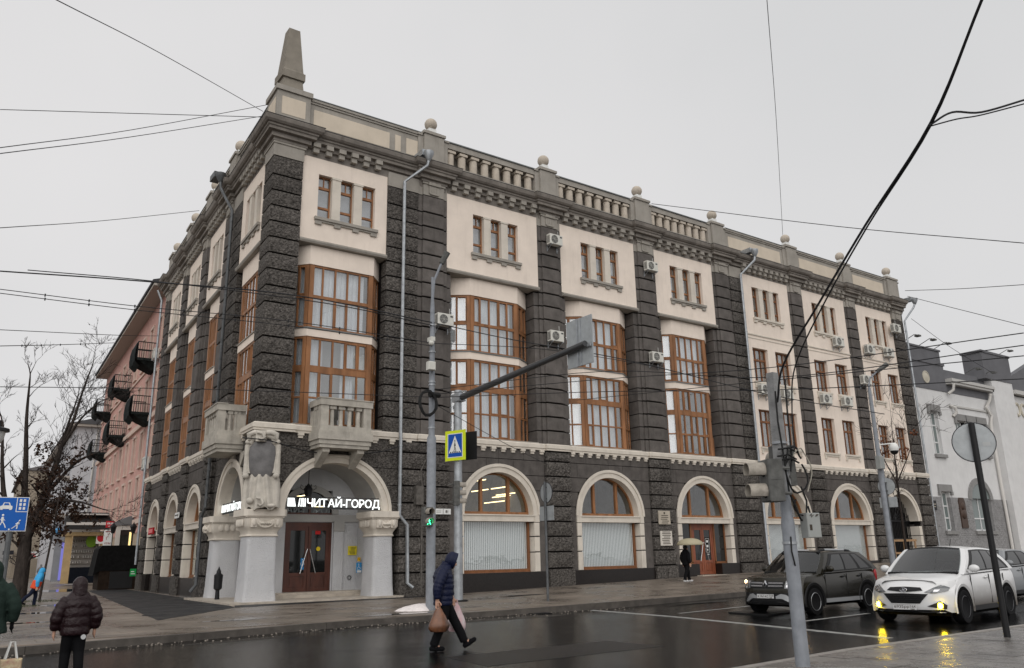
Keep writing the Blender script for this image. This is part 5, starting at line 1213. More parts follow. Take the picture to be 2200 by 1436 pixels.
for r_ in range(5):
    z = 1.35+.38*r_; sh_ = MB(); sh_.box(-2.15, -.05, 2.1, 2.3, z, z+.03); s2 = sh_.build('shelf', mat_once('shelf', (.4, .38, .35)), st)
    for i in range(11):
        if rnd.random() < .12: continue
        x = -2.05+.19*i; c = MB(); c.add([(x, 1.98, z+.03), (x+.1, 1.98, z+.03), (x+.1, 2.25, z+.03), (x, 2.25, z+.03), (x+.03, 1.98, z+.06), (x+.1, 1.98, z+.06), (x+.1, 2.25, z+.2), (x+.02, 2.25, z+.2)], [(0,3,2,1),(4,5,6,7),(0,1,5,4),(1,2,6,5),(2,3,7,6),(3,0,4,7)]); c.build('shoe', mat_once('shoe_white', (.5, .48, .45)), s2)
b = MB(); b.lathe(0, 0, [(.45, 0), (.45, .04)], 16); o = b.build('round_sign', mat_once('sign_lime', (.25, .45, .06)), st); o.rotation_euler = (PI/2, 0, 0); o.location = (-.55, 1.9, 2.95)
st2 = thing('shop_entrance', 'grey shop front with a purple light strip left of the shoe stall', 'shop', XL(52, -2.15, .2), -AL)
b = MB(); b.box(-.9, .2, 0, .3, 0, 5.0); b.box(-1.2, -.2, -.1, 0, 3.4, 5.3); b.build('front', mat_once('shop_grey', (.24, .25, .27), var=.1), st2)
b = MB(); b.box(-.35, -.05, -.06, -.001, 0.1, 3.3); b.build('light_strip', mat_once('purple_light', (.2, .2, .5), emit=(.25, .25, .9), estr=.35), st2)
b = MB(); b.sph((-.75, -.25, 4.3), .3, 10, 8, (1, .6, 1)); b.build('blue_emblem', mat_once('emblem_blue', (.1, .3, .55)), st2)
ks = thing('black_kiosk', 'low black kiosk draped in dark cloth standing against the pink house', 'kiosk', XL(27.4, 0, 0), -AL)
KB = mat('kiosk_black', (.006, .006, .006), .8, var=.4, vscale=5)
b = MB(); b.box(-2.0, .35, 0, 2.6, 0, 1.15); b.build('counter', mat_once('kiosk_brown', (.02, .013, .009), var=.3, vscale=6), ks)
b = MB(); b.prism([(-2.35, .85), (-2.15, 2.5), (-1.95, 2.72), (.35, 2.72), (.35, 1.15), (-2.0, 1.15)], -.06, 2.7); b.build('cloth_cover', KB, ks)
b = MB(); b.box(-1.35, .0, -.04, 0, .05, 1.1); b.build('shutter', BLACK, ks)
en = thing('house_entrance', 'white glazed entrance porch with a lit window behind the black kiosk', 'entrance', XL(31.5, .45, .15), -AL); en.scale = (.8, 1, 1)
b = MB(); b.wall(-1.5, .3, 2.4, 4.0, [(-1.15, .0, 2.45, 3.7)], 0, .2); b.box(-1.5, .3, .2, 3, 0, 2.4); b.build('front', mat_once('entrance_white', (.55, .52, .48)), en)
b = MB(); b.prism([(-1.6, 4.0), (.4, 4.0), (.4, 4.75), (-.6, 4.62), (-1.6, 4.2)], -.1, 3); b.build('gable', mat_once('entrance_grey', (.16, .16, .165)), en)
b = MB(); b.box(-1.15, 0, .1, .12, 2.45, 3.7); b.build('pane', DGLASS, en)
b = MB(); b.box(-.42, -.25, .06, .09, 2.6, 3.55); b.build('lit_strip', mat_once('warm_light', (.8, .6, .3), emit=(1, .75, .3), estr=1.0), en)
b = MB(); b.sph((.1, -.2, 5.3), .28, 12, 8); b.build('globe', WHITE, en, smooth=180)
def lantern(loc, label):
    t = thing('lantern', label, 'lantern', loc, group='lanterns above the black kiosk'); b = MB(); b.tube([(0, 0, 0), (0, 0, .75)], .03, 6); b.build('stem', BLACK, t)
    b = MB(); b.lathe(0, 0, [(.1, .75), (.2, 1.15), (.24, 1.17), (.05, 1.38), (.0, 1.5)], 6); b.build('lamp_head', BLACK, t); return t
lantern(XL(27.3, -1.45, 2.72), 'left black lantern on top of the black kiosk'); lantern(XL(27.3, -.25, 2.72), 'right black lantern on top of the black kiosk')
t = thing('wall_sign', 'red arrow shaped sign left of the entrance porch', 'sign', XL(33, -1.0, 4.05), -AL); t.scale = (.36, .6, .58); b = MB(); b.prism([(-.75, 0), (.75, 0), (.95, .4), (.75, .8), (-.75, .8)], 0, .08); b.build('board', mat_once('sign_red2', (.5, .03, .04)), t); b = MB()
for i in range(4): b.box(-.5+.28*i, -.32+.28*i, -.01, 0, .4, .62)
b.box(-.4, .5, -.01, 0, .15, .22); b.build('print', WHITE, t)
t = thing('wall_sign', 'white tailor shop sign reading АТЕЛЬЕ left of the entrance porch', 'sign', XL(33, -1.05, 2.6), -AL); t.scale = (.38, .6, .62); b = MB(); b.box(-.75, .75, 0, .08, 0, 2.1); b.build('board', WHITE, t)
put_text('atelier', 'lettering', mat_once('print_darkred', (.25, .03, .03)), t, (-.55, -.01, .5), (PI/2, 0, 0), width=1.1)
b = MB(); b.box(-.5, .5, -.01, 0, .2, .34); b.tube([(-.2, -.02, 1.0), (-.3, -.02, 1.3), (0, -.02, 1.35), (-.05, -.02, 1.6), (.2, -.02, 1.7)], .04, 5); b.box(-.5, .5, -.01, 0, 1.85, 1.95); b.build('print', mat_once('print_darkred', (.25, .03, .03)), t)
t = thing('shop_poster', 'red and white poster on the ochre pillar right of the shoe stall', 'poster', XL(44, -.3, 3.2), -AL); b = MB(); b.box(-.35, .3, -.05, -.02, 0, 1.0); b.build('sheet', WHITE, t); b = MB(); b.sph((0, -.05, .5), .3, 12, 8, (1, .1, 1.2)); b.build('print', mat_once('sign_red2', (.5, .03, .04)), t)

# ------------------------------------------------------------------ grey and white house on the right
GW = thing('grey_white_house', 'two storey white and grey painted brick house to the right of the corner building', 'building')
GWM = mat('white_brick', (.66, .655, .65), .85, var=.05, vscale=1.2, bump=.25, bscale=30, stain=.2, stain_col=(.38, .38, .38))
GBM = mat('grey_brick', (.27, .265, .265), .85, var=.15, vscale=2.5, bump=.7, bscale=14, vor=6, stain=.2, stain_col=(.4, .4, .4))
GDK = mat('slate_grey_paint', (.15, .15, .16), .8, var=.08, vscale=1)
GTR = mat('grey_trim', (.25, .245, .24), .85, var=.1, vscale=3)
Y1 = 1.0; ZG = .8
hs = [(53.2, 54.45, 8.6, 11.95), (57.0, 62.0, 8.9, 11.5), (52.95, 54.3, 2.8, 5.7), (57.5, 60.6, 2.8, 5.55)]
lo = [h for h in hs if h[2] < 5.3]; hi = [h for h in hs]
b = MB(); b.wall(49.5, 64.4, 5.3, 13.75, [(h[0], h[1], max(h[2], 5.3), h[3]) for h in hs if h[3] > 5.3], Y1, Y1+.5); b.build('upper_wall', GWM, GW)
b = MB(); b.wall(49.5, 64.4, ZG-.5, 5.3, [(h[0], h[1], h[2], min(h[3], 5.3)) for h in lo], Y1-.04, Y1+.5); b.build('lower_wall', GBM, GW)
# brick courses stand proud on the bare lower wall
bk = MB()
for j in range(26):
    z = 1.0+.16*j; x = 49.6+(j % 2)*.22
    while x < 64.2:
        if not any(h[0]-.1 < x+.4 and x < h[1]+.1 and h[2]-.3 < z < h[3]+.1 for h in lo): bk.box(x, x+.42, Y1-.04-rnd.uniform(.006, .022), Y1-.03, z, z+.145)
        x += .44
bk.build('bricks', GBM, GW, kind='stuff')
b = MB(); b.box(49.5, 56.4, Y1-.06, Y1+.5, 13.75, 15.9); b.box(49.5, 56.5, Y1-.14, Y1+.5, 15.9, 16.1); b.box(49.5, 56.2, Y1-.02, Y1+.5, 16.1, 17.1); b.box(49.5, 56.3, Y1-.1, Y1+.55, 17.1, 17.25); b.build('parapet', GDK, GW)
b = MB(); b.box(56.4, 63.6, Y1-.04, Y1+.5, 13.75, 14.4); b.box(56.4, 63.8, Y1+.1, Y1+.5, 14.9, 15.7); b.build('frieze', GDK, GW)
b = MB(); b.box(56.4, 63.6, Y1-.5, Y1+.3, 14.4, 14.6); b.box(56.4, 63.6, Y1-.6, Y1+.3, 14.6, 14.85); b.box(56.4, 63.4, Y1-.1, Y1, 12.6, 12.75); b.build('cornice', mat_once('cornice_white', (.5, .49, .47)), GW)
b = MB(); b.lathe(0, 0, [(.5, 0), (.5, .05), (.42, .06), (.4, .03), (.3, .05), (.15, .09), (.0, .1)], 20); o = b.build('rosette', mat_once('rosette_cream', (.52, .48, .40)), GW, smooth=30); o.rotation_euler = (PI/2, 0, 0); o.location = (53.4, Y1-.06, 14.7)
b = MB(); b.box(63.4, 67.2, Y1-.5, Y1+1, ZG-.4, 15.5); b.build('tower', GWM, GW)
b = MB(); b.box(62.3, 67.3, Y1-.55, Y1+1.1, 15.5, 17.8); b.box(62.2, 67.4, Y1-.62, Y1+1.2, 17.8, 18.0); b.build('tower_top', GDK, GW)
b = MB(); b.wall(67.2, 86, ZG-.5, 14.5, [(69.5, 72.0, 7.5, 12.5), (69.5, 72, 2.5, 5.6), (75, 77.5, 7.5, 12.5)], Y1-.2, Y1+.4); b.build('wing_wall', GWM, GW)
b = MB(); b.prism([(67.2, 14.5), (86, 14.5), (86, 15.6), (75, 19.0), (67.2, 16.0)], Y1-.15, Y1+.5); b.build('wing_gable', GDK, GW)
b = MB(); b.box(67.2, 86, Y1-.7, Y1-.16, 14.6, 14.95); b.build('wing_cornice', mat_once('cornice_white', (.5, .49, .47)), GW)
b = MB()
for i in range(4): a = i*1.15; b.tube([(68.0+a+.45*math.cos(t), Y1-.22, 13.3+.55*math.sin(t)) for t in [2*PI*k/12 for k in range(13)]], .12, 6)
b.build('stucco_wreath', mat_once('rosette_cream', (.52, .48, .40)), GW)
b = MB(); b.box(49.5, 86, Y1+.6, 14, ZG-.5, 13.8); b.build('core', HGLASS, GW)
PVC = mat('white_window_frame', (.65, .65, .65), .4)
for (p, q, z0, z1, arch_) in ((53.2, 54.45, 8.6, 11.95, 0), (52.95, 54.3, 2.8, 5.7, 0), (57.5, 60.6, 2.8, 5.55, 1), (69.5, 72, 7.5, 12.5, 0), (57.2, 58.4, 8.9, 11.5, 0), (58.9, 60.1, 8.9, 11.5, 0), (60.6, 61.8, 8.9, 11.5, 0)):
    f = MB(); y0 = Y1+.25; t = .1
    f.box(p, p+t, y0, y0+.08, z0, z1); f.box(q-t, q, y0, y0+.08, z0, z1); f.box(p, q, y0, y0+.08, z0, z0+t); f.box(p, q, y0, y0+.08, z1-t, z1); f.box(p, q, y0-.01, y0+.08, z0+.9, z0+1.0); f.box((p+q)/2-.05, (p+q)/2+.05, y0, y0+.08, z0, z1)
    if z1-z0 > 2.8: f.box(p, q, y0-.01, y0+.08, z1-1.1, z1-1.0)
    w_ = f.build('window', PVC, GW); g_ = MB(); g_.box(p, q, y0+.04, y0+.05, z0, z1); g_.build('pane', mat_once('pale_glass', (.16, .19, .185), rough=.06), w_)
    s_ = MB(); s_.box(p-.2, q+.2, Y1-.2, Y1+.2, z0-.28, z0-.02); s_.build('sill', GTR, w_)
    if not arch_ and z0 < 10: 
        l_ = MB(); l_.box(p-.3, q+.3, Y1-.14, Y1+.1, z1+.02, z1+.55); l_.box(p-.35, p-.1, Y1-.16, Y1-.05, z1-.25, z1+.02); l_.box(q+.1, q+.35, Y1-.16, Y1-.05, z1-.25, z1+.02); l_.build('window_head', GTR, w_)
rg = MB(); n = 18; o = arc(59.05, 5.2, 1.95, 1.75, 0, PI, n); i_ = arc(59.05, 5.2, 1.5, 1.3, 0, PI, n); vs = []
for q_ in (o, i_):
    for p in q_: vs += [(p[0], Y1-.12, p[1]), (p[0], Y1+.2, p[1])]
fs = []
for j in range(n): a, c, d, e = 2*j, 2*j+2, 2*(n+1)+2*j, 2*(n+1)+2*j+2; fs += [(a, c, e, d), (a+1, d+1, e+1, c+1), (a, a+1, c+1, c), (d, e, e+1, d+1)]
rg.add(vs, fs); rg.build('arched_head', GTR, GW)
b = MB(); b.prism([(57.5, 5.3)]+arc(59.05, 5.2, 1.52, 1.32, 0, PI, 14)[::-1][1:-1]+[(60.6, 5.3)], Y1-.02, Y1+.02); b.build('arched_pane', mat_once('pale_glass', (.16, .19, .185), rough=.06), GW)
b = MB(); b.tube([(62.9, Y1-.5, 14.2), (62.9, Y1-.3, 13.6), (62.3, Y1-.2, 13.0), (63.0, Y1-.2, 12.3), (62.6, Y1-.2, 11.5), (62.6, Y1-.2, 1.2)], .13, 8); b.tube([(56.6, Y1-.6, 14.4), (56.6, Y1-.5, 13.9), (56.3, Y1-.2, 13.6)], .12, 8); b.tube([(56.5, Y1-.1, 12.6), (56.8, Y1-.3, 12.5), (56.9, Y1-.3, 12.1), (56.7, Y1-.1, 11.8)], .12, 8); b.build('rain_pipe', mat_once('pipe_white', (.6, .58, .55)), GW, smooth=60)
t = thing('memorial_relief', 'dark bronze relief plaque between the lower windows of the grey and white house', 'plaque', (55.75, Y1-.1, 3.0)); b = MB(); b.prism([(-.45, 0), (.45, 0), (.45, 2.0), (.3, 2.3), (-.3, 2.3), (-.45, 2.0)], -.05, .08); b.sph((0, -.05, 1.65), .25, 10, 8, (1, .5, 1.2)); b.sph((0, -.05, 1.05), .4, 10, 8, (1, .35, .9)); b.build('relief', mat_once('bronze', (.07, .045, .035), rough=.5), t, smooth=40)
t = thing('small_plaque', 'small black square plaque on the grey brick near the corner building', 'plaque', (51.6, Y1-.09, 4.3)); b = MB(); b.box(-.35, .35, -.03, .04, 0, .7); b.build('plate', BLACK, t); b = MB(); b.box(-.25, .25, -.036, -.03, .4, .46); b.box(-.25, .2, -.036, -.03, .22, .27); b.build('print', PLQ, t)
for i, (x, z) in enumerate(((51.0, 17.3), (53.3, 17.3), (55.6, 17.3), (60.0, 15.7), (62.6, 15.7), (66.5, 18.1))):
    t = thing('floodlight', ['first', 'second', 'third', 'fourth', 'fifth', 'sixth'][i]+' floodlight from the left on the roof edge of the grey and white house', 'floodlight', (x, Y1, z), group='floodlights on the grey and white house'); b = MB(); b.tube([(0, 0, 0), (.0, -.9, .35), (.0, -1.1, .3)], .03, 5); b.box(-.2, .2, -1.35, -1.0, .12, .24); b.build('lamp', TLBODY, t)

# ------------------------------------------------------------------ air conditioners
def make_ac(label, loc, rz, w=.82, h=.56, dark_side=False, group='air conditioner units on the corner building', big=False):
    t = thing('air_conditioner', label, 'air conditioner', loc, rz, group); d = .3
    b = MB(); b.cbox(-w/2, w/2, -d-.12, -.12, 0, h, .02); b.build('casing', ACW, t)
    b = MB(); cx = -w*.14; n = 16; R_ = h*.40
    b.add([(cx+R_*math.cos(2*PI*i/n), -d-.121, h*.5+R_*math.sin(2*PI*i/n)) for i in range(n)]+[(cx+R_*math.cos(2*PI*i/n), -d-.127, h*.5+R_*math.sin(2*PI*i/n)) for i in range(n)], [tuple(range(n, 2*n))]+[(i, (i+1)%n, n+(i+1)%n, n+i) for i in range(n)])
    for i in range(7): b.box(-w/2-.006, -w/2-.001, -d-.08, -.16, h*.14+i*h*.105, h*.14+i*h*.105+h*.05)
    b.box(w*.28, w*.44, -d-.124, -d-.12, h*.72, h*.86); b.build('fan_grille', ACD, t)
    b = MB(); 
    for i in range(5): b.tube([(cx+R_*(.2+.2*i)*math.cos(2*PI*k/14), -d-.131, h*.5+R_*(.2+.2*i)*math.sin(2*PI*k/14)) for k in range(15)], .005, 4)
    for k in range(6): b.tube([(cx, -d-.131, h*.5), (cx+R_*math.cos(PI*k/3), -d-.131, h*.5+R_*math.sin(PI*k/3))], .005, 4)
    b.build('fan_guard', ACW, t)
    brs = []
    for q in (-1, 1): b = MB(); brs.append(b); x = q*w*.38; b.box(x-.02, x+.02, -d-.16, 0, -.05, -.003); b.box(x-.02, x+.02, -.035, 0, -.32, -.05); b.tube([(x, -d-.1, -.03), (x, -.02, -.3)], .014, 5)
    for q_ in brs: q_.build('bracket', GALV, t)
    b = MB(); b.tube([(w*.46, -.2, h*.3), (w*.56, -.1, h*.5), (w*.5, -.03, h*1.1), (w*.5, -.02, h*1.7)], .016, 5); b.build('hose', mat_once('hose_white', (.5, .5, .48)), t)
    return t
ACL = [('white air conditioner on the first rock faced strip left of the lamp pole', 8.35, 11.92, -.0), ('beige air conditioner high on the second pilaster under its grey cap', 15.1, 17.35, 0.), ('air conditioner high on the third pilaster under its grey cap', 22.15, 17.25, 0.),
       ('air conditioner low on the second pilaster behind the gantry sign', 14.95, 12.05, 0.), ('air conditioner low on the third pilaster between two bay windows', 22.1, 11.85, 0.),
       ('air conditioner under the left third floor window of the first flat bay', 31.55, 10.95, .12), ('air conditioner under the right third floor window of the first flat bay', 33.75, 10.85, .12), ('air conditioner under the left third floor window of the middle flat bay', 37.9, 10.95, .12), ('air conditioner under the right third floor window of the middle flat bay', 40.3, 11.0, .12),
       ('air conditioner below the triple window of the middle flat bay', 40.2, 15.2, .12), ('left air conditioner of the two below the last triple window', 44.0, 15.15, .12), ('right air conditioner of the two below the last triple window', 46.5, 15.25, .12), ('air conditioner at the top of the last pilaster by the end rain pipe', 47.75, 17.25, 0.), ('air conditioner on the sixth pilaster behind the far street lamp', 42.75, 12.75, 0.)]
for lab, x, z, y in ACL: make_ac(lab, (x, y-.01, z), 0, .95 if x > 30 else .85, .64 if x > 30 else .56)
make_ac('air conditioner on the pink house wall above the white window frames', XL(26.9, .28, 7.6), LX, 1.0, .8, group='air conditioner units on the pink house'); make_ac('air conditioner on the pink house beside the nearest upper balcony', XL(27.2, .28, 15.2), LX, .9, .7, group='air conditioner units on the pink house')

# ------------------------------------------------------------------ poles, signals and signs
def pole(name, label, cat, x, y, segs, m=POLEG, z0=None, group=None):
    t = thing(name, label, cat, (x, y, gz(x) if z0 is None else z0), group=group)
    b = MB(); b.tube([(0, 0, z) for z, r in segs], [r for z, r in segs], 14); b.build('post', m, t, smooth=40); return t
def signal(name, label, loc, rz, secs=3, ped=False, lit=None):
    """traffic signal; lamps face local -y"""
    t = thing(name, label, 'traffic light', loc, rz); s_ = .29
    b = MB(); b.cbox(-.15, .15, -.09, .13, 0, secs*s_, .015)
    for i in range(secs): b.box(-.155, .155, -.06, .12, i*s_+.005, i*s_+.02)
    b.build('housing', TLBODY, t)
    for i in range(secs):
        z = s_*(i+.5); c = MB(); n = 12; vs = []; r0 = .112
        a0 = -PI*.22; a1 = PI*1.22
        for k in range(n+1):
            a = a0+(a1-a0)*k/n
            for y, r in ((-.09, r0), (-.34, r0*.94), (-.34, r0*.86), (-.09, r0*.92)): vs.append((r*math.cos(a), y, z+r*math.sin(a)))
        fs = [(4*k+j, 4*k+(j+1)%4, 4*k+4+(j+1)%4, 4*k+4+j) for k in range(n) for j in range(4)]+[(0,1,2,3), (4*n+3, 4*n+2, 4*n+1, 4*n)]
        c.add(vs, fs); c.build('hood', TLHOOD, t, smooth=40)
        l_ = MB(); l_.sph((0, -.085, z), .1, 12, 6, (1, .25, 1)); l_.build('lens', mat_once('lens_dark', (.015, .015, .015), rough=.2), t, smooth=180)
    b = MB(); b.tube([(0, .13, s_*.4), (0, .3, s_*.4)], .025, 6); b.tube([(0, .13, s_*(secs-.4)), (0, .3, s_*(secs-.4))], .025, 6); b.build('bracket', TLBODY, t); return t
lp = pole('street_lamp', 'tall grey street lamp pole with a coil of black cable near the crossing man', 'street lamp', 2.67, -9.13, [(0, .145), (5.2, .145), (5.3, .10), (6.6, .095), (9.5, .075), (9.9, .05), (10.6, .05)])
b = MB(); b.tube([(0, 0, 9.8), (.05, -.02, 10.5), (.22, -.12, 11.0), (.3, -.16, 11.2)], .045, 8); b.build('lamp_arm', POLEG, lp, smooth=60)
b = MB(); b.tube([(.26, -.14, 11.1), (.42, -.24, 11.5)], [.09, .12], 8); b.build('lamp_head', TLBODY, lp)
def coil(parent, c, r, turns, m=RUBBER):
    b = MB(); pts = [(c[0]+r*(1+.12*math.sin(7*k))*math.cos(t)*.9, c[1]-.1+.02*math.sin(3*t), c[2]+r*1.15*(1+.1*math.sin(5*k))*math.sin(t)) for k, t in enumerate([2*PI*turns*i/(14*turns) for i in range(14*turns+1)])]; b.tube(pts, .026, 5); return b.build('cable_coil', m, parent)
cl = thing('cable_coil', 'black coil of spare cable hanging on the street lamp pole', 'cable', (2.5, -9.28, 6.35)); coil(cl, (-.14, -.06, -.1), .34, 5); b = MB(); b.tube([(-.05, -.1, .2), (.35, .0, .22)], .09, 8); b.build('cable_joint', RUBBER, cl)
for lab, z, q in (('white camera on the street lamp pole below its arm', 8.25, 0), ('pale junction box on the street lamp pole above the coil', 7.35, 1)):
    t = thing('pole_camera' if not q else 'junction_box', lab, 'camera' if not q else 'box', (2.55, -9.3, z)); b = MB()
    if q: b.cbox(-.16, .1, -.12, .06, 0, .28, .02)
    else: b.sph((-.05, -.08, 0), .09, 10, 8); b.box(-.1, .05, -.15, .1, .06, .2)
    b.build('body', ACW, t)
for z in (8.9, 8.0, 7.0, 6.9, 6.6, 5.5): b = MB(); b.lathe(0, 0, [(.115, z), (.115, z+.04)], 10); b.build('clamp', GALV, lp)
pt = signal('pedestrian_signal', 'pedestrian signal with a lit green walking figure on the street lamp pole', (2.42, -9.35, 2.45), -.1, 2)
def walkman(b, s_, y):
    b.sph((0, y, .09*s_), .018*s_, 8, 6); b.tube([(0, y, .065*s_), (.0, y, .0)], .017*s_, 5); b.tube([(0, y, .0), (.03*s_, y, -.04*s_), (.05*s_, y, -.09*s_)], .011*s_, 5); b.tube([(0, y, .0), (-.02*s_, y, -.045*s_), (-.05*s_, y, -.085*s_)], .011*s_, 5); b.tube([(0, y, .055*s_), (.035*s_, y, .01*s_)], .009*s_, 4); b.tube([(0, y, .055*s_), (-.035*s_, y, .015*s_)], .009*s_, 4)
b = MB(); b.xf = lambda x, y, z: (x, y, z+.145); walkman(b, 1.0, -.125); b.build('green_figure', mat_once('green_led', (.05, .8, .35), emit=(.05, 1.0, .42), estr=6), pt)
gp = pole('gantry_pole', 'galvanised pole with a long black arm reaching over the road', 'pole', 5.89, -5.49, [(0, .17), (.05, .17), (7.7, .14)], GALV)
b = MB(); b.lathe(0, 0, [(.35, 0), (.35, .06)], 12); b.build('foot_plate', BLACK, gp)
b = MB(); b.tube([(0, -.1, 7.38), (0, -7.56, 7.86)], [.125, .10], 10); b.build('arm', mat_once('arm_dark', (.045, .047, .05), rough=.3, spec=.5), gp, smooth=40)
b = MB(); b.box(-.16, .16, -.3, .2, 7.25, 7.55); b.build('arm_joint', GALV, gp)
gs = thing('road_sign', 'large grey sign seen from behind on the end of the black arm', 'sign', (6.05, -12.6, 7.25)); b = MB(); b.box(-.02, .02, -.62, .62, 0, 1.55); b.build('panel', SIGNG, gs)
b = MB(); b.box(-.05, -.021, -.1, -.05, .0, 1.55); b.box(-.05, -.021, .05, .1, .0, 1.55); b.box(-.1, -.05, -.6, .6, .52, .6); b.build('rail', GALV, gs)
cs_ = thing('crossing_sign', 'yellow bordered pedestrian crossing sign on the galvanised pole', 'sign', (5.68, -5.66, 5.0), -1.2)
b = MB(); b.plan([(-.47, -.03), (.47, -.03), (.47, 0), (-.47, 0)], 0, 1.12); b.build('board', mat_once('lime_yellow', (.62, .72, .02), rough=.5), cs_)
b = MB(); b.box(-.35, .35, -.036, -.031, .11, 1.01); b.build('white_panel', WHITE, cs_); b = MB(); b.box(-.32, .32, -.042, -.037, .14, .98); b.build('blue_panel', mat_once('sign_blue', (.005, .075, .38), rough=.5), cs_)
b = MB(); b.prism([(-.29, .28), (.29, .28), (0, .92)], -.048, -.043); b.build('triangle', WHITE, cs_)
b = MB(); b.xf = lambda x, y, z: (x, y, z*2.3+.52); walkman(b, 1.0, -.05); b.xf = None
for i in range(5): x = -.22+.1*i; b.prism([(x, .285), (x+.055, .285), (x+.045, .33), (x-.0, .33)], -.053, -.049)
b.build('walking_figure', BLACK, cs_)
c2 = thing('crossing_sign', 'dark back of the second crossing sign turned aside on the galvanised pole', 'sign', (6.22, -5.62, 5.05), -1.2); b = MB(); b.box(-.45, .45, -.03, 0, 0, 1.05); b.build('board', mat_once('sign_dark', (.02, .02, .022)), c2)
signal('traffic_light', 'three section traffic light with dirty hoods beside the galvanised pole', (5.58, -5.9, 3.35), 1.2, 3)
# right foreground pole
p3 = pole('traffic_light_pole', 'grey foreground pole carrying traffic lights and loops of cable', 'pole', -.2, -24.28, [(-.05, .098), (1.9, .092), (2.0, .075), (2.6, .075)], POLEG, z0=0)
b = MB(); b.plan([(-.09, -.08), (.09, -.08), (.08, .1), (-.08, .1)], 2.4, 3.2); vs = [(-.08, -.07, 2.3), (.08, -.07, 2.3), (.08, .08, 2.3), (-.08, .08, 2.3), (-.065, -.06, 4.05), (.065, -.06, 4.05), (.065, .06, 4.05), (-.065, .06, 4.05)]; b = MB(); b.add(vs, [(0,3,2,1),(4,5,6,7),(0,1,5,4),(1,2,6,5),(2,3,7,6),(3,0,4,7)]); b.build('upper_post', CONC, p3)
b = MB()
for z in (1.6, 2.62, 3.0): b.lathe(0, 0, [(.105, z), (.105, z+.035)], 12)
b.build('clamp', GALV, p3)
signal('traffic_light', 'two section traffic light with dirty hoods facing left on the foreground pole', (-.56, -24.33, 2.17), -2.05, 2)
signal('traffic_light', 'two section traffic light turned away on the right of the foreground pole', (.02, -24.12, 2.42), 2.6, 2)
jb = thing('junction_box', 'grey scribbled junction box strapped to the foreground pole', 'box', (-.02, -24.42, 1.68), -.3); b = MB(); b.cbox(-.02, .2, -.1, .06, 0, .34, .01); b.build('case', mat_once('box_grey', (.30, .31, .30), var=.1), jb)
b = MB(); b.tube([(.03, -.103, .3), (.06, -.103, .33), (.05, -.103, .28), (.09, -.103, .31)], .006, 4); b.tube([(.12, -.103, .29), (.15, -.103, .32), (.14, -.103, .29), (.17, -.103, .32)], .006, 4); b.box(.01, .05, -.103, -.1, .1, .18); b.build('scribble', INK, jb)
def loops(parent, pts_list, m, r):
    for pts in pts_list: b = MB(); b.tube(pts, r, 5); b.build('cable', m, parent)
lc = thing('cable_loops', 'tangle of black cable loops hanging on the foreground pole', 'cable', (-.2, -24.28, 0))
def loop(c, rx, rz, t0, t1, n=14, dy=-.14): return [(c[0]+rx*math.cos(t0+(t1-t0)*i/n), dy+.02*math.sin(i), c[1]+rz*math.sin(t0+(t1-t0)*i/n)) for i in range(n+1)]
loops(lc, [[(-.1, -.1, 3.75), (-.14, -.12, 3.3), (-.1, -.12, 2.9), (-.08, -.14, 2.3), (.05, -.16, 2.0), (.25, -.14, 1.98), (.35, -.1, 2.2), (.28, -.08, 2.4)], [(.16, -.1, 3.95), (.1, -.12, 3.4), (.09, -.12, 2.8), (.03, -.12, 2.6)], loop((.12, 2.55), .24, .25, 1.8, 7.0), loop((.18, 2.1), .16, .18, 2.5, 6.4), loop((.1, 2.75), .18, .2, .2, 3.3)], RUBBER, .014)
loops(lc, [loop((.27, 2.62), .2, .32, -1.2, 2.6)], mat_once('cable_white', (.35, .33, .28)), .009)
b = MB()
for (q, z) in ((0, 2.9), (.02, 2.75), (-.03, 2.8)): b.tube([(-.2+q, -.12, z), (0+q, -.15, z+.03), (.22+q, -.12, z-.02)], .014, 5)
b.build('cable', RUBBER, lc)
lw_ = thing('hanging_cable', 'short black cable hanging off the junction box pole', 'cable', (-.28, -24.35, 1.3)); b = MB(); b.tube([(.02, 0, .4), (-.02, -.02, .2), (.0, -.03, .06), (.05, 0, 0)], .012, 5); b.build('cable', RUBBER, lw_)
# round signs seen from behind
def round_sign(label, x, y, z, r, posth, pr, rz, m=BLACK, plate=False, z0=0.):
    t = thing('round_sign', label, 'sign', (x, y, gz(x)+z0), rz)
    b = MB(); b.tube([(0, .03, 0), (0, .03, posth)], pr, 10); b.build('post', m, t, smooth=40)
    b = MB(); b.lathe(0, 0, [(r-.01, 0), (r, .005), (r, .012), (r-.02, .015)], 32); o = b.build('disc', SIGNG, t); o.rotation_euler = (PI/2, 0, 0); o.location = (0, .1, z)
    b = MB(); b.lathe(0, 0, [(r+.006, -.01), (r+.006, .02), (r-.006, .022), (r-.006, -.01)], 32); o = b.build('rim', mat_once('sign_rim', (.04, .04, .045)), t); o.rotation_euler = (PI/2, 0, 0); o.location = (0, .1, z)
    b = MB(); b.box(-.05, .05, .02, .09, z-.25, z-.2); b.box(-.05, .05, .02, .09, z+.15, z+.2); b.build('clamp', m, t)
    if plate: b = MB(); b.box(-.42, .42, .08, .1, z-r-.62, z-r-.12); b.build('plate', SIGNG, t)
    return t
rs = round_sign('round sign seen from behind on a black post in the right foreground', 5.4, -24.37, 3.38, .36, 3.72, .055, -1.0)
b = MB(); b.box(.14, .26, .082, .086, 3.3, 3.37); b.build('sticker', mat_once('sticker_grey', (.42, .43, .43)), rs)
round_sign('round sign with square plate seen from behind before the shop windows', 7.95, -8.04, 3.72, .36, 4.1, .045, -1.6, DKPIPE, True)
l4 = pole('street_lamp', 'far grey street lamp pole with a dome camera near the gateway', 'street lamp', 29.0, -8.56, [(0, .16), (5.5, .15), (5.6, .11), (9.0, .09), (9.4, .05)], POLEG)
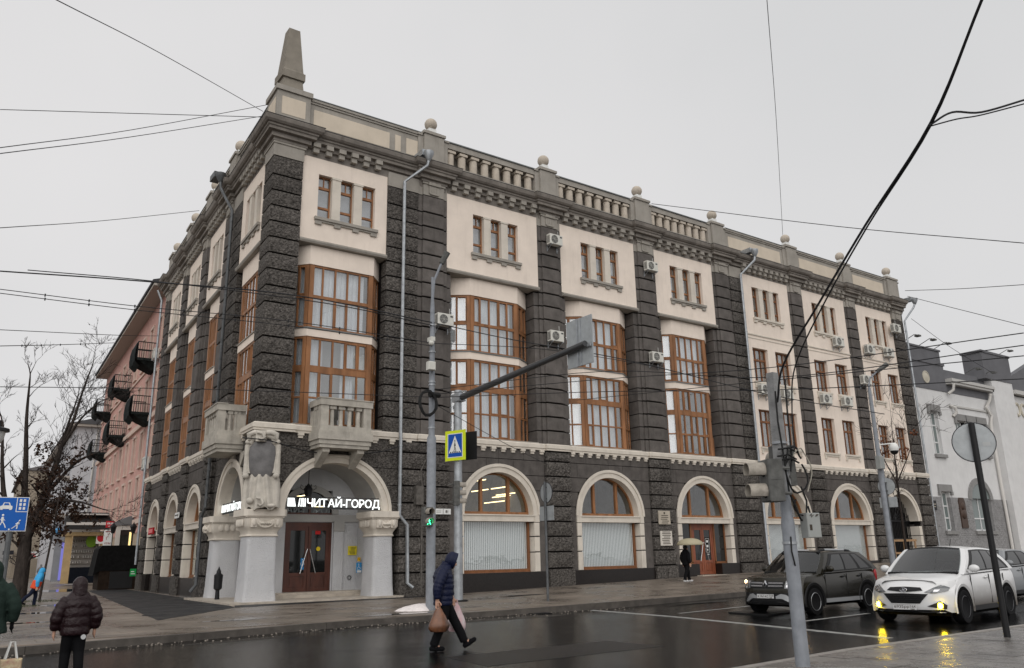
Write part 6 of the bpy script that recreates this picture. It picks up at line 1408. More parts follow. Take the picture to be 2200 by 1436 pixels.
b = MB(); b.tube([(0, 0, 9.3), (.1, -.05, 9.7), (.5, -.3, 10.1)], .045, 6); b.build('lamp_arm', POLEG, l4); b = MB(); b.tube([(.45, -.27, 10.05), (.95, -.6, 10.45)], [.1, .13], 8); b.build('lamp_head', TLBODY, l4)
t = thing('dome_camera', 'white dome camera on an arm of the far street lamp', 'camera', (29.75, -9.0, 6.35)); b = MB(); b.tube([(-.75, .44, .3), (0, 0, .38)], .03, 5); b.lathe(0, 0, [(.2, 0), (.24, .12), (.2, .3), (.08, .4)], 12); b.build('housing', WHITE, t, smooth=40); b = MB(); b.sph((0, 0, 0), .2, 12, 8); b.build('dome', BLACK, t, smooth=180)
t = thing('junction_box', 'pale control box on the far street lamp pole', 'box', (28.7, -8.75, 5.4)); b = MB(); b.cbox(-.2, .2, -.15, .1, 0, .65, .02); b.build('case', mat_once('box_grey', (.30, .31, .30)), t)
round_sign('round sign seen from behind with a plate on the far street lamp', 28.95, -8.75, 4.15, .42, 4.3, .02, -1.35, DKPIPE, True)
# residential zone sign and hanging lantern on the left
bs = thing('zone_sign', 'blue residential zone sign with car house and figures at the left edge', 'sign', (-8.58, -10.22, gz(0)), -.1)
b = MB(); b.tube([(0, .06, 0), (0, .06, 2.4)], .06, 10); b.build('post', DKPIPE, bs)
b = MB(); b.box(-.3, .3, -.02, .0, 2.26, 3.0); b.build('board', WHITE, bs); b = MB(); b.box(-.285, .285, -.026, -.021, 2.275, 2.985); b.build('blue_panel', mat_once('sign_blue2', (.006, .10, .42), rough=.5), bs)
b = MB(); y0, y1 = -.032, -.027
b.box(.06, .075, y0, y1, 2.69, 2.985); b.box(.06, .285, y0, y1, 2.675, 2.69)
for i in range(2):
    for j in range(3): b.box(.115+.075*i, .16+.075*i, y0, y1, 2.725+.085*j, 2.785+.085*j)
b.prism([(-.245, 2.74), (-.01, 2.74), (-.01, 2.80), (-.045, 2.815), (-.07, 2.88), (-.18, 2.88), (-.205, 2.815), (-.245, 2.80)], y0, y1); b.box(-.235, -.19, y0, y1, 2.72, 2.74); b.box(-.065, -.02, y0, y1, 2.72, 2.74)
b.xf = lambda x, y, z: (x*1.5-.165, y, z*1.5+2.47); walkman(b, 1.0, -.02); b.xf = lambda x, y, z: (x*1.0+z*.5+.12, y, z*1.0+2.4); walkman(b, 1.0, -.028); b.xf = None; b.sph((-.02, -.03, 2.3), .018, 8, 6, (1, .2, 1)); b.build('pictogram', WHITE, bs)
b = MB(); b.prism([(-.18, 2.82), (-.07, 2.82), (-.09, 2.865), (-.165, 2.865)], -.035, -.0325); b.build('car_window', mat_once('sign_blue2', (.006, .10, .42)), bs)
hl = thing('hanging_lantern', 'black street lantern hanging from a curved arm at the left edge', 'street lamp', (-9.0, -7.7, 0)); X0, X1 = -9.0, -7.7
b = MB(); b.tube([(-2.2, .6, 0), (-2.2, .6, 6.2)], .08, 8); b.tube([(-2.2, .6, 6.2), (-1.2, .3, 6.35), (-.4, .05, 6.1), (-.05, 0, 5.6), (0, 0, 5.2)], .04, 8); b.build('post', BLACK, hl, smooth=40)
b = MB(); b.lathe(0, 0, [(.03, 5.3), (.06, 5.22), (.03, 5.1), (.1, 5.05), (.13, 4.9), (.3, 4.85), (.31, 4.78), (.22, 4.77)], 14); b.build('lamp_hood', BLACK, hl, smooth=40)
b = MB(); b.lathe(0, 0, [(.22, 4.77), (.2, 4.6), (.12, 4.45), (.02, 4.42)], 14); b.build('lamp_bowl', mat_once('lamp_bowl', (.5, .5, .48), rough=.2), hl, smooth=60)
# snow, barrier
t = thing('snow_heap', 'small heap of dirty snow at the kerb by the street lamp pole', 'snow', (2.35, -8.85, 0)); b = MB(); n, m = 18, 5; vs = []
for k in range(m+1):
    for i in range(n): a = 2*PI*i/n; r = (1-k/m)*(1+.18*math.sin(3*a)+.1*math.sin(7*a+k)); vs.append((r*.62*math.cos(a)+.05*k, r*.42*math.sin(a), .2*(1-(1-k/m)**2)+rnd.uniform(-.012, .012) if k else -.02))
fs = [(k*n+i, k*n+(i+1)%n, (k+1)*n+(i+1)%n, (k+1)*n+i) for k in range(m) for i in range(n)]; b.add(vs, fs); b.build('snow', SNOW, t, smooth=180)
t = thing('wooden_barrier', 'pale wooden barrier frame in front of the gateway', 'barrier', (35.4, -5.6, gz(35.4)), -.2); b = MB(); BW = mat_once('raw_timber', (.33, .21, .12), var=.2, vscale=4)
for x in (-.8, .0, .85): b.box(x-.05, x+.05, -.03, .03, 0, 1.5)
b.box(-.9, .95, -.05, -.03, 1.38, 1.5); b.box(-.9, .95, -.05, -.03, .7, .8); b.build('frame', BW, t)
t = thing('puddle_drain', 'dark drain grate at the kerb below the galvanised pole', 'drain', (5.3, -11.15, -.15)); b = MB()
for i in range(8): b.box(-.3+.08*i, -.26+.08*i, -.2, .2, 0, .02)
b.build('grate', BLACK, t)
t = thing('manhole_cover', 'dark round manhole cover in the pavement before the corner porch', 'manhole', (-4.0, -3.9, 0.01)); b = MB(); b.lathe(0, 0, [(.36, -.03), (.36, .006), (.33, .008), (.3, .004)], 20); b.build('cover', ASPH2, t)
rb = MB()
for i in range(260):
    x = rnd.uniform(-9, 9); y = kerb_y(x)-abs(rnd.gauss(.25, .35)); r = rnd.uniform(.008, .028); rb.sph((x, y, -.15+r*.4), r, 5, 3, (1, 1, .6))
rb.build('kerb_grit', mat_once('grit', (.25, .22, .19)), kind='stuff')

# ------------------------------------------------------------------ overhead cables
CABM = mat('cable_black', (.02, .02, .022), .6)
CABLES = [
('thin wire running up left from the building corner', .012, [(-9.44,-15.39,12.26),(-6.34,-8.69,16.05),(-1.19,-1.95,19.15)]),
('level wire from the left edge to the building corner', .014, [(-9.95,.93,17.8),(-5.86,-.81,18.11),(-1.16,-1.89,18.93)]),
('upper of two rising wires from the left to the building corner', .012, [(-9.89,-9.71,11.46),(-6.34,-4.66,15.43),(-1.01,-1.72,19.62)]),
('lower of two rising wires from the left to the building corner', .012, [(-9.88,-10.78,10.83),(-6.45,-5.61,14.7),(-1.17,-1.9,18.97)]),
('wire from the left edge to the side parapet', .014, [(-9.49,-3.67,11.57),(-5.53,5.95,16.22),(-.29,11.16,19.92)]),
('thick cable from the left edge to the street lamp pole', .02, [(-9.44,-7.89,8.88),(-6.19,-8.36,9.07),(-2.21,-9.86,8.91),(2.6,-9.2,9.0)]),
('second thick cable from the left edge to the street lamp pole', .016, [(-8.67,-4.98,9.95),(-5.28,-6.1,9.88),(-1.12,-9.28,9.02),(2.6,-9.2,8.9)]),
('lower twin cable with spacers from the left to the lamp pole', .012, [(-9.34,-6.65,8.76),(-6.11,-7.6,8.56),(-2.33,-9.54,8.21),(2.6,-9.2,8.3)]),
('lower twin cable without spacers from the left to the lamp pole', .012, [(-9.32,-6.4,8.72),(-6.07,-7.38,8.51),(-2.29,-9.43,8.1),(2.6,-9.2,8.2)]),
('wire across the pink house high on the left', .012, [(-9.01,-1.81,8.83),(-4.66,3.44,10.49),(-1.17,13.98,13.42)]),
('beaded wire across the tree top on the left', .014, [(-8.94,-1.69,8.33),(-6.72,3.84,9.91),(-3.63,11.1,12.05)]),
('low level wire from the left edge past the balconies to the lamp pole', .012, [(-8.87,-3.72,6.64),(-3.8,-7.27,6.45),(2.6,-9.2,6.5)]),
('sagging cable from the lamp pole past the bay windows to the right', .016, [(2.7,-9.2,9.0),(4.9,-10.6,8.4),(8.24,-12.46,7.73),(13.99,-13.72,6.89),(20.18,-14.24,6.65)]),
('short cable from the lamp pole to the middle bay window', .012, [(2.7,-9.2,8.3),(6.04,-11.02,8.12),(12.02,-10.27,8.37)]),
('lowest long wire from the lamp pole to the right edge', .012, [(2.7,-9.2,6.5),(7.09,-12.51,6.55),(8.14,-18.08,5.73),(9.33,-23.81,5.09)]),
('highest trolley wire across to the right edge', .011, [(2.7,-9.2,6.6),(5.71,-14.07,6.52),(6.4,-19.44,5.88),(5.97,-25.3,5.31)]),
('middle trolley wire across to the right edge', .011, [(2.7,-9.2,6.75),(5.68,-14.12,6.74),(6.44,-19.38,5.64),(6.0,-25.25,5.09)]),
('lower trolley wire from the third bay window to the right edge', .011, [(10.85,-6.63,7.6),(8.1,-18.14,5.98),(7.11,-24.78,5.13)]),
('thin wire slanting down right from the lamp pole to the shop front', .011, [(2.7,-9.2,6.3),(7.47,-6.15,5.74),(12.14,-2.99,5.39)]),
('wire across the sky from the parapet to the right edge', .02, [(25.11,2.16,23.14),(26.36,-9.62,17.66),(25.87,-18.14,13.76)]),
('upper wire from the end of the cornice to the right edge', .02, [(46.73,-1.97,19.92),(41.93,-7.93,17.51),(37.84,-13.25,15.51)]),
('lower wire from the end of the cornice to the right edge', .02, [(46.93,-1.98,19.52),(42.11,-7.63,16.25),(38.15,-12.74,13.32)]),
('slanting stay wire above the grey and white house', .016, [(47.38,-1.76,17.92),(45.96,-4.83,14.92),(46.46,-7.01,12.74)]),
('thin vertical wire hanging to a ball finial on the right', .012, [(8.08,-19.37,17.23),(18.27,-12.26,19.92),(29.8,-3.92,19.93)]),
('thick black cable rising from the foreground pole to the top right', .015, [(-.25,-24.36,3.6),(-.55,-24.75,4.05),(-1.17,-25.82,4.56),(-1.54,-26.8,5.21),(-2.02,-27.95,5.86),(-2.73,-28.93,6.48)]),
('second thick black cable twisted beside the first', .0105, [(-.1,-24.45,2.9),(-.12,-24.5,3.5),(-.5,-24.9,4.0),(-1.13,-25.85,4.53),(-1.52,-26.82,5.20),(-2.01,-27.95,5.84),(-2.71,-28.92,6.49)]),
('branch cable leaving the thick cable to the right edge', .012, [(-2.03,-27.93,5.82),(-1.85,-28.1,5.95),(-1.49,-28.24,6.0),(-1.0,-28.53,6.18)]),
('thinner branch cable leaving the thick cable to the right edge', .008, [(-2.03,-27.92,5.81),(-1.8,-28.11,5.88),(-1.49,-28.23,5.97),(-.99,-28.52,6.14)]),
('sagging cable across the cartouche and porch arch', .022, [(-.75,-.75,6.05),(.3,-.75,6.0),(2.0,-.3,5.75),(3.6,-.25,5.72),(5.2,-.25,5.9),(6.1,-.25,6.2)]),
]
def smooth_path(P, n=6):
    P = [Vector(p) for p in P]
    if len(P) < 3: return P
    Q = [P[0]*2-P[1]]+P+[P[-1]*2-P[-2]]; out = []
    for i in range(1, len(Q)-2):
        p0, p1, p2, p3 = Q[i-1:i+3]
        for k in range(n): t = k/n; out.append(.5*((2*p1)+(p2-p0)*t+(2*p0-5*p1+4*p2-p3)*t*t+(3*p1-p0-3*p2+p3)*t*t*t))
    return out+[P[-1]]
for lab, r, pts in CABLES:
    b = MB(); sp = smooth_path(pts); b.tube(sp, r, 5); o = b.build('overhead_cable', CABM); tag(o, lab, 'cable', 'cables strung over the streets')
    if 'spacers' in lab or 'beaded' in lab:
        for k in range(2, len(sp)-1, 2): c = MB(); c.box(sp[k].x-.016, sp[k].x+.016, sp[k].y-.016, sp[k].y+.016, sp[k].z-.045, sp[k].z+.035); c.build('spacer', CABM, o)

# ------------------------------------------------------------------ trees
BARK = mat('bark', (.045, .037, .033), .95, var=.4, vscale=8, zsc=.3, bump=.6, bscale=25)
TWIG = mat('twig', (.05, .042, .04), .9)
LEAF = mat('dry_leaves', (.045, .026, .018), .85, var=.6, vscale=9)
LEAF2 = mat('dry_red_leaves', (.14, .055, .03), .85, var=.5, vscale=9)
def tree(label, loc, limbs, twigs, leaf_zones, leafm, seed, depth=4, r0=1.0, nl=2600, ls=.1, curl=.35):
    R = random.Random(seed); t = thing('tree', label, 'tree', loc)
    tr = MB(); tw = MB(); tips = []
    ax = Vector((.815, -.58, 0)); dp = Vector((.58, .815, 0)); up = Vector((0, 0, 1))
    def P(q): return ax*q[0]+up*q[1]+dp*(q[2] if len(q) > 2 else 0)
    def grow(p, d, ln, r, lev):
        pts = [p]; rs = [r]; n = 4; q = p.copy(); dd = d.copy()
        for i in range(n):
            dd = (dd+Vector((R.gauss(0, .13), R.gauss(0, .13), R.gauss(.03, .1)))*(curl/.35)).normalized(); q = q+dd*ln/n; pts.append(q.copy()); rs.append(r*(1-.16*(i+1)))
        (tr if r > .045 else tw).tube(pts, rs, 6 if r > .045 else (4 if r > .015 else 3))
        if lev <= 0: tips.append(pts[-1]); return
        k = R.choice((2, 3, 3)) if lev > 1 else R.choice((3, 4))
        for i in range(k):
            idx = R.randint(1, n) if i else n
            v = Vector((R.gauss(0, 1), R.gauss(0, 1), R.gauss(.25, .6))).normalized(); nd = (dd*1.0+v*.75).normalized()
            grow(pts[idx], nd, ln*R.uniform(.55, .85), max(.0105, rs[idx]*R.uniform(.52, .74)), lev-1)
    for pts, rs in limbs:
        V = smooth_path([P(q) for q in pts], 4) if len(pts) > 2 else [P(q) for q in pts]
        rr_ = [rs[0]+(rs[1]-rs[0])*i/(len(V)-1) for i in range(len(V))]; tr.tube(V, rr_, 9)
        m = len(V)
        for i in range(twigs):
            k = R.randint(int(m*.35), m-1); d = (V[min(k+1, m-1)]-V[k-1]).normalized(); side = Vector((R.gauss(0, 1), R.gauss(0, 1), R.gauss(.3, .5))).normalized()
            grow(V[k], (d*.7+side*.8).normalized(), R.uniform(1.0, 1.9)*r0, max(.012, rr_[k]*.42), depth-1)
        grow(V[-1], (V[-1]-V[-2]).normalized(), 1.5*r0, rs[1]*.9, depth)
    tr.build('trunk', BARK, t, smooth=60)
    if tw.f: tw.build('branches', TWIG, t)
    if leaf_zones:
        lf = MB(); 
        for (c, rad_, cnt) in leaf_zones:
            cc = P(c); clumps = [cc+Vector((R.gauss(0, rad_*.5), R.gauss(0, rad_*.5), R.gauss(0, rad_*.5))) for _ in range(max(3, cnt//14))]
            for i in range(cnt):
                q = R.choice(clumps)+Vector((R.gauss(0, .1), R.gauss(0, .1), R.gauss(-.03, .11)))
                a, b_ = Vector((R.gauss(0, 1), R.gauss(0, 1), R.gauss(0, 1))).normalized(), Vector((R.gauss(0, 1), R.gauss(0, 1), R.gauss(0, 1))); b_ = (b_-a*b_.dot(a)).normalized(); s_ = ls*R.uniform(.6, 1.3)
                lf.add([tuple(q-a*s_), tuple(q+b_*s_*.55), tuple(q+a*s_), tuple(q-b_*s_*.55+a.cross(b_)*s_*.3)], [(0,1,2),(0,2,3)])
        lf.build('leaves', leafm, t, kind='stuff')
    return t
tree('bare tree with dead brown leaves on its lower limbs at the left edge', (-6.1, 14.0, 0),
     [([(0, -.2), (.02, 1.5), (-.02, 2.9)], (.36, .27)), ([(-.02, 2.7), (-.5, 4.6, .3), (-.75, 6.5, .4), (-.95, 8.6, .3), (-1.0, 10.6, .2)], (.2, .04)), ([(0, 2.7), (.45, 4.2), (.9, 5.9), (1.15, 7.2)], (.22, .1)),
      ([(1.1, 7.0), (1.1, 8.3, .4), (1.3, 9.4, .5)], (.08, .035)), ([(1.05, 6.8), (1.7, 8.3, -.3), (2.0, 9.8, -.3), (2.3, 11.0, -.3)], (.09, .03)), ([(1.15, 7.1), (2.2, 8.4, -.5), (3.0, 9.2, -.5)], (.07, .03)),
      ([(.5, 4.6), (1.5, 6.3, .6), (2.4, 6.8, .6)], (.1, .04)), ([(-.1, 2.9), (-.9, 4.3, -.4), (-1.35, 6.0, -.4), (-1.7, 8.2, -.3)], (.17, .05)), ([(.3, 3.6), (1.3, 4.4, -.5), (2.6, 4.4, -.6), (3.6, 4.1, -.6)], (.09, .03))],
     6, [((.7, 6.2), .55, 220), ((.3, 7.0), .5, 130), ((.9, 5.2), .8, 420), ((.6, 4.2), 1.1, 700), ((1.6, 4.4), .9, 520), ((-.4, 4.0), 1.0, 420), ((1.9, 5.3), .6, 200), ((2.6, 4.0), .7, 200), ((.5, 3.3), 1.0, 350), ((1.6, 6.4), .4, 90), ((2.1, 6.9), .3, 60)], LEAF, 5, 4, .62, nl=1, ls=.085)
tree('thin young tree trunk tied beside the grass patch at the left', (-5.5, 11.4, 0), [([(0, -.1), (.1, 1.5), (.22, 3.0), (.3, 4.6)], (.06, .03))], 4, [((.3, 3.6), .5, 120), ((.5, 2.6), .4, 60)], LEAF, 8, 3, .7)
tree('small bare tree with a few red leaves before the gateway', (32.0, -7.6, gz(32)), [([(0, -.1), (.02, 3.0), (.05, 4.6)], (.07, .05)), ([(.05, 4.4), (-.5, 6.0, .2), (-.75, 7.4, .2)], (.035, .015)), ([(.05, 4.5), (.1, 6.2), (.2, 7.8)], (.035, .012)), ([(.05, 4.5), (.8, 6.0, -.2), (1.3, 7.2, -.2)], (.035, .012))], 5, [((0, 6.2), .9, 45), ((.6, 6.8), .9, 45), ((-.6, 6.4), .6, 30)], LEAF2, 12, 3, .8, ls=.09)

# ------------------------------------------------------------------ cars (front at x=0, length towards -x, left is +y)
TYRE = mat('tyre', (.011, .011, .012), .7); ALLOY = mat('alloy', (.08, .08, .085), .35, metal=.7); PLASTIC = mat('black_plastic', (.012, .012, .013), .5)
CHROME = mat('chrome', (.6, .6, .62), .12, metal=1.0); SILVER = mat('silver_trim', (.42, .43, .44), .35, metal=.6)
LAMPC = mat('headlamp', (.10, .105, .11), .05, spec=.8, coat=1.0); PLATEM = mat('number_plate', (.62, .62, .62), .5); ARCHM = mat('wheel_well', (.004, .004, .004), .9)
CGLASS = mat('car_glass', (.02, .022, .023), .03, spec=.6); CGLASSD = mat('tinted_glass', (.006, .006, .007), .03, spec=.6)
WSGL = glass_mat('windscreen_glass', (.62, .66, .66), .10); INTER = mat('car_interior', (.02, .02, .021), .8)
FOG = mat('fog_lamp_lit', (1, .8, .1), .3, emit=(1.0, .70, .02), estr=60); DRL = mat('side_lamp_lit', (1, .8, .6), .3, emit=(1.0, .62, .28), estr=10)
def car(name, label, loc, rz, p):
    t = thing(name, label, 'car', loc, rz); w = p['w']/2; L_ = p['L']; paint = p['paint']
    zb, zhf, zc, zbelt, zroof = p['zb'], p['zhf'], p['zc'], p['zbelt'], p['zroof']
    fc = p.get('fc', .42)
    def fx(y, z):
        u = min(1, abs(y)/w); x = -fc*u**2.8
        if z < .42: x -= .22*((.42-z)/.22)**2*.35
        if z > .68: x -= p.get('lean', .22)*((z-.68)/(zhf-.68))**1.7
        return x
    # front fascia as a grid
    b = MB(); ny, nz = 20, 10; vs = []
    for k in range(nz+1):
        z = zb+(zhf-zb)*k/nz
        for i in range(ny+1): y = -w+2*w*i/ny; vs.append((fx(y, z), y*(1-.02*(k/nz)), z))
    fs = [(k*(ny+1)+i, k*(ny+1)+i+1, (k+1)*(ny+1)+i+1, (k+1)*(ny+1)+i) for k in range(nz) for i in range(ny)]
    b.add(vs, fs)
    ny1 = ny+1; top = [(fx(-w+2*w*i/ny, zhf), (-w+2*w*i/ny)*.98) for i in range(ny1)]; vs = []
    for dx, q, dz in ((0, 1, 0), (-.05, .985, .018), (-.16, .97, .03), (-.4, .95, .04)): vs += [(x_+dx*(1-.3*abs(y_)/w), y_*q, zhf+dz-.02*(abs(y_)/w)**4) for x_, y_ in top]
    b.add(vs, [(k*ny1+i, k*ny1+i+1, (k+1)*ny1+i+1, (k+1)*ny1+i) for k in range(3) for i in range(ny)])
    # hood, flanks and tail as one loft
    st = []
    xw = p['xcowl']
    prof = [(-.30, .70, zhf+.0), (-.42, .93, zhf+.03), (-.62, 1.0, zhf+.06), (-1.0, 1.0, zhf+(zc-zhf)*.75), (xw, 1.0, zc), (xw-.5, 1.0, zbelt), (-L_*.6, 1.0, zbelt+.02), (-L_*.8, 1.0, zbelt+.05), (-L_+.25, .97, zbelt+.06), (-L_+.05, .9, zbelt), (-L_, .82, zbelt-.12)]
    vs = []; m = 0
    for x, q, zt in prof:
        W_ = w*q; low = zb+.02 if x > -.5 or x < -L_+.3 else zb
        half = [(W_*.94, low), (W_*.985, low+.12), (W_*1.0, low+.3), (W_*.995, low+(zt-low)*.62), (W_*.975, zt-.13), (W_*.93, zt-.045), (W_*.82, zt-.0), (W_*.45, zt+.022), (0, zt+.03)]
        row = [(x, -y, z) for y, z in half]+[(x, y, z) for y, z in half[-2::-1]]; m = len(row); vs += row
    nst = len(prof); fs = [(k*m+i, k*m+i+1, (k+1)*m+i+1, (k+1)*m+i) for k in range(nst-1) for i in range(m-1)]; fs.append(tuple((nst-1)*m+i for i in range(m)))
    b.add(vs, fs); body = b.build('body', paint, t, smooth=38)
    # cabin
    x0, x1, x2, x3 = xw, p['xr0'], p['xr1'], p['xend']       # windscreen foot, roof front, roof rear, tail foot
    wb, wr = w*.955, w*.74
    def side(sg, s, q):                                       # s 0..1 along, q 0..1 up
        bx = x0+(x3-x0)*s; zz = zbelt-.02+(.06*s); tx = x1+(x2-x1)*s; zt = zroof-.035-p.get('rdrop', .05)*max(0, s-.3)**2*2-(.03*(1-s)**2)
        bow = .035*math.sin(PI*q)
        return (bx+(tx-bx)*q, sg*(wb+(wr-wb)*q+bow), zz+(zt-zz)*q)
    b = MB(); ns, nq = 14, 5
    for sg in (-1, 1):
        vs = [side(sg, i/ns, k/nq) for k in range(nq+1) for i in range(ns+1)]; b.add(vs, [(k*(ns+1)+i, k*(ns+1)+i+1, (k+1)*(ns+1)+i+1, (k+1)*(ns+1)+i) for k in range(nq) for i in range(ns)])
    vs = []
    for i in range(ns+1):
        l_, r_ = Vector(side(1, i/ns, 1)), Vector(side(-1, i/ns, 1))
        for j in range(9): f = j/8; v = l_.lerp(r_, f); v.z += .055*math.sin(PI*f); v.x += (.1*math.sin(PI*f) if i == 0 else 0); vs.append(tuple(v))
    b.add(vs, [(i*9+j, i*9+j+1, (i+1)*9+j+1, (i+1)*9+j) for i in range(ns) for j in range(8)])
    def ends(s, bulge):
        vs = []
        for k in range(nq+1):
            l_, r_ = Vector(side(1, s, k/nq)), Vector(side(-1, s, k/nq))
            for j in range(9): f = j/8; v = l_.lerp(r_, f); v.x += bulge*math.sin(PI*f)*(1-.55*k/nq); v.z += .055*math.sin(PI*f)*(k/nq); vs.append(tuple(v))
        return vs, [(k*9+j, k*9+j+1, (k+1)*9+j+1, (k+1)*9+j) for k in range(nq) for j in range(8)]
    b.add(*ends(1, -.1))
    b.build('cabin', paint, t, smooth=40)
    def patch(fn, s0, s1, q0, q1, name, m, off, n1=10, n2=5, cut=None, parent=t):
        g_ = MB(); vs = []
        for k in range(n2+1):
            for i in range(n1+1):
                q = q0+(q1-q0)*k/n2; a, c = s0, s1
                if cut: a, c = cut(k/n2)
                vs.append(fn(a+(c-a)*i/n1, q, off))
        g_.add(vs, [(k*(n1+1)+i, k*(n1+1)+i+1, (k+1)*(n1+1)+i+1, (k+1)*(n1+1)+i) for k in range(n2) for i in range(n1)]); return g_.build(name, m, parent, smooth=180)
    def sidef(sg): return lambda s, q, off: (lambda v: (v[0], v[1]+sg*off, v[2]))(side(sg, s, q))
    def wsf(f, q, off):
        l_, r_ = Vector(side(1, 0, q)), Vector(side(-1, 0, q)); v = l_.lerp(r_, f); v.x += .2*math.sin(PI*f)*(1-.55*q)+off; v.z += .055*math.sin(PI*f)*q+off*.6; return tuple(v)
    for a0, a1, c0, c1 in ((-.01, .06, -.02, 1.0), (.94, 1.01, -.02, 1.0), (.06, .94, -.05, .06), (.06, .94, .90, 1.0)): patch(wsf, a0, a1, c0, c1, 'windscreen_seal', PLASTIC if c1 < .99 or a0 > .05 and a1 < .95 else paint, .004, 8, 6)
    patch(wsf, .05, .95, .05, .93, 'windscreen', WSGL, .010, 12, 6)
    b = MB(); b.box(x0-.45, x0+.12, -wb+.1, wb-.1, zbelt-.2, zbelt+.03)
    b.tube([(x0-.55+.0*a, .38+.17*math.cos(a), zbelt+.06+.16*math.sin(a)) for a in [2*PI*i/14 for i in range(15)]], .016, 5)
    for q in (-.38, .38):
        b.sph((x0-1.25, q, zbelt-.08), .3, 10, 8, (.35, .75, 1.25)); b.sph((x0-1.3, q, zbelt+.34), .13, 10, 8, (.5, 1, .8))
    b.box(x3+.3, x3+.5, -wb+.15, wb-.15, zbelt-.3, zbelt+.25)
    b.build('cabin_interior', INTER, t, smooth=40)
    for sg in (-1, 1): patch(sidef(sg), .02, .98, .0, .96, 'cabin_lining', INTER, -.03, 10, 5)
    for sg in (-1, 1):
        patch(sidef(sg), 0, 0, .06, .93, 'window_seal', PLASTIC, .008, 14, 6, cut=lambda k: (.045+.075*k, p['wend']-.10*k*k))
        for (a0, a1, c0, c1) in p['wins']: patch(sidef(sg), 0, 0, .11, .87, 'side_window', CGLASSD if a0 > .3 else CGLASS, .014, 6, 5, cut=lambda k, a0=a0, a1=a1, c0=c0, c1=c1: (a0+c0*k, a1+c1*k))
        b = MB(); mx, mz = x0-.28, zbelt+.1; b.sph((mx, sg*(w+.1), mz), .12, 12, 8, (.62, 1.0, .72)); b.box(mx-.05, mx+.03, min(sg*(w-.05), sg*(w+.05)), max(sg*(w-.05), sg*(w+.05)), mz-.09, mz-.02); b.build('mirror', p.get('mirror', paint), t, smooth=50)
        for q in p['handles']: b = MB(); b.sph((q, sg*(w-.0), zbelt-.12), .1, 10, 6, (1, .22, .25)); b.build('door_handle', p.get('handle_m', paint), t, smooth=180)
        b = MB(); b.box(-L_+.9+.1, -1.35, min(sg*(w-.06), sg*(w+.012)), max(sg*(w-.06), sg*(w+.012)), zb+.0, zb+.1); b.build('sill', p.get('sill', PLASTIC), t)
        for q in p['seams']: b = MB(); b.box(q-.004, q+.004, min(sg*(w-.02), sg*(w+.002)), max(sg*(w-.02), sg*(w+.002)), zb+.12, zbelt-.05); b.build('door_seam', PLASTIC, t)
    if p.get('dirt'):
        pass
    # wheels
    for x in (p['xf'], p['xrw']):
        for sg in (-1, 1):
            r = p['rw']; wh = MB(); yo = sg*(w-.215); q = MB()
            ac = MB(); n = 22; yy = sg*(w+.004); vs = [(x+(r+.075)*math.cos(a), yy, r+(r+.075)*math.sin(a)) for a in [-.35+(PI+.7)*i/n for i in range(n+1)]]; vs2 = [(v[0], sg*(w-.28), v[2]) for v in vs]
            ac.add(vs+vs2, [tuple(range(n+1)), tuple(range(2*n+1, n, -1))]+[(i, i+1, n+2+i, n+1+i) for i in range(n)]); ac.build('wheel_well', ARCHM, t)
            fl = MB(); a0, a1 = -.25, PI+.25; vs = []
            for i in range(n+1):
                a = a0+(a1-a0)*i/n
                for rr_, dy in ((r+.07, .004), (r+.13, .02), (r+.14, -.01), (r+.07, -.02)): vs.append((x+rr_*math.cos(a), sg*(w+dy), r+rr_*math.sin(a)))
            fl.add(vs, [(4*i+j, 4*i+(j+1)%4, 4*i+4+(j+1)%4, 4*i+4+j) for i in range(n) for j in range(4)]); fl.build('arch_lip', p.get('arch', PLASTIC), t, smooth=40)
            q.xf = lambda a, b_, c, x=x, sg=sg, r=r: (x+a, sg*(w-.2+c), r+b_)
            q.lathe(0, 0, [(r*.66, 0), (r*.94, 0.0), (r, .03), (r, .19), (r*.95, .222), (r*.70, .226), (r*.66, .215)], 24); whl = q.build('wheel', TYRE, t, smooth=40)
            q = MB(q.xf); q.lathe(0, 0, [(r*.66, .12), (r*.66, .216), (r*.63, .222), (r*.6, .2), (r*.58, .13)], 20)
            for i in range(p.get('spokes', 10)):
                a = 2*PI*i/p.get('spokes', 10); ca, sa = math.cos(a), math.sin(a); h = p.get('sp_w', .022)
                q.add([(r*.1*ca-h*sa, r*.1*sa+h*ca, .19), (r*.1*ca+h*sa, r*.1*sa-h*ca, .19), (r*.62*ca+h*sa, r*.62*sa-h*ca, .205), (r*.62*ca-h*sa, r*.62*sa+h*ca, .205), (r*.1*ca-h*sa, r*.1*sa+h*ca, .15), (r*.1*ca+h*sa, r*.1*sa-h*ca, .15), (r*.62*ca+h*sa, r*.62*sa-h*ca, .15), (r*.62*ca-h*sa, r*.62*sa+h*ca, .15)], [(0,1,2,3),(4,7,6,5),(0,4,5,1),(1,5,6,2),(2,6,7,3),(3,7,4,0)])
            q.lathe(0, 0, [(r*.16, .15), (r*.16, .2), (r*.1, .212)], 12); q.build('rim', p.get('rim', ALLOY), whl)
    # face
    def front(poly, name, m, off=.012, parent=t, th=.03, smooth=None):
        c = Vector((sum(q[0] for q in poly)/len(poly), sum(q[1] for q in poly)/len(poly))); rings = []
        for f in (1.0, .66, .33): rings.append([(c.x+(q[0]-c.x)*f, c.y+(q[1]-c.y)*f) for q in poly])
        g_ = MB(); n = len(poly); vs = [(fx(y, z)-th, y, z) for y, z in rings[0]]
        for r_ in rings: vs += [(fx(y, z)+off, y, z) for y, z in r_]
        vs.append((fx(c.x, c.y)+off, c.x, c.y)); fs = []
        for k in range(3): fs += [(k*n+i, k*n+(i+1)%n, (k+1)*n+(i+1)%n, (k+1)*n+i) for i in range(n)]
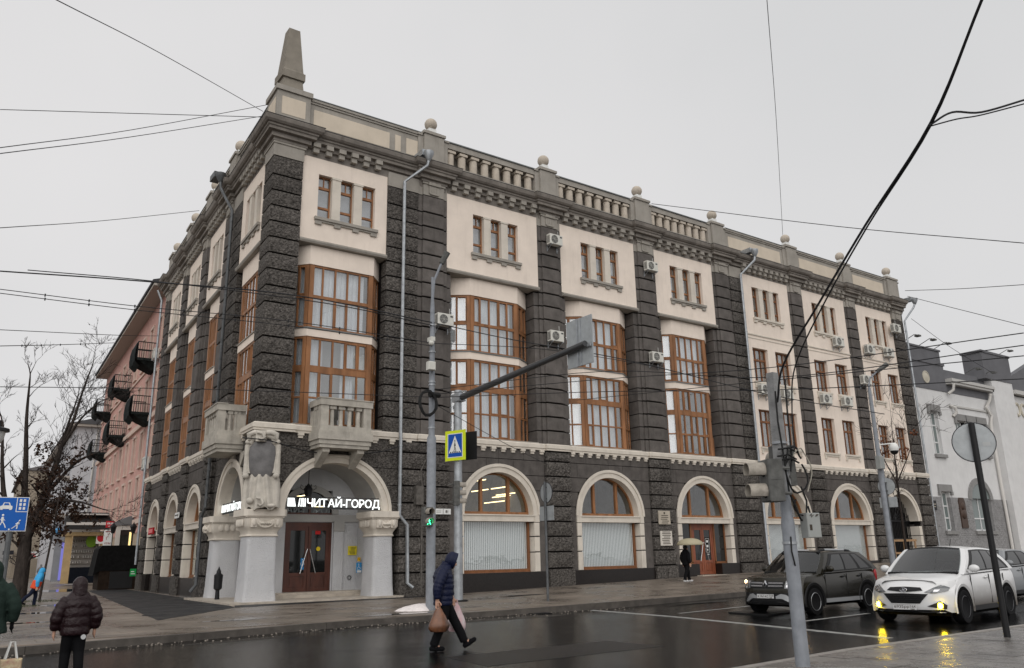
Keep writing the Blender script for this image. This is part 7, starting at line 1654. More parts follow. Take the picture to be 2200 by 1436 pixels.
        fs += [(3*n+i, 3*n+(i+1)%n, 4*n) for i in range(n)]
        g_.add(vs, fs); return g_.build(name, m, parent, smooth=smooth)
    def dense(poly, k=4): return [(poly[i][0]+(poly[(i+1)%len(poly)][0]-poly[i][0])*j/k, poly[i][1]+(poly[(i+1)%len(poly)][1]-poly[i][1])*j/k) for i in range(len(poly)) for j in range(k)]
    def mir(poly): return [(-y, z) for y, z in poly][::-1]
    p['face'](t, front, dense, mir, fx, body, w)
    b = MB(); b.box(-L_+.3, -.4, -w*.86, w*.86, zb-.08, zb+.1); b.build('underbody', ARCHM, t)
    return t
def num_plate(t, x, z, k1, k2):
    b = MB(); b.box(x, x+.012, -.26, .26, z-.056, z+.056); pl = b.build('number_plate', PLATEM, t)
    b = MB(); b.box(x+.0121, x+.014, .123, .127, z-.05, z+.05)
    for q in (-.056, .052): b.box(x+.0121, x+.014, -.26, .26, z+q, z+q+.004)
    b.box(x+.0121, x+.014, .14, .22, z-.046, z-.03)
    o = b.build('plate_border', INK, pl)
    put_text(k1, 'plate_number', INK, pl, (x+.0125, -.235, z-.034), (PI/2, 0, PI/2), width=.34, height=.075)
    put_text(k2, 'plate_region', INK, pl, (x+.0125, .138, z-.012), (PI/2, 0, PI/2), width=.105, height=.055)
def face_white(t, front, dense, mir, fx, body, w):
    front(dense([(-.40, .735), (0, .70), (.40, .735), (.34, .80), (0, .815), (-.34, .80)], 5), 'upper_grille', PLASTIC, .014)
    front(dense([(-.32, .455), (.32, .455), (.50, .66), (0, .675), (-.50, .66)], 5), 'lower_grille', PLASTIC, .014)
    for k in range(4): b = MB(); z = .49+.04*k; b.box(.02, .034, -.31-.03*k, .31+.03*k, z, z+.012); b.build('grille_bar', BLACK, t)
    head = [(.44, .70), (.62, .67), (.84, .725), (.895, .93), (.80, .895), (.60, .80)]
    for q in (head, mir(head)):
        front(dense(q, 4), 'headlamp', LAMPC, .016); s_ = 1 if q[0][0] > 0 or q[3][0] > 0 else -1
        front(dense([(s_*.60, .712), (s_*.68, .712), (s_*.72, .755), (s_*.62, .755)], 3), 'headlamp_lens', CHROME, .024); front(dense([(s_*.64, .80), (s_*.8, .862), (s_*.86, .885), (s_*.8, .852)], 3), 'headlamp_strip', WHITE, .024)
    fogp = [(.46, .40), (.78, .335), (.80, .42), (.70, .5)]
    for q in (fogp, mir(fogp)): front(dense(q, 4), 'fog_recess', PLASTIC, .014)
    for s_ in (1, -1): b = MB(); y = s_*.69; b.sph((fx(y, .41)+.02, y, .41), .062, 12, 8, (.5, 1, 1)); b.build('fog_lamp', FOG, t, smooth=180)
    front(dense([(-.84, .26), (.84, .26), (.74, .325), (-.74, .325)], 5), 'lower_lip', PLASTIC, .018)
    num_plate(t, .035, .375, 'plate2', 'plate2r')
    b = MB(); b.tube([(fx(0, .745)+.03, .075*math.cos(a), .745+.042*math.sin(a)) for a in [2*PI*i/16 for i in range(17)]], .009, 5); b.tube([(fx(0, .745)+.03, -.03, .715), (fx(0, .745)+.035, -.005, .775)], .009, 5); b.tube([(fx(0, .745)+.03, .01, .715), (fx(0, .745)+.035, .035, .775)], .009, 5); b.tube([(fx(0, .745)+.03, -.02, .738), (fx(0, .745)+.03, .03, .752)], .008, 5); b.build('badge', CHROME, t)
    b = MB()
    for s_ in (-1, 1): b.tube([(-.45, s_*.34, .955), (-.9, s_*.46, 1.035), (-1.3, s_*.56, 1.09)], .012, 5)
    b.build('bonnet_crease', body.data.materials[0], t, smooth=60)
    b = MB(); b.tube([(-2.9, .0, 1.66), (-3.05, .0, 1.86)], .008, 5); b.build('aerial', PLASTIC, t); b = MB(); b.box(-1.42, -1.3, -.5, .5, 1.085, 1.1); b.tube([(-1.25, -.6, 1.10), (-1.3, .0, 1.12)], .012, 4); b.tube([(-1.25, .1, 1.12), (-1.35, .65, 1.12)], .012, 4); b.build('wiper', PLASTIC, t)
    for s_ in (1, -1): b = MB(); b.sph((-4.2, s_*.83, .98), .16, 10, 8, (.8, .3, .5)); b.build('tail_lamp', mat_once('tail_red', (.35, .01, .015), rough=.15), t, smooth=180)
def face_duster(t, front, dense, mir, fx, body, w):
    front(dense([(-.5, .70), (.5, .70), (.52, .87), (-.52, .87)], 5), 'grille', PLASTIC, .012)
    for z in (.745, .82):
        for s_ in (-1, 1): b = MB(); b.add([(fx(s_*.08, z)+.03, s_*.09, z), (fx(s_*.5, z)+.03, s_*.5, z), (fx(s_*.5, z)+.03, s_*.5, z+.035), (fx(s_*.08, z)+.03, s_*.09, z+.035), (fx(s_*.08, z), s_*.09, z), (fx(s_*.5, z), s_*.5, z), (fx(s_*.5, z), s_*.5, z+.035), (fx(s_*.08, z), s_*.09, z+.035)], [(0,1,2,3),(4,7,6,5),(0,4,5,1),(3,2,6,7),(1,5,6,2),(0,3,7,4)]); b.build('grille_bar', CHROME, t)
    b = MB(); x = fx(0, .8)+.03; o = [(0, .10), (.075, 0), (0, -.10), (-.075, 0)]; i_ = [(0, .055), (.035, 0), (0, -.055), (-.035, 0)]
    vs = [(x+.02, q[0], .8+q[1]) for q in o]+[(x+.03, q[0], .8+q[1]) for q in i_]+[(x-.02, q[0], .8+q[1]) for q in o]
    b.add(vs, [(k, (k+1)%4, 4+(k+1)%4, 4+k) for k in range(4)]+[(8+k, 8+(k+1)%4, (k+1)%4, k) for k in range(4)]); b.build('badge', CHROME, t)
    hd = [(.54, .70), (.74, .68), (.86, .74), (.87, .88), (.74, .92), (.55, .89)]
    for q in (hd, mir(hd)): front(dense(q, 4), 'headlamp', LAMPC, .018)
    for s_ in (1, -1):
        front(dense([(s_*.58, .73), (s_*.72, .72), (s_*.73, .79), (s_*.59, .80)], 3), 'headlamp_lens', CHROME, .026); front(dense([(s_*.58, .82), (s_*.72, .82), (s_*.73, .88), (s_*.59, .87)], 3), 'headlamp_lens', CHROME, .026)
        b = MB(); y = s_*.82; b.sph((fx(y, .86)+.03, y, .86), .04, 10, 8, (.6, 1, 1.2)); b.build('side_lamp', DRL, t, smooth=180)
    front(dense([(-.84, .28), (.84, .28), (.80, .58), (-.80, .58)], 6), 'bumper', PLASTIC, .014)
    sk = [(.30, .50), (.44, .56), (.56, .54), (.80, .34), (.66, .34), (.46, .44), (.30, .44)]
    for q in (sk, mir(sk)): front(dense(q, 3), 'skid_trim', SILVER, .035)
    num_plate(t, .045, .5, 'plate1', 'plate1r')
    for s_ in (-1, 1):
        b = MB(); y = s_*.56; z = 1.655
        b.tube([(-1.75, y, z-.06), (-1.9, y, z+.0), (-2.1, y, z+.015)], .035, 6); b.tube([(-3.1, y, z+.0), (-3.35, y, z-.02), (-3.5, y, z-.08)], .035, 6); r_ = b.build('roof_rail', PLASTIC, t); b = MB(); b.tube([(-2.1, y, z+.015), (-3.1, y, z+.0)], .036, 6); b.build('rail_bar', SILVER, r_)
        b = MB(); b.sph((-4.15, s_*.86, .95), .14, 10, 8, (.5, .3, 1.3)); b.build('tail_lamp', mat_once('tail_red', (.35, .01, .015), rough=.15), t, smooth=180)
def dirty(name, col, dcol, zlo, zhi, rough=.3):
    m = mat(name, col, rough, coat=.6 if col[0] > .3 else .25, spec=.5 if col[0] > .3 else .3); nt = m.node_tree; p_ = nt.nodes['Principled BSDF']; L = nt.links.new
    tc = _n(nt, 'ShaderNodeTexCoord'); se = _n(nt, 'ShaderNodeSeparateXYZ'); L(tc.outputs['Object'], se.inputs[0])
    no = _n(nt, 'ShaderNodeTexNoise'); no.inputs['Scale'].default_value = 3.5; no.inputs['Detail'].default_value = 6; L(tc.outputs['Object'], no.inputs['Vector'])
    mz = _n(nt, 'ShaderNodeMapRange'); mz.inputs['From Min'].default_value = zhi; mz.inputs['From Max'].default_value = zlo; L(se.outputs['Z'], mz.inputs['Value'])
    mxx = _n(nt, 'ShaderNodeMapRange'); mxx.inputs['From Min'].default_value = -.45; mxx.inputs['From Max'].default_value = -1.4; L(se.outputs['X'], mxx.inputs['Value'])
    mu = _n(nt, 'ShaderNodeMath', operation='MULTIPLY'); L(mz.outputs[0], mu.inputs[0]); L(mxx.outputs[0], mu.inputs[1])
    m2 = _n(nt, 'ShaderNodeMath', operation='MULTIPLY'); L(mu.outputs[0], m2.inputs[0]); ad = _n(nt, 'ShaderNodeMath', operation='ADD', use_clamp=True); ad.inputs[1].default_value = .55; L(no.outputs['Fac'], ad.inputs[0]); L(ad.outputs[0], m2.inputs[1])
    mx = _n(nt, 'ShaderNodeMix', data_type='RGBA'); L(m2.outputs[0], mx.inputs[0]); mx.inputs[6].default_value = (*col, 1); mx.inputs[7].default_value = (*dcol, 1); L(mx.outputs[2], p_.inputs['Base Color'])
    return m
PW = dirty('white_car_paint', (.70, .70, .70), (.10, .082, .065), .32, 1.02); PD = dirty('olive_brown_paint', (.016, .014, .009), (.012, .011, .009), .3, .9, .25); PG = mat('grey_car_paint', (.19, .20, .21), .25, coat=.6)
car('car', 'white crossover car with lit yellow fog lamps and dirty flanks', (8.28, -20.92, -.135), PI+.10, dict(w=1.88, L=4.5, paint=PW, zb=.26, zhf=.93, zc=1.09, zbelt=1.08, zroof=1.69, xcowl=-1.18, xr0=-1.95, xr1=-3.75, xend=-4.3, lean=.30, fc=.46, rdrop=.09,
    xf=-.9, xrw=-3.56, rw=.365, wend=.92, wins=[(.10, .42, .09, -.02), (.45, .66, -.01, -.02), (.69, .87, -.02, -.12)], handles=[-2.35, -3.2], seams=[-1.45, -2.55, -3.45], arch=PW, spokes=10, face=face_white))
car('car', 'dark olive brown crossover car with silver roof rails and lit side lamps', (8.6, -16.85, -.14), PI+.05, dict(w=1.86, L=4.32, paint=PD, zb=.30, zhf=.97, zc=1.08, zbelt=1.07, zroof=1.66, xcowl=-1.25, xr0=-1.85, xr1=-3.7, xend=-4.25, lean=.16, fc=.34, rdrop=.04,
    xf=-.83, xrw=-3.5, rw=.35, wend=.93, wins=[(.10, .40, .08, -.015), (.43, .65, -.01, -.02), (.70, .87, -.02, -.07)], handles=[-2.3, -3.15], seams=[-1.42, -2.5, -3.3], arch=PLASTIC, sill=SILVER, mirror=PD, handle_m=PLASTIC, spokes=5, sp_w=.055, rim=SILVER, face=face_duster))
def face_plain(t, front, dense, mir, fx, body, w):
    front(dense([(-.5, .45), (.5, .45), (.45, .7), (-.45, .7)], 5), 'grille', PLASTIC, .014)
    hd = [(.52, .68), (.8, .72), (.84, .84), (.6, .8)]
    for q in (hd, mir(hd)): front(dense(q, 4), 'headlamp', LAMPC, .016)
car('car', 'grey car half hidden behind the white crossover at the right edge', (14.4, -18.9, -.02), PI+.02, dict(w=1.78, L=4.4, paint=PG, zb=.2, zhf=.86, zc=1.0, zbelt=.98, zroof=1.5, xcowl=-1.2, xr0=-1.9, xr1=-3.3, xend=-4.0, xf=-.85, xrw=-3.5, rw=.32, wend=.92, wins=[(.10, .46, .09, -.02), (.5, .84, -.01, -.1)], handles=[-2.3, -3.1], seams=[-1.4, -2.5], arch=PG, face=face_plain))

# ------------------------------------------------------------------ people
SKIN = mat('skin', (.48, .28, .20), .55); NAVY = mat('navy_quilt', (.006, .009, .032), .45, bump=.25, bscale=30, spec=.22); BLKCLOTH = mat('black_cloth', (.007, .007, .008), .8)
PLUM = mat('plum_puffer', (.016, .006, .0075), .34, bump=.45, bscale=20, spec=.28); GREENC = mat('dark_green_coat', (.022, .036, .030), .7, bump=.2, bscale=25); GREYC = mat('grey_coat', (.17, .165, .165), .9)
BLUEJ = mat('bright_blue_jacket', (.04, .32, .62), .6); ORANGEJ = mat('orange_red_jacket', (.62, .07, .02), .6); NAVYT = mat('navy_trousers', (.012, .015, .03), .8); HAIR = mat('dark_hair', (.01, .008, .007), .6)
def blob(name, m, parent, caps, voxel=.015, it=6, fac=.5):
    """one continuous surface from overlapping tapered limbs [(p0, r0, p1, r1)] or balls [(c, r, (sx,sy,sz))]"""
    b = MB()
    for c in caps:
        if len(c) == 4:
            p0, r0, p1, r1 = Vector(c[0]), c[1], Vector(c[2]), c[3]; d = (p1-p0); Ln = d.length
            if Ln < 1e-5: continue
            pts = []; rs = []; d.normalize()
            for k in range(4): a = PI/2*k/4; pts.append(p0-d*r0*math.cos(a)); rs.append(max(.002, r0*math.sin(a)))
            for k in range(5): f = k/4; pts.append(p0.lerp(p1, f)); rs.append(r0+(r1-r0)*f)
            for k in range(1, 5): a = PI/2*k/4; pts.append(p1+d*r1*math.sin(a)); rs.append(max(.002, r1*math.cos(a)))
            b.tube(pts, rs, 10)
        else: b.sph(c[0], c[1], 14, 10, c[2])
    o = b.build(name, m, parent, smooth=180)
    md = o.modifiers.new('remesh', 'REMESH'); md.mode = 'VOXEL'; md.voxel_size = voxel; md.use_smooth_shade = True
    sm = o.modifiers.new('smooth', 'SMOOTH'); sm.factor = fac; sm.iterations = it
    return o
def rings(p0, p1, rs0, n, puff):     # quilted rows along a tapering sleeve or body
    out = []; p0, p1 = Vector(p0), Vector(p1)
    return p0, p1
def hand(c, dirn, side, s=1.0, curl=.6):
    """palm, four unequal bent fingers and a thumb"""
    c = Vector(c); d = Vector(dirn).normalized(); sd_ = Vector(side).normalized(); nrm = d.cross(sd_); caps = [(tuple(c), .026*s, tuple(c+d*.07*s), .03*s), (tuple(c+sd_*.018*s), .02*s, tuple(c+d*.075*s+sd_*.022*s), .018*s), (tuple(c-sd_*.018*s), .02*s, tuple(c+d*.07*s-sd_*.024*s), .017*s)]
    for i, ln in enumerate((.062, .072, .068, .052)):
        o = c+d*.085*s+sd_*(.033-.022*i)*s; k1 = o+(d*.8+nrm*curl*.5)*ln*.55*s; k2 = k1+(d*(1-curl)+nrm*curl).normalized()*ln*.55*s
        caps += [(tuple(o), .0105*s, tuple(k1), .0095*s), (tuple(k1), .0095*s, tuple(k2), .0075*s)]
    o = c+sd_*.035*s+d*.015*s; k1 = o+(sd_*.6+d*.7+nrm*.3)*.045*s; k2 = k1+(d*.8+nrm*.5)*.035*s
    caps += [(tuple(o), .014*s, tuple(k1), .012*s), (tuple(k1), .012*s, tuple(k2), .009*s)]
    return caps
def face_caps(h, f, up_, lf, s=1.0):
    h, f, up_, lf = map(Vector, (h, f, up_, lf)); caps = [(tuple(h+up_*.02*s), .095*s, (.95, .85, 1.15)), (tuple(h+f*.03*s-up_*.06*s), .065*s, (1, .85, 1.0)), (tuple(h+f*.095*s-up_*.005*s), .016*s, tuple(h+f*.118*s-up_*.035*s), .017*s)]
    for q in (-1, 1): caps += [(tuple(h+lf*q*.088*s-up_*.01*s), .022*s, (.6, .4, 1.2)), (tuple(h+f*.08*s+lf*q*.035*s+up_*.012*s), .018*s, (1, 1.2, .8)), (tuple(h+f*.075*s+lf*q*.045*s-up_*.04*s), .028*s, (1, 1, 1))]
    caps += [(tuple(h+f*.092*s-up_*.068*s+lf*.02*s), .011*s, tuple(h+f*.092*s-up_*.068*s-lf*.02*s), .011*s), (tuple(h+f*.08*s-up_*.1*s), .026*s, (1, 1, .8))]
    return caps
def eyes(parent, h, f, up_, lf, s=1.0):
    h, f, up_, lf = map(Vector, (h, f, up_, lf)); b = MB()
    for q in (-1, 1): c = h+f*.096*s+lf*q*.035*s+up_*.012*s; b.sph(tuple(c), .011*s, 8, 6)
    b.build('eyes', HAIR, parent)
def torso_rows(pts, n, puff):
    """pts: list of (centre, rx, ry): quilted loft of a coat body"""
    out = []
    return out
def coat(b, sect, rows, puff=.014, n=20):
    """lofted coat body; sect = [(x, y, z, rx, ry)] bottom to top, with rows of quilting between"""
    m = len(sect)-1; K = rows*5; vs = []
    for k in range(K+1):
        f = k/K*m; i = min(int(f), m-1); u = f-i; c = [sect[i][j]+(sect[i+1][j]-sect[i][j])*u for j in range(5)]
        pf = puff*abs(math.sin(PI*k/5))**.6
        for j in range(n): a = 2*PI*j/n; vs.append((c[0]+(c[3]+pf)*math.cos(a), c[1]+(c[4]+pf)*math.sin(a), c[2]))
    fs = [(k*n+j, k*n+(j+1)%n, (k+1)*n+(j+1)%n, (k+1)*n+j) for k in range(K) for j in range(n)]; fs.append(tuple(range(n-1, -1, -1))); fs.append(tuple(K*n+j for j in range(n)))
    b.add(vs, fs)
def sleeve(b, pts, rs, rows, puff=.012, n=12):
    P = smooth_path(pts, 10); m = len(P)-1; out = []; rr_ = []
    for k, q in enumerate(P):
        f = k/m*(len(rs)-1); i = min(int(f), len(rs)-2); r = rs[i]+(rs[i+1]-rs[i])*(f-i); rr_.append(r+puff*abs(math.sin(PI*rows*k/m))**.6)
    b.tube(P, rr_, n)
def cloth(name, m, parent, fill, voxel=.014, it=3):
    b = MB(); fill(b); o = b.build(name, m, parent, smooth=180); md = o.modifiers.new('remesh', 'REMESH'); md.mode = 'VOXEL'; md.voxel_size = voxel; md.use_smooth_shade = True
    sm = o.modifiers.new('smooth', 'SMOOTH'); sm.factor = .5; sm.iterations = it; return o
def shoe(b, ank, fwd, s=1.0, pitch=0.0):
    a = Vector(ank); f = Vector((fwd[0]*math.cos(pitch), fwd[1]*math.cos(pitch), math.sin(pitch))); u = Vector((-fwd[0]*math.sin(pitch), -fwd[1]*math.sin(pitch), math.cos(pitch)))
    for (p, r0, q, r1) in ((-.06, .045, .06, .05), (.06, .05, .18, .042)):
        c0, c1 = a+f*p*s-u*.045*s, a+f*q*s-u*.055*s; b.tube([tuple(c0-f*.02), tuple(c0), tuple(c0.lerp(c1, .5)), tuple(c1), tuple(c1+f*.025)], [.02*s, r0*s, (r0+r1)/2*s, r1*s, .02*s], 10)
    b.tube([tuple(a+u*.08*s), tuple(a-u*.05*s)], [.052*s, .052*s], 10)

# --- the man crossing the road
mn = thing('person', 'man in a hooded navy jacket crossing the road with two carrier bags', 'person', (-1.95, -17.75, -.15), -.42)
hd = (.14, 0, 1.60); F = (.93, 0, -.36); U = (.36, 0, .93); LF = (0, 1, 0)
body_caps = face_caps(hd, F, U, LF)+[((.02, 0, 1.42), .06, (.1, 0, 1.52), .058), ((0, 0, .95), .15, (.01, 0, 1.15), .15), ((.01, 0, 1.15), .15, (0, 0, 1.38), .15), ((0, -.15, 1.36), .05, (0, .15, 1.36), .05),
  ((0, .1, .92), .09, (.2, .1, .54), .062), ((.2, .1, .54), .06, (.40, .1, .14), .042), ((0, -.1, .92), .09, (-.03, -.1, .5), .062), ((-.03, -.1, .5), .06, (-.2, -.1, .11), .042), ((-.2, -.1, .11), .04, (-.06, -.1, .05), .035), ((.40, .1, .14), .04, (.52, .1, .14), .033),
  ((-.02, -.19, 1.36), .045, (-.13, -.27, 1.14), .045), ((-.13, -.27, 1.14), .045, (-.15, -.27, .9), .033), ((0, .19, 1.36), .045, (.08, .28, 1.14), .045), ((.08, .28, 1.14), .045, (.2, .28, .92), .033)]
body_caps += hand((-.15, -.27, .89), (0, 0, -1), (1, 0, 0), 1.05, .75)+hand((.2, .28, .91), (.1, 0, -1), (1, 0, 0), 1.05, .75)
mb_ = blob('body', SKIN, mn, body_caps, .011, 3); eyes(mb_, hd, F, U, LF)
def jk(b):
    coat(b, [(-.02, 0, .80, .17, .21), (-.01, 0, .95, .18, .215), (0, 0, 1.15, .185, .22), (-.02, 0, 1.32, .185, .24), (-.01, 0, 1.44, .15, .2), (.05, 0, 1.54, .1, .11)], 9, .012)
    sleeve(b, [(-.02, -.18, 1.41), (-.1, -.26, 1.26), (-.15, -.285, 1.1), (-.155, -.275, .93)], [.1, .095, .085, .06], 8, .01); sleeve(b, [(0, .18, 1.41), (.05, .26, 1.26), (.09, .29, 1.1), (.19, .28, .95)], [.1, .095, .085, .06], 8, .01)
cloth('jacket', NAVY, mn, jk, .012)
def hood(b, c, s, F, U):
    c = Vector(c); F = Vector(F); U = Vector(U); b.sph(tuple(c-F*.03*s+U*.03*s), .135*s, 18, 12, (1.02, .93, 1.06)); b.tube([tuple(c-F*.02*s-U*.02*s), tuple(c-F*.05*s-U*.16*s)], [.12*s, .10*s], 12)
def mh(b):
    c, F_, U_ = Vector(hd), Vector(F), Vector(U); n, m = 18, 10; vs = []
    for k in range(m+1):
        f = -.155+.205*k/m; ph = PI*(.12+.78*k/m)
        rr_ = .138*math.sin(min(PI/2, ph*1.0)) if k < m*.6 else .138
        for j in range(n): a = 2*PI*j/n; q = c+F_*(f+.03)+U_*(.025+rr_*1.12*math.sin(a))+Vector((0, 1, 0))*rr_*.95*math.cos(a); vs.append(tuple(q))
    inner = []
    for k in range(m+1):
        f = -.135+.185*k/m; rr_ = .126*math.sin(min(PI/2, PI*(.12+.78*k/m))) if k < m*.6 else .126
        for j in range(n): a = 2*PI*j/n; q = c+F_*(f+.03)+U_*(.025+rr_*1.12*math.sin(a))+Vector((0, 1, 0))*rr_*.95*math.cos(a); inner.append(tuple(q))
    N = len(vs); fs = [(k*n+j, k*n+(j+1)%n, (k+1)*n+(j+1)%n, (k+1)*n+j) for k in range(m) for j in range(n)]+[tuple(range(n))]
    fs += [(N+a_, N+b_, N+c_, N+d_) for a_, b_, c_, d_ in fs[:-1]]+[tuple(N+q for q in range(n))]+[(m*n+j, m*n+(j+1)%n, N+m*n+(j+1)%n, N+m*n+j) for j in range(n)]
    b.add(vs+inner, fs); b.tube([tuple(c-F_*.06-U_*.06), tuple(c-F_*.08-U_*.2)], [.1, .1], 12)
b = MB(); mh(b); b.build('hood', NAVY, mn, smooth=60)
def tr_(b):
    b.tube([(0, .09, .95), (.03, .09, .85), (.2, .1, .54), (.33, .1, .3), (.40, .1, .14)], [.12, .12, .09, .085, .08], 12); b.tube([(0, -.09, .95), (-.01, -.09, .85), (-.03, -.1, .5), (-.13, -.1, .28), (-.2, -.1, .1)], [.12, .12, .09, .085, .085], 12); b.sph((-.01, 0, .92), .17, 14, 10, (1, 1.1, .9))
cloth('trousers', BLKCLOTH, mn, tr_, .014, 3)
b = MB(); shoe(b, (-.2, -.1, .1), (1, 0), 1.0, 0); b.build('shoe', BLKCLOTH, mn, smooth=60); b = MB(); shoe(b, (.42, .1, .13), (1, 0), 1.0, .55); b.build('shoe', BLKCLOTH, mn, smooth=60)
def carrier(label, loc, rz, m, w, d, h, seed):
    R = random.Random(seed); t = thing('carrier_bag', label, 'bag', loc, rz); b = MB(); n, rows_ = 16, 8; vs = []
    for k in range(rows_+1):
        f = k/rows_; z = -h*f; s_ = .12+.88*min(1, (f*1.25))**.8; s_ *= 1-.25*max(0, f-.85)/.15
        for j in range(n): a = 2*PI*j/n; r = 1+R.uniform(-.06, .06)+.1*math.sin(5*a+k*.25)*(1-f*.6); vs.append((w*s_*r*math.cos(a), d*s_*r*math.sin(a), z))
    fs = [(k*n+j, k*n+(j+1)%n, (k+1)*n+(j+1)%n, (k+1)*n+j) for k in range(rows_) for j in range(n)]+[tuple(range(n)), tuple(rows_*n+j for j in range(n))]
    b.add(vs, fs); b.build('bag_body', m, t, smooth=55); b = MB(); b.tube([(-.03, 0, -.02), (-.01, 0, .06), (.02, 0, .06), (.03, 0, -.02)], .01, 5); b.build('handle', m, t); return t
c, s_ = math.cos(-.42), math.sin(-.42)
def mw(x, y, z): return (-1.95+x*c-y*s_, -17.75+x*s_+y*c, -.15+z)
carrier('dark brown and orange carrier bag in the crossing man\'s near hand', mw(-.13, -.29, .80), -.42, mat('bag_brown', (.022, .014, .013), .3, col2=(.22, .085, .035), vscale=3.2), .2, .12, .44, 1)
carrier('white and pink carrier bag in the crossing man\'s far hand', mw(.27, .29, .83), -.42, mat('bag_white', (.60, .57, .57), .45, col2=(.55, .30, .32), vscale=3.5), .19, .12, .52, 2)

# --- back view figures
def walker(label, loc, rz, H, top, legs, hoodm, shoem, puff=.012, rows=7, arms=.32, handm=None, long_=0, skirt=False, stride=.18, hair=None, bare=True, wide=1.0, vox=.014):
    s = H/1.75; t = thing('person', label, 'person', loc, rz); F_, U_, L_ = (1, 0, 0), (0, 0, 1), (0, 1, 0)
    P = lambda x, y, z: (x*s, y*s, z*s)
    caps = face_caps(P(.03, 0, 1.60), F_, U_, L_, s)+[(P(0, 0, 1.40), .058*s, P(.02, 0, 1.52), .056*s), (P(0, 0, .95), .14*s, P(0, 0, 1.36), .15*s), (P(0, -.14, 1.34), .05*s, P(0, .14, 1.34), .05*s)]
    for q, st in ((1, stride), (-1, -stride)):
        caps += [(P(0, .09*q, .92), .085*s, P(st*.5+.05, .095*q, .5), .06*s), (P(st*.5+.05, .095*q, .5), .058*s, P(st, .1*q, .1), .042*s), (P(st, .1*q, .1), .04*s, P(st+.13, .1*q, .05), .035*s)]
        caps += [(P(0, .18*q, 1.33), .045*s, P(-.03, (.19+arms*.35)*q, 1.1), .045*s), (P(-.03, (.19+arms*.35)*q, 1.1), .045*s, P(.03, (.19+arms*.38)*q, .86), .032*s)]
        caps += hand(P(.03, (.19+arms*.38)*q, .85), (0.1, 0, -1), (1, 0, 0), s, .35)
    bo = blob('body', SKIN if bare else (handm or BLKCLOTH), t, caps, .012 if H > 1 else .02, 3); eyes(bo, P(.03, 0, 1.60), F_, U_, L_, s)
    zb = .78-long_
    def jk_(b):
        coat(b, [tuple(v*s for v in q) for q in ((0, 0, zb, .17+(.06 if long_ else 0), .22*wide+(.06 if long_ else 0)), (0, 0, .95, .175, .225*wide), (0, 0, 1.15, .18, .23*wide), (0, 0, 1.32, .175, .24*wide), (0, 0, 1.44, .14, .19), (0, 0, 1.53, .095, .105))], rows, puff*s)
        for q in (1, -1): sleeve(b, [P(0, .17*q, 1.39), P(-.03, (.2+arms*.2)*q, 1.24), P(-.04, (.2+arms*.36)*q, 1.08), P(.03, (.19+arms*.38)*q, .88)], [.098*s, .095*s, .09*s, .062*s], max(3, rows-1), puff*s)
    cloth('coat', top, t, jk_, vox)
    if hoodm:
        def hd_(b): b.sph(P(-.01, 0, 1.62), .135*s, 18, 12, (1.0, .95, 1.12)); b.tube([P(-.02, 0, 1.62), P(-.03, 0, 1.42)], [.125*s, .13*s], 14)
        o = MB(); hd_(o); ho = o.build('hood', hoodm, t, smooth=180); md = ho.modifiers.new('remesh', 'REMESH'); md.mode = 'VOXEL'; md.voxel_size = .014; md.use_smooth_shade = True
        sm = ho.modifiers.new('smooth', 'SMOOTH'); sm.iterations = 4
    elif hair: b = MB(); b.sph(P(.005, 0, 1.635), .118*s, 14, 10, (1, .92, 1.08)); b.build('hair', hair, t, smooth=180)
    def tr(b):
        for q, st in ((1, stride), (-1, -stride)): b.tube([P(0, .085*q, .95), P(.01, .09*q, .85), P(st*.5+.05, .095*q, .5), P(st*.8, .1*q, .28), P(st, .1*q, .09)], [.115*s, .115*s, .09*s, .08*s, .078*s], 12)
        b.sph(P(0, 0, .92), .16*s, 14, 10, (1, 1.12, .9))
    cloth('trousers', legs, t, tr, .016, 3)
    for q, st in ((1, stride), (-1, -stride)): b = MB(); shoe(b, P(st, .1*q, .1), (1, 0), s); b.build('shoe', shoem, t, smooth=60)
    return t
ch = walker('child in a dark plum hooded puffer jacket seen from behind at the lower left', (-8.1, -17.45, -.15), 1.62, 1.48, PLUM, BLKCLOTH, PLUM, BLKCLOTH, .015, 6, .34, stride=.1, wide=1.02)
b = MB(); b.lathe(0, 0, [(.035, 0), (.035, .006)], 16); o = b.build('reflector', mat_once('reflector', (.5, .5, .5)), ch); o.rotation_euler = (0, -PI/2, 0); o.location = (-.165, -.09, .64)
ad = walker('adult in a dark green hooded coat seen from behind at the left edge', (-9.2, -16.95, -.15), 1.55, 1.74, GREENC, BLKCLOTH, GREENC, BLKCLOTH, .006, 6, .36, bare=False, handm=BLKCLOTH, long_=.06, stride=.16, wide=1.0)
TOTE = mat('tote_print', (.62, .55, .35), .7, col2=(.42, .24, .18), vscale=16)
tb = thing('tote_bag', 'cream patterned tote bag with white handles hanging from the adult\'s hand', 'bag', (-8.83, -16.93, .38), .1); tb.scale = (.85, 1, .9); b = MB(); b.cbox(-.17, .17, -.06, .06, -.55, -.2, .02); b.build('bag_body', TOTE, tb); b = MB()
for y in (-.05, .05): b.tube([(-.09, y, -.2), (-.03, y*.5, .06), (.03, y*.5, .06), (.09, y, -.2)], .012, 5)
b.build('handle', WHITE, tb)
kd = walker('child in a blue and orange hooded jacket running beside the tree at the left', (-6.35, 7.4, 0), .5, 1.5, BLUEJ, NAVYT, BLUEJ, BLKCLOTH, .008, 5, .2, stride=.3)
kd.rotation_euler = (0, .3, .1)
def oj(b): coat(b, [(0, 0, .66, .165, .21), (0, 0, .8, .17, .215), (0, 0, .98, .168, .212)], 2, .006)
cloth('orange_panel', ORANGEJ, kd, oj, .016)
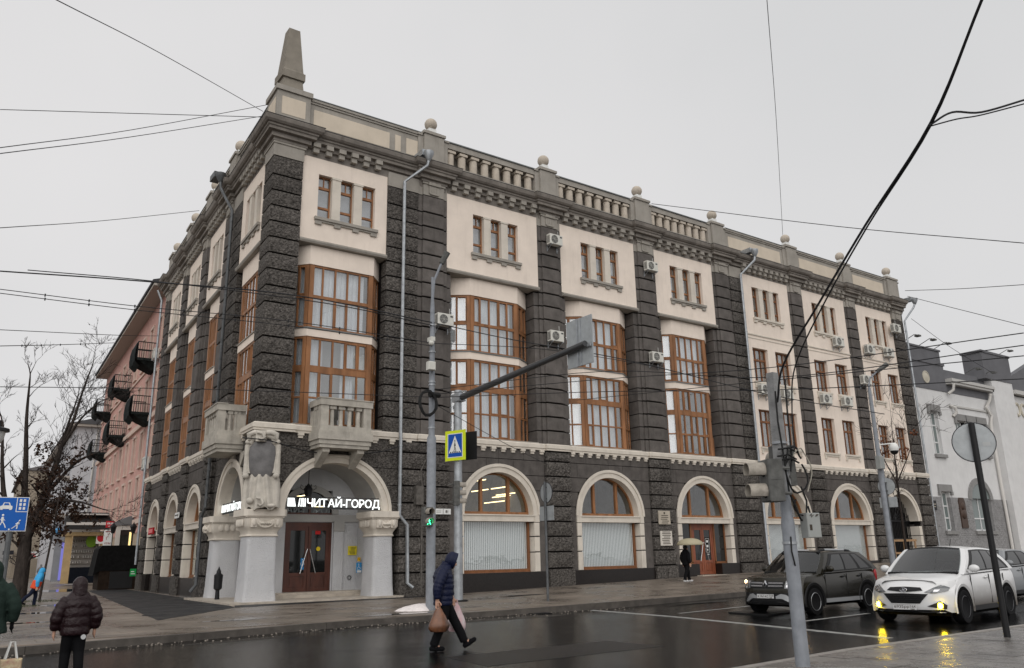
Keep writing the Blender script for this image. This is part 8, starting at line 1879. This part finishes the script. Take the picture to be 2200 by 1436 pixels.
walker('distant woman in a long grey coat walking away down the side street', (.6, 70.0, 0), 1.5, 1.72, GREYC, NAVYT, None, BLKCLOTH, .0, 4, .2, long_=.3, hair=GREYC, stride=.1, vox=.02)
ub = walker('dark clothed person under a pale umbrella passing the front door', (19.3, -4.0, gz(19.3)), -.15, 1.68, BLKCLOTH, BLKCLOTH, None, mat_once('white_sneaker', (.55, .55, .55)), .004, 5, .2, hair=HAIR, stride=.22, vox=.02)
um = thing('umbrella', 'pale yellow open umbrella over the dark figure by the front door', 'umbrella', (19.45, -4.2, gz(19.3)+1.05), 0.0); b = MB(); n, m = 16, 6; vs = []
for k in range(m+1):
    a = PI/2*k/m*.86
    for j in range(n): t_ = 2*PI*j/n; r = .62*math.sin(PI/2-a)/1.0*(1-.05*(j % 2)); vs.append((r*math.cos(t_), r*math.sin(t_), .62+.3*math.sin(a)/math.sin(PI/2*.86)))
fs = [(k*n+j, k*n+(j+1)%n, (k+1)*n+(j+1)%n, (k+1)*n+j) for k in range(m) for j in range(n)]; N = len(vs); vs2 = [(v[0]*.985, v[1]*.985, v[2]-.012) for v in vs]; fs2 = [tuple(N+q for q in f) for f in fs]+[(j, (j+1)%n, N+(j+1)%n, N+j) for j in range(n)]
b.add(vs+vs2, fs+fs2); b.build('canopy', mat_once('umbrella_cloth', (.40, .36, .25)), um, smooth=50); b = MB(); b.tube([(0, 0, -.05), (0, 0, .98)], .009, 6)
for j in range(8): t_ = 2*PI*j/8; b.tube([(0, 0, .9), (.6*math.cos(t_), .6*math.sin(t_), .61)], .004, 4)
b.build('shaft', BLACK, um)

# likes share a group
GRP = {'car': 'cars on the wet street', 'traffic light': 'traffic lights at the crossing', 'person': 'people on the street', 'tree': 'trees along the street', 'street lamp': 'street lamps', 'bag': 'bags carried by people', 'sign': 'signs along the street', 'plaque': 'plaques on the walls', 'lantern': 'lanterns', 'building': 'buildings along the streets', 'box': 'junction boxes on the poles', 'camera': 'cameras on the poles', 'pole': 'poles by the kerb', 'shop': 'shop fronts on the side street'}
for o in list(COL.objects):
    if 'category' in o and 'group' not in o and o['category'] in GRP: o['group'] = GRP[o['category']]
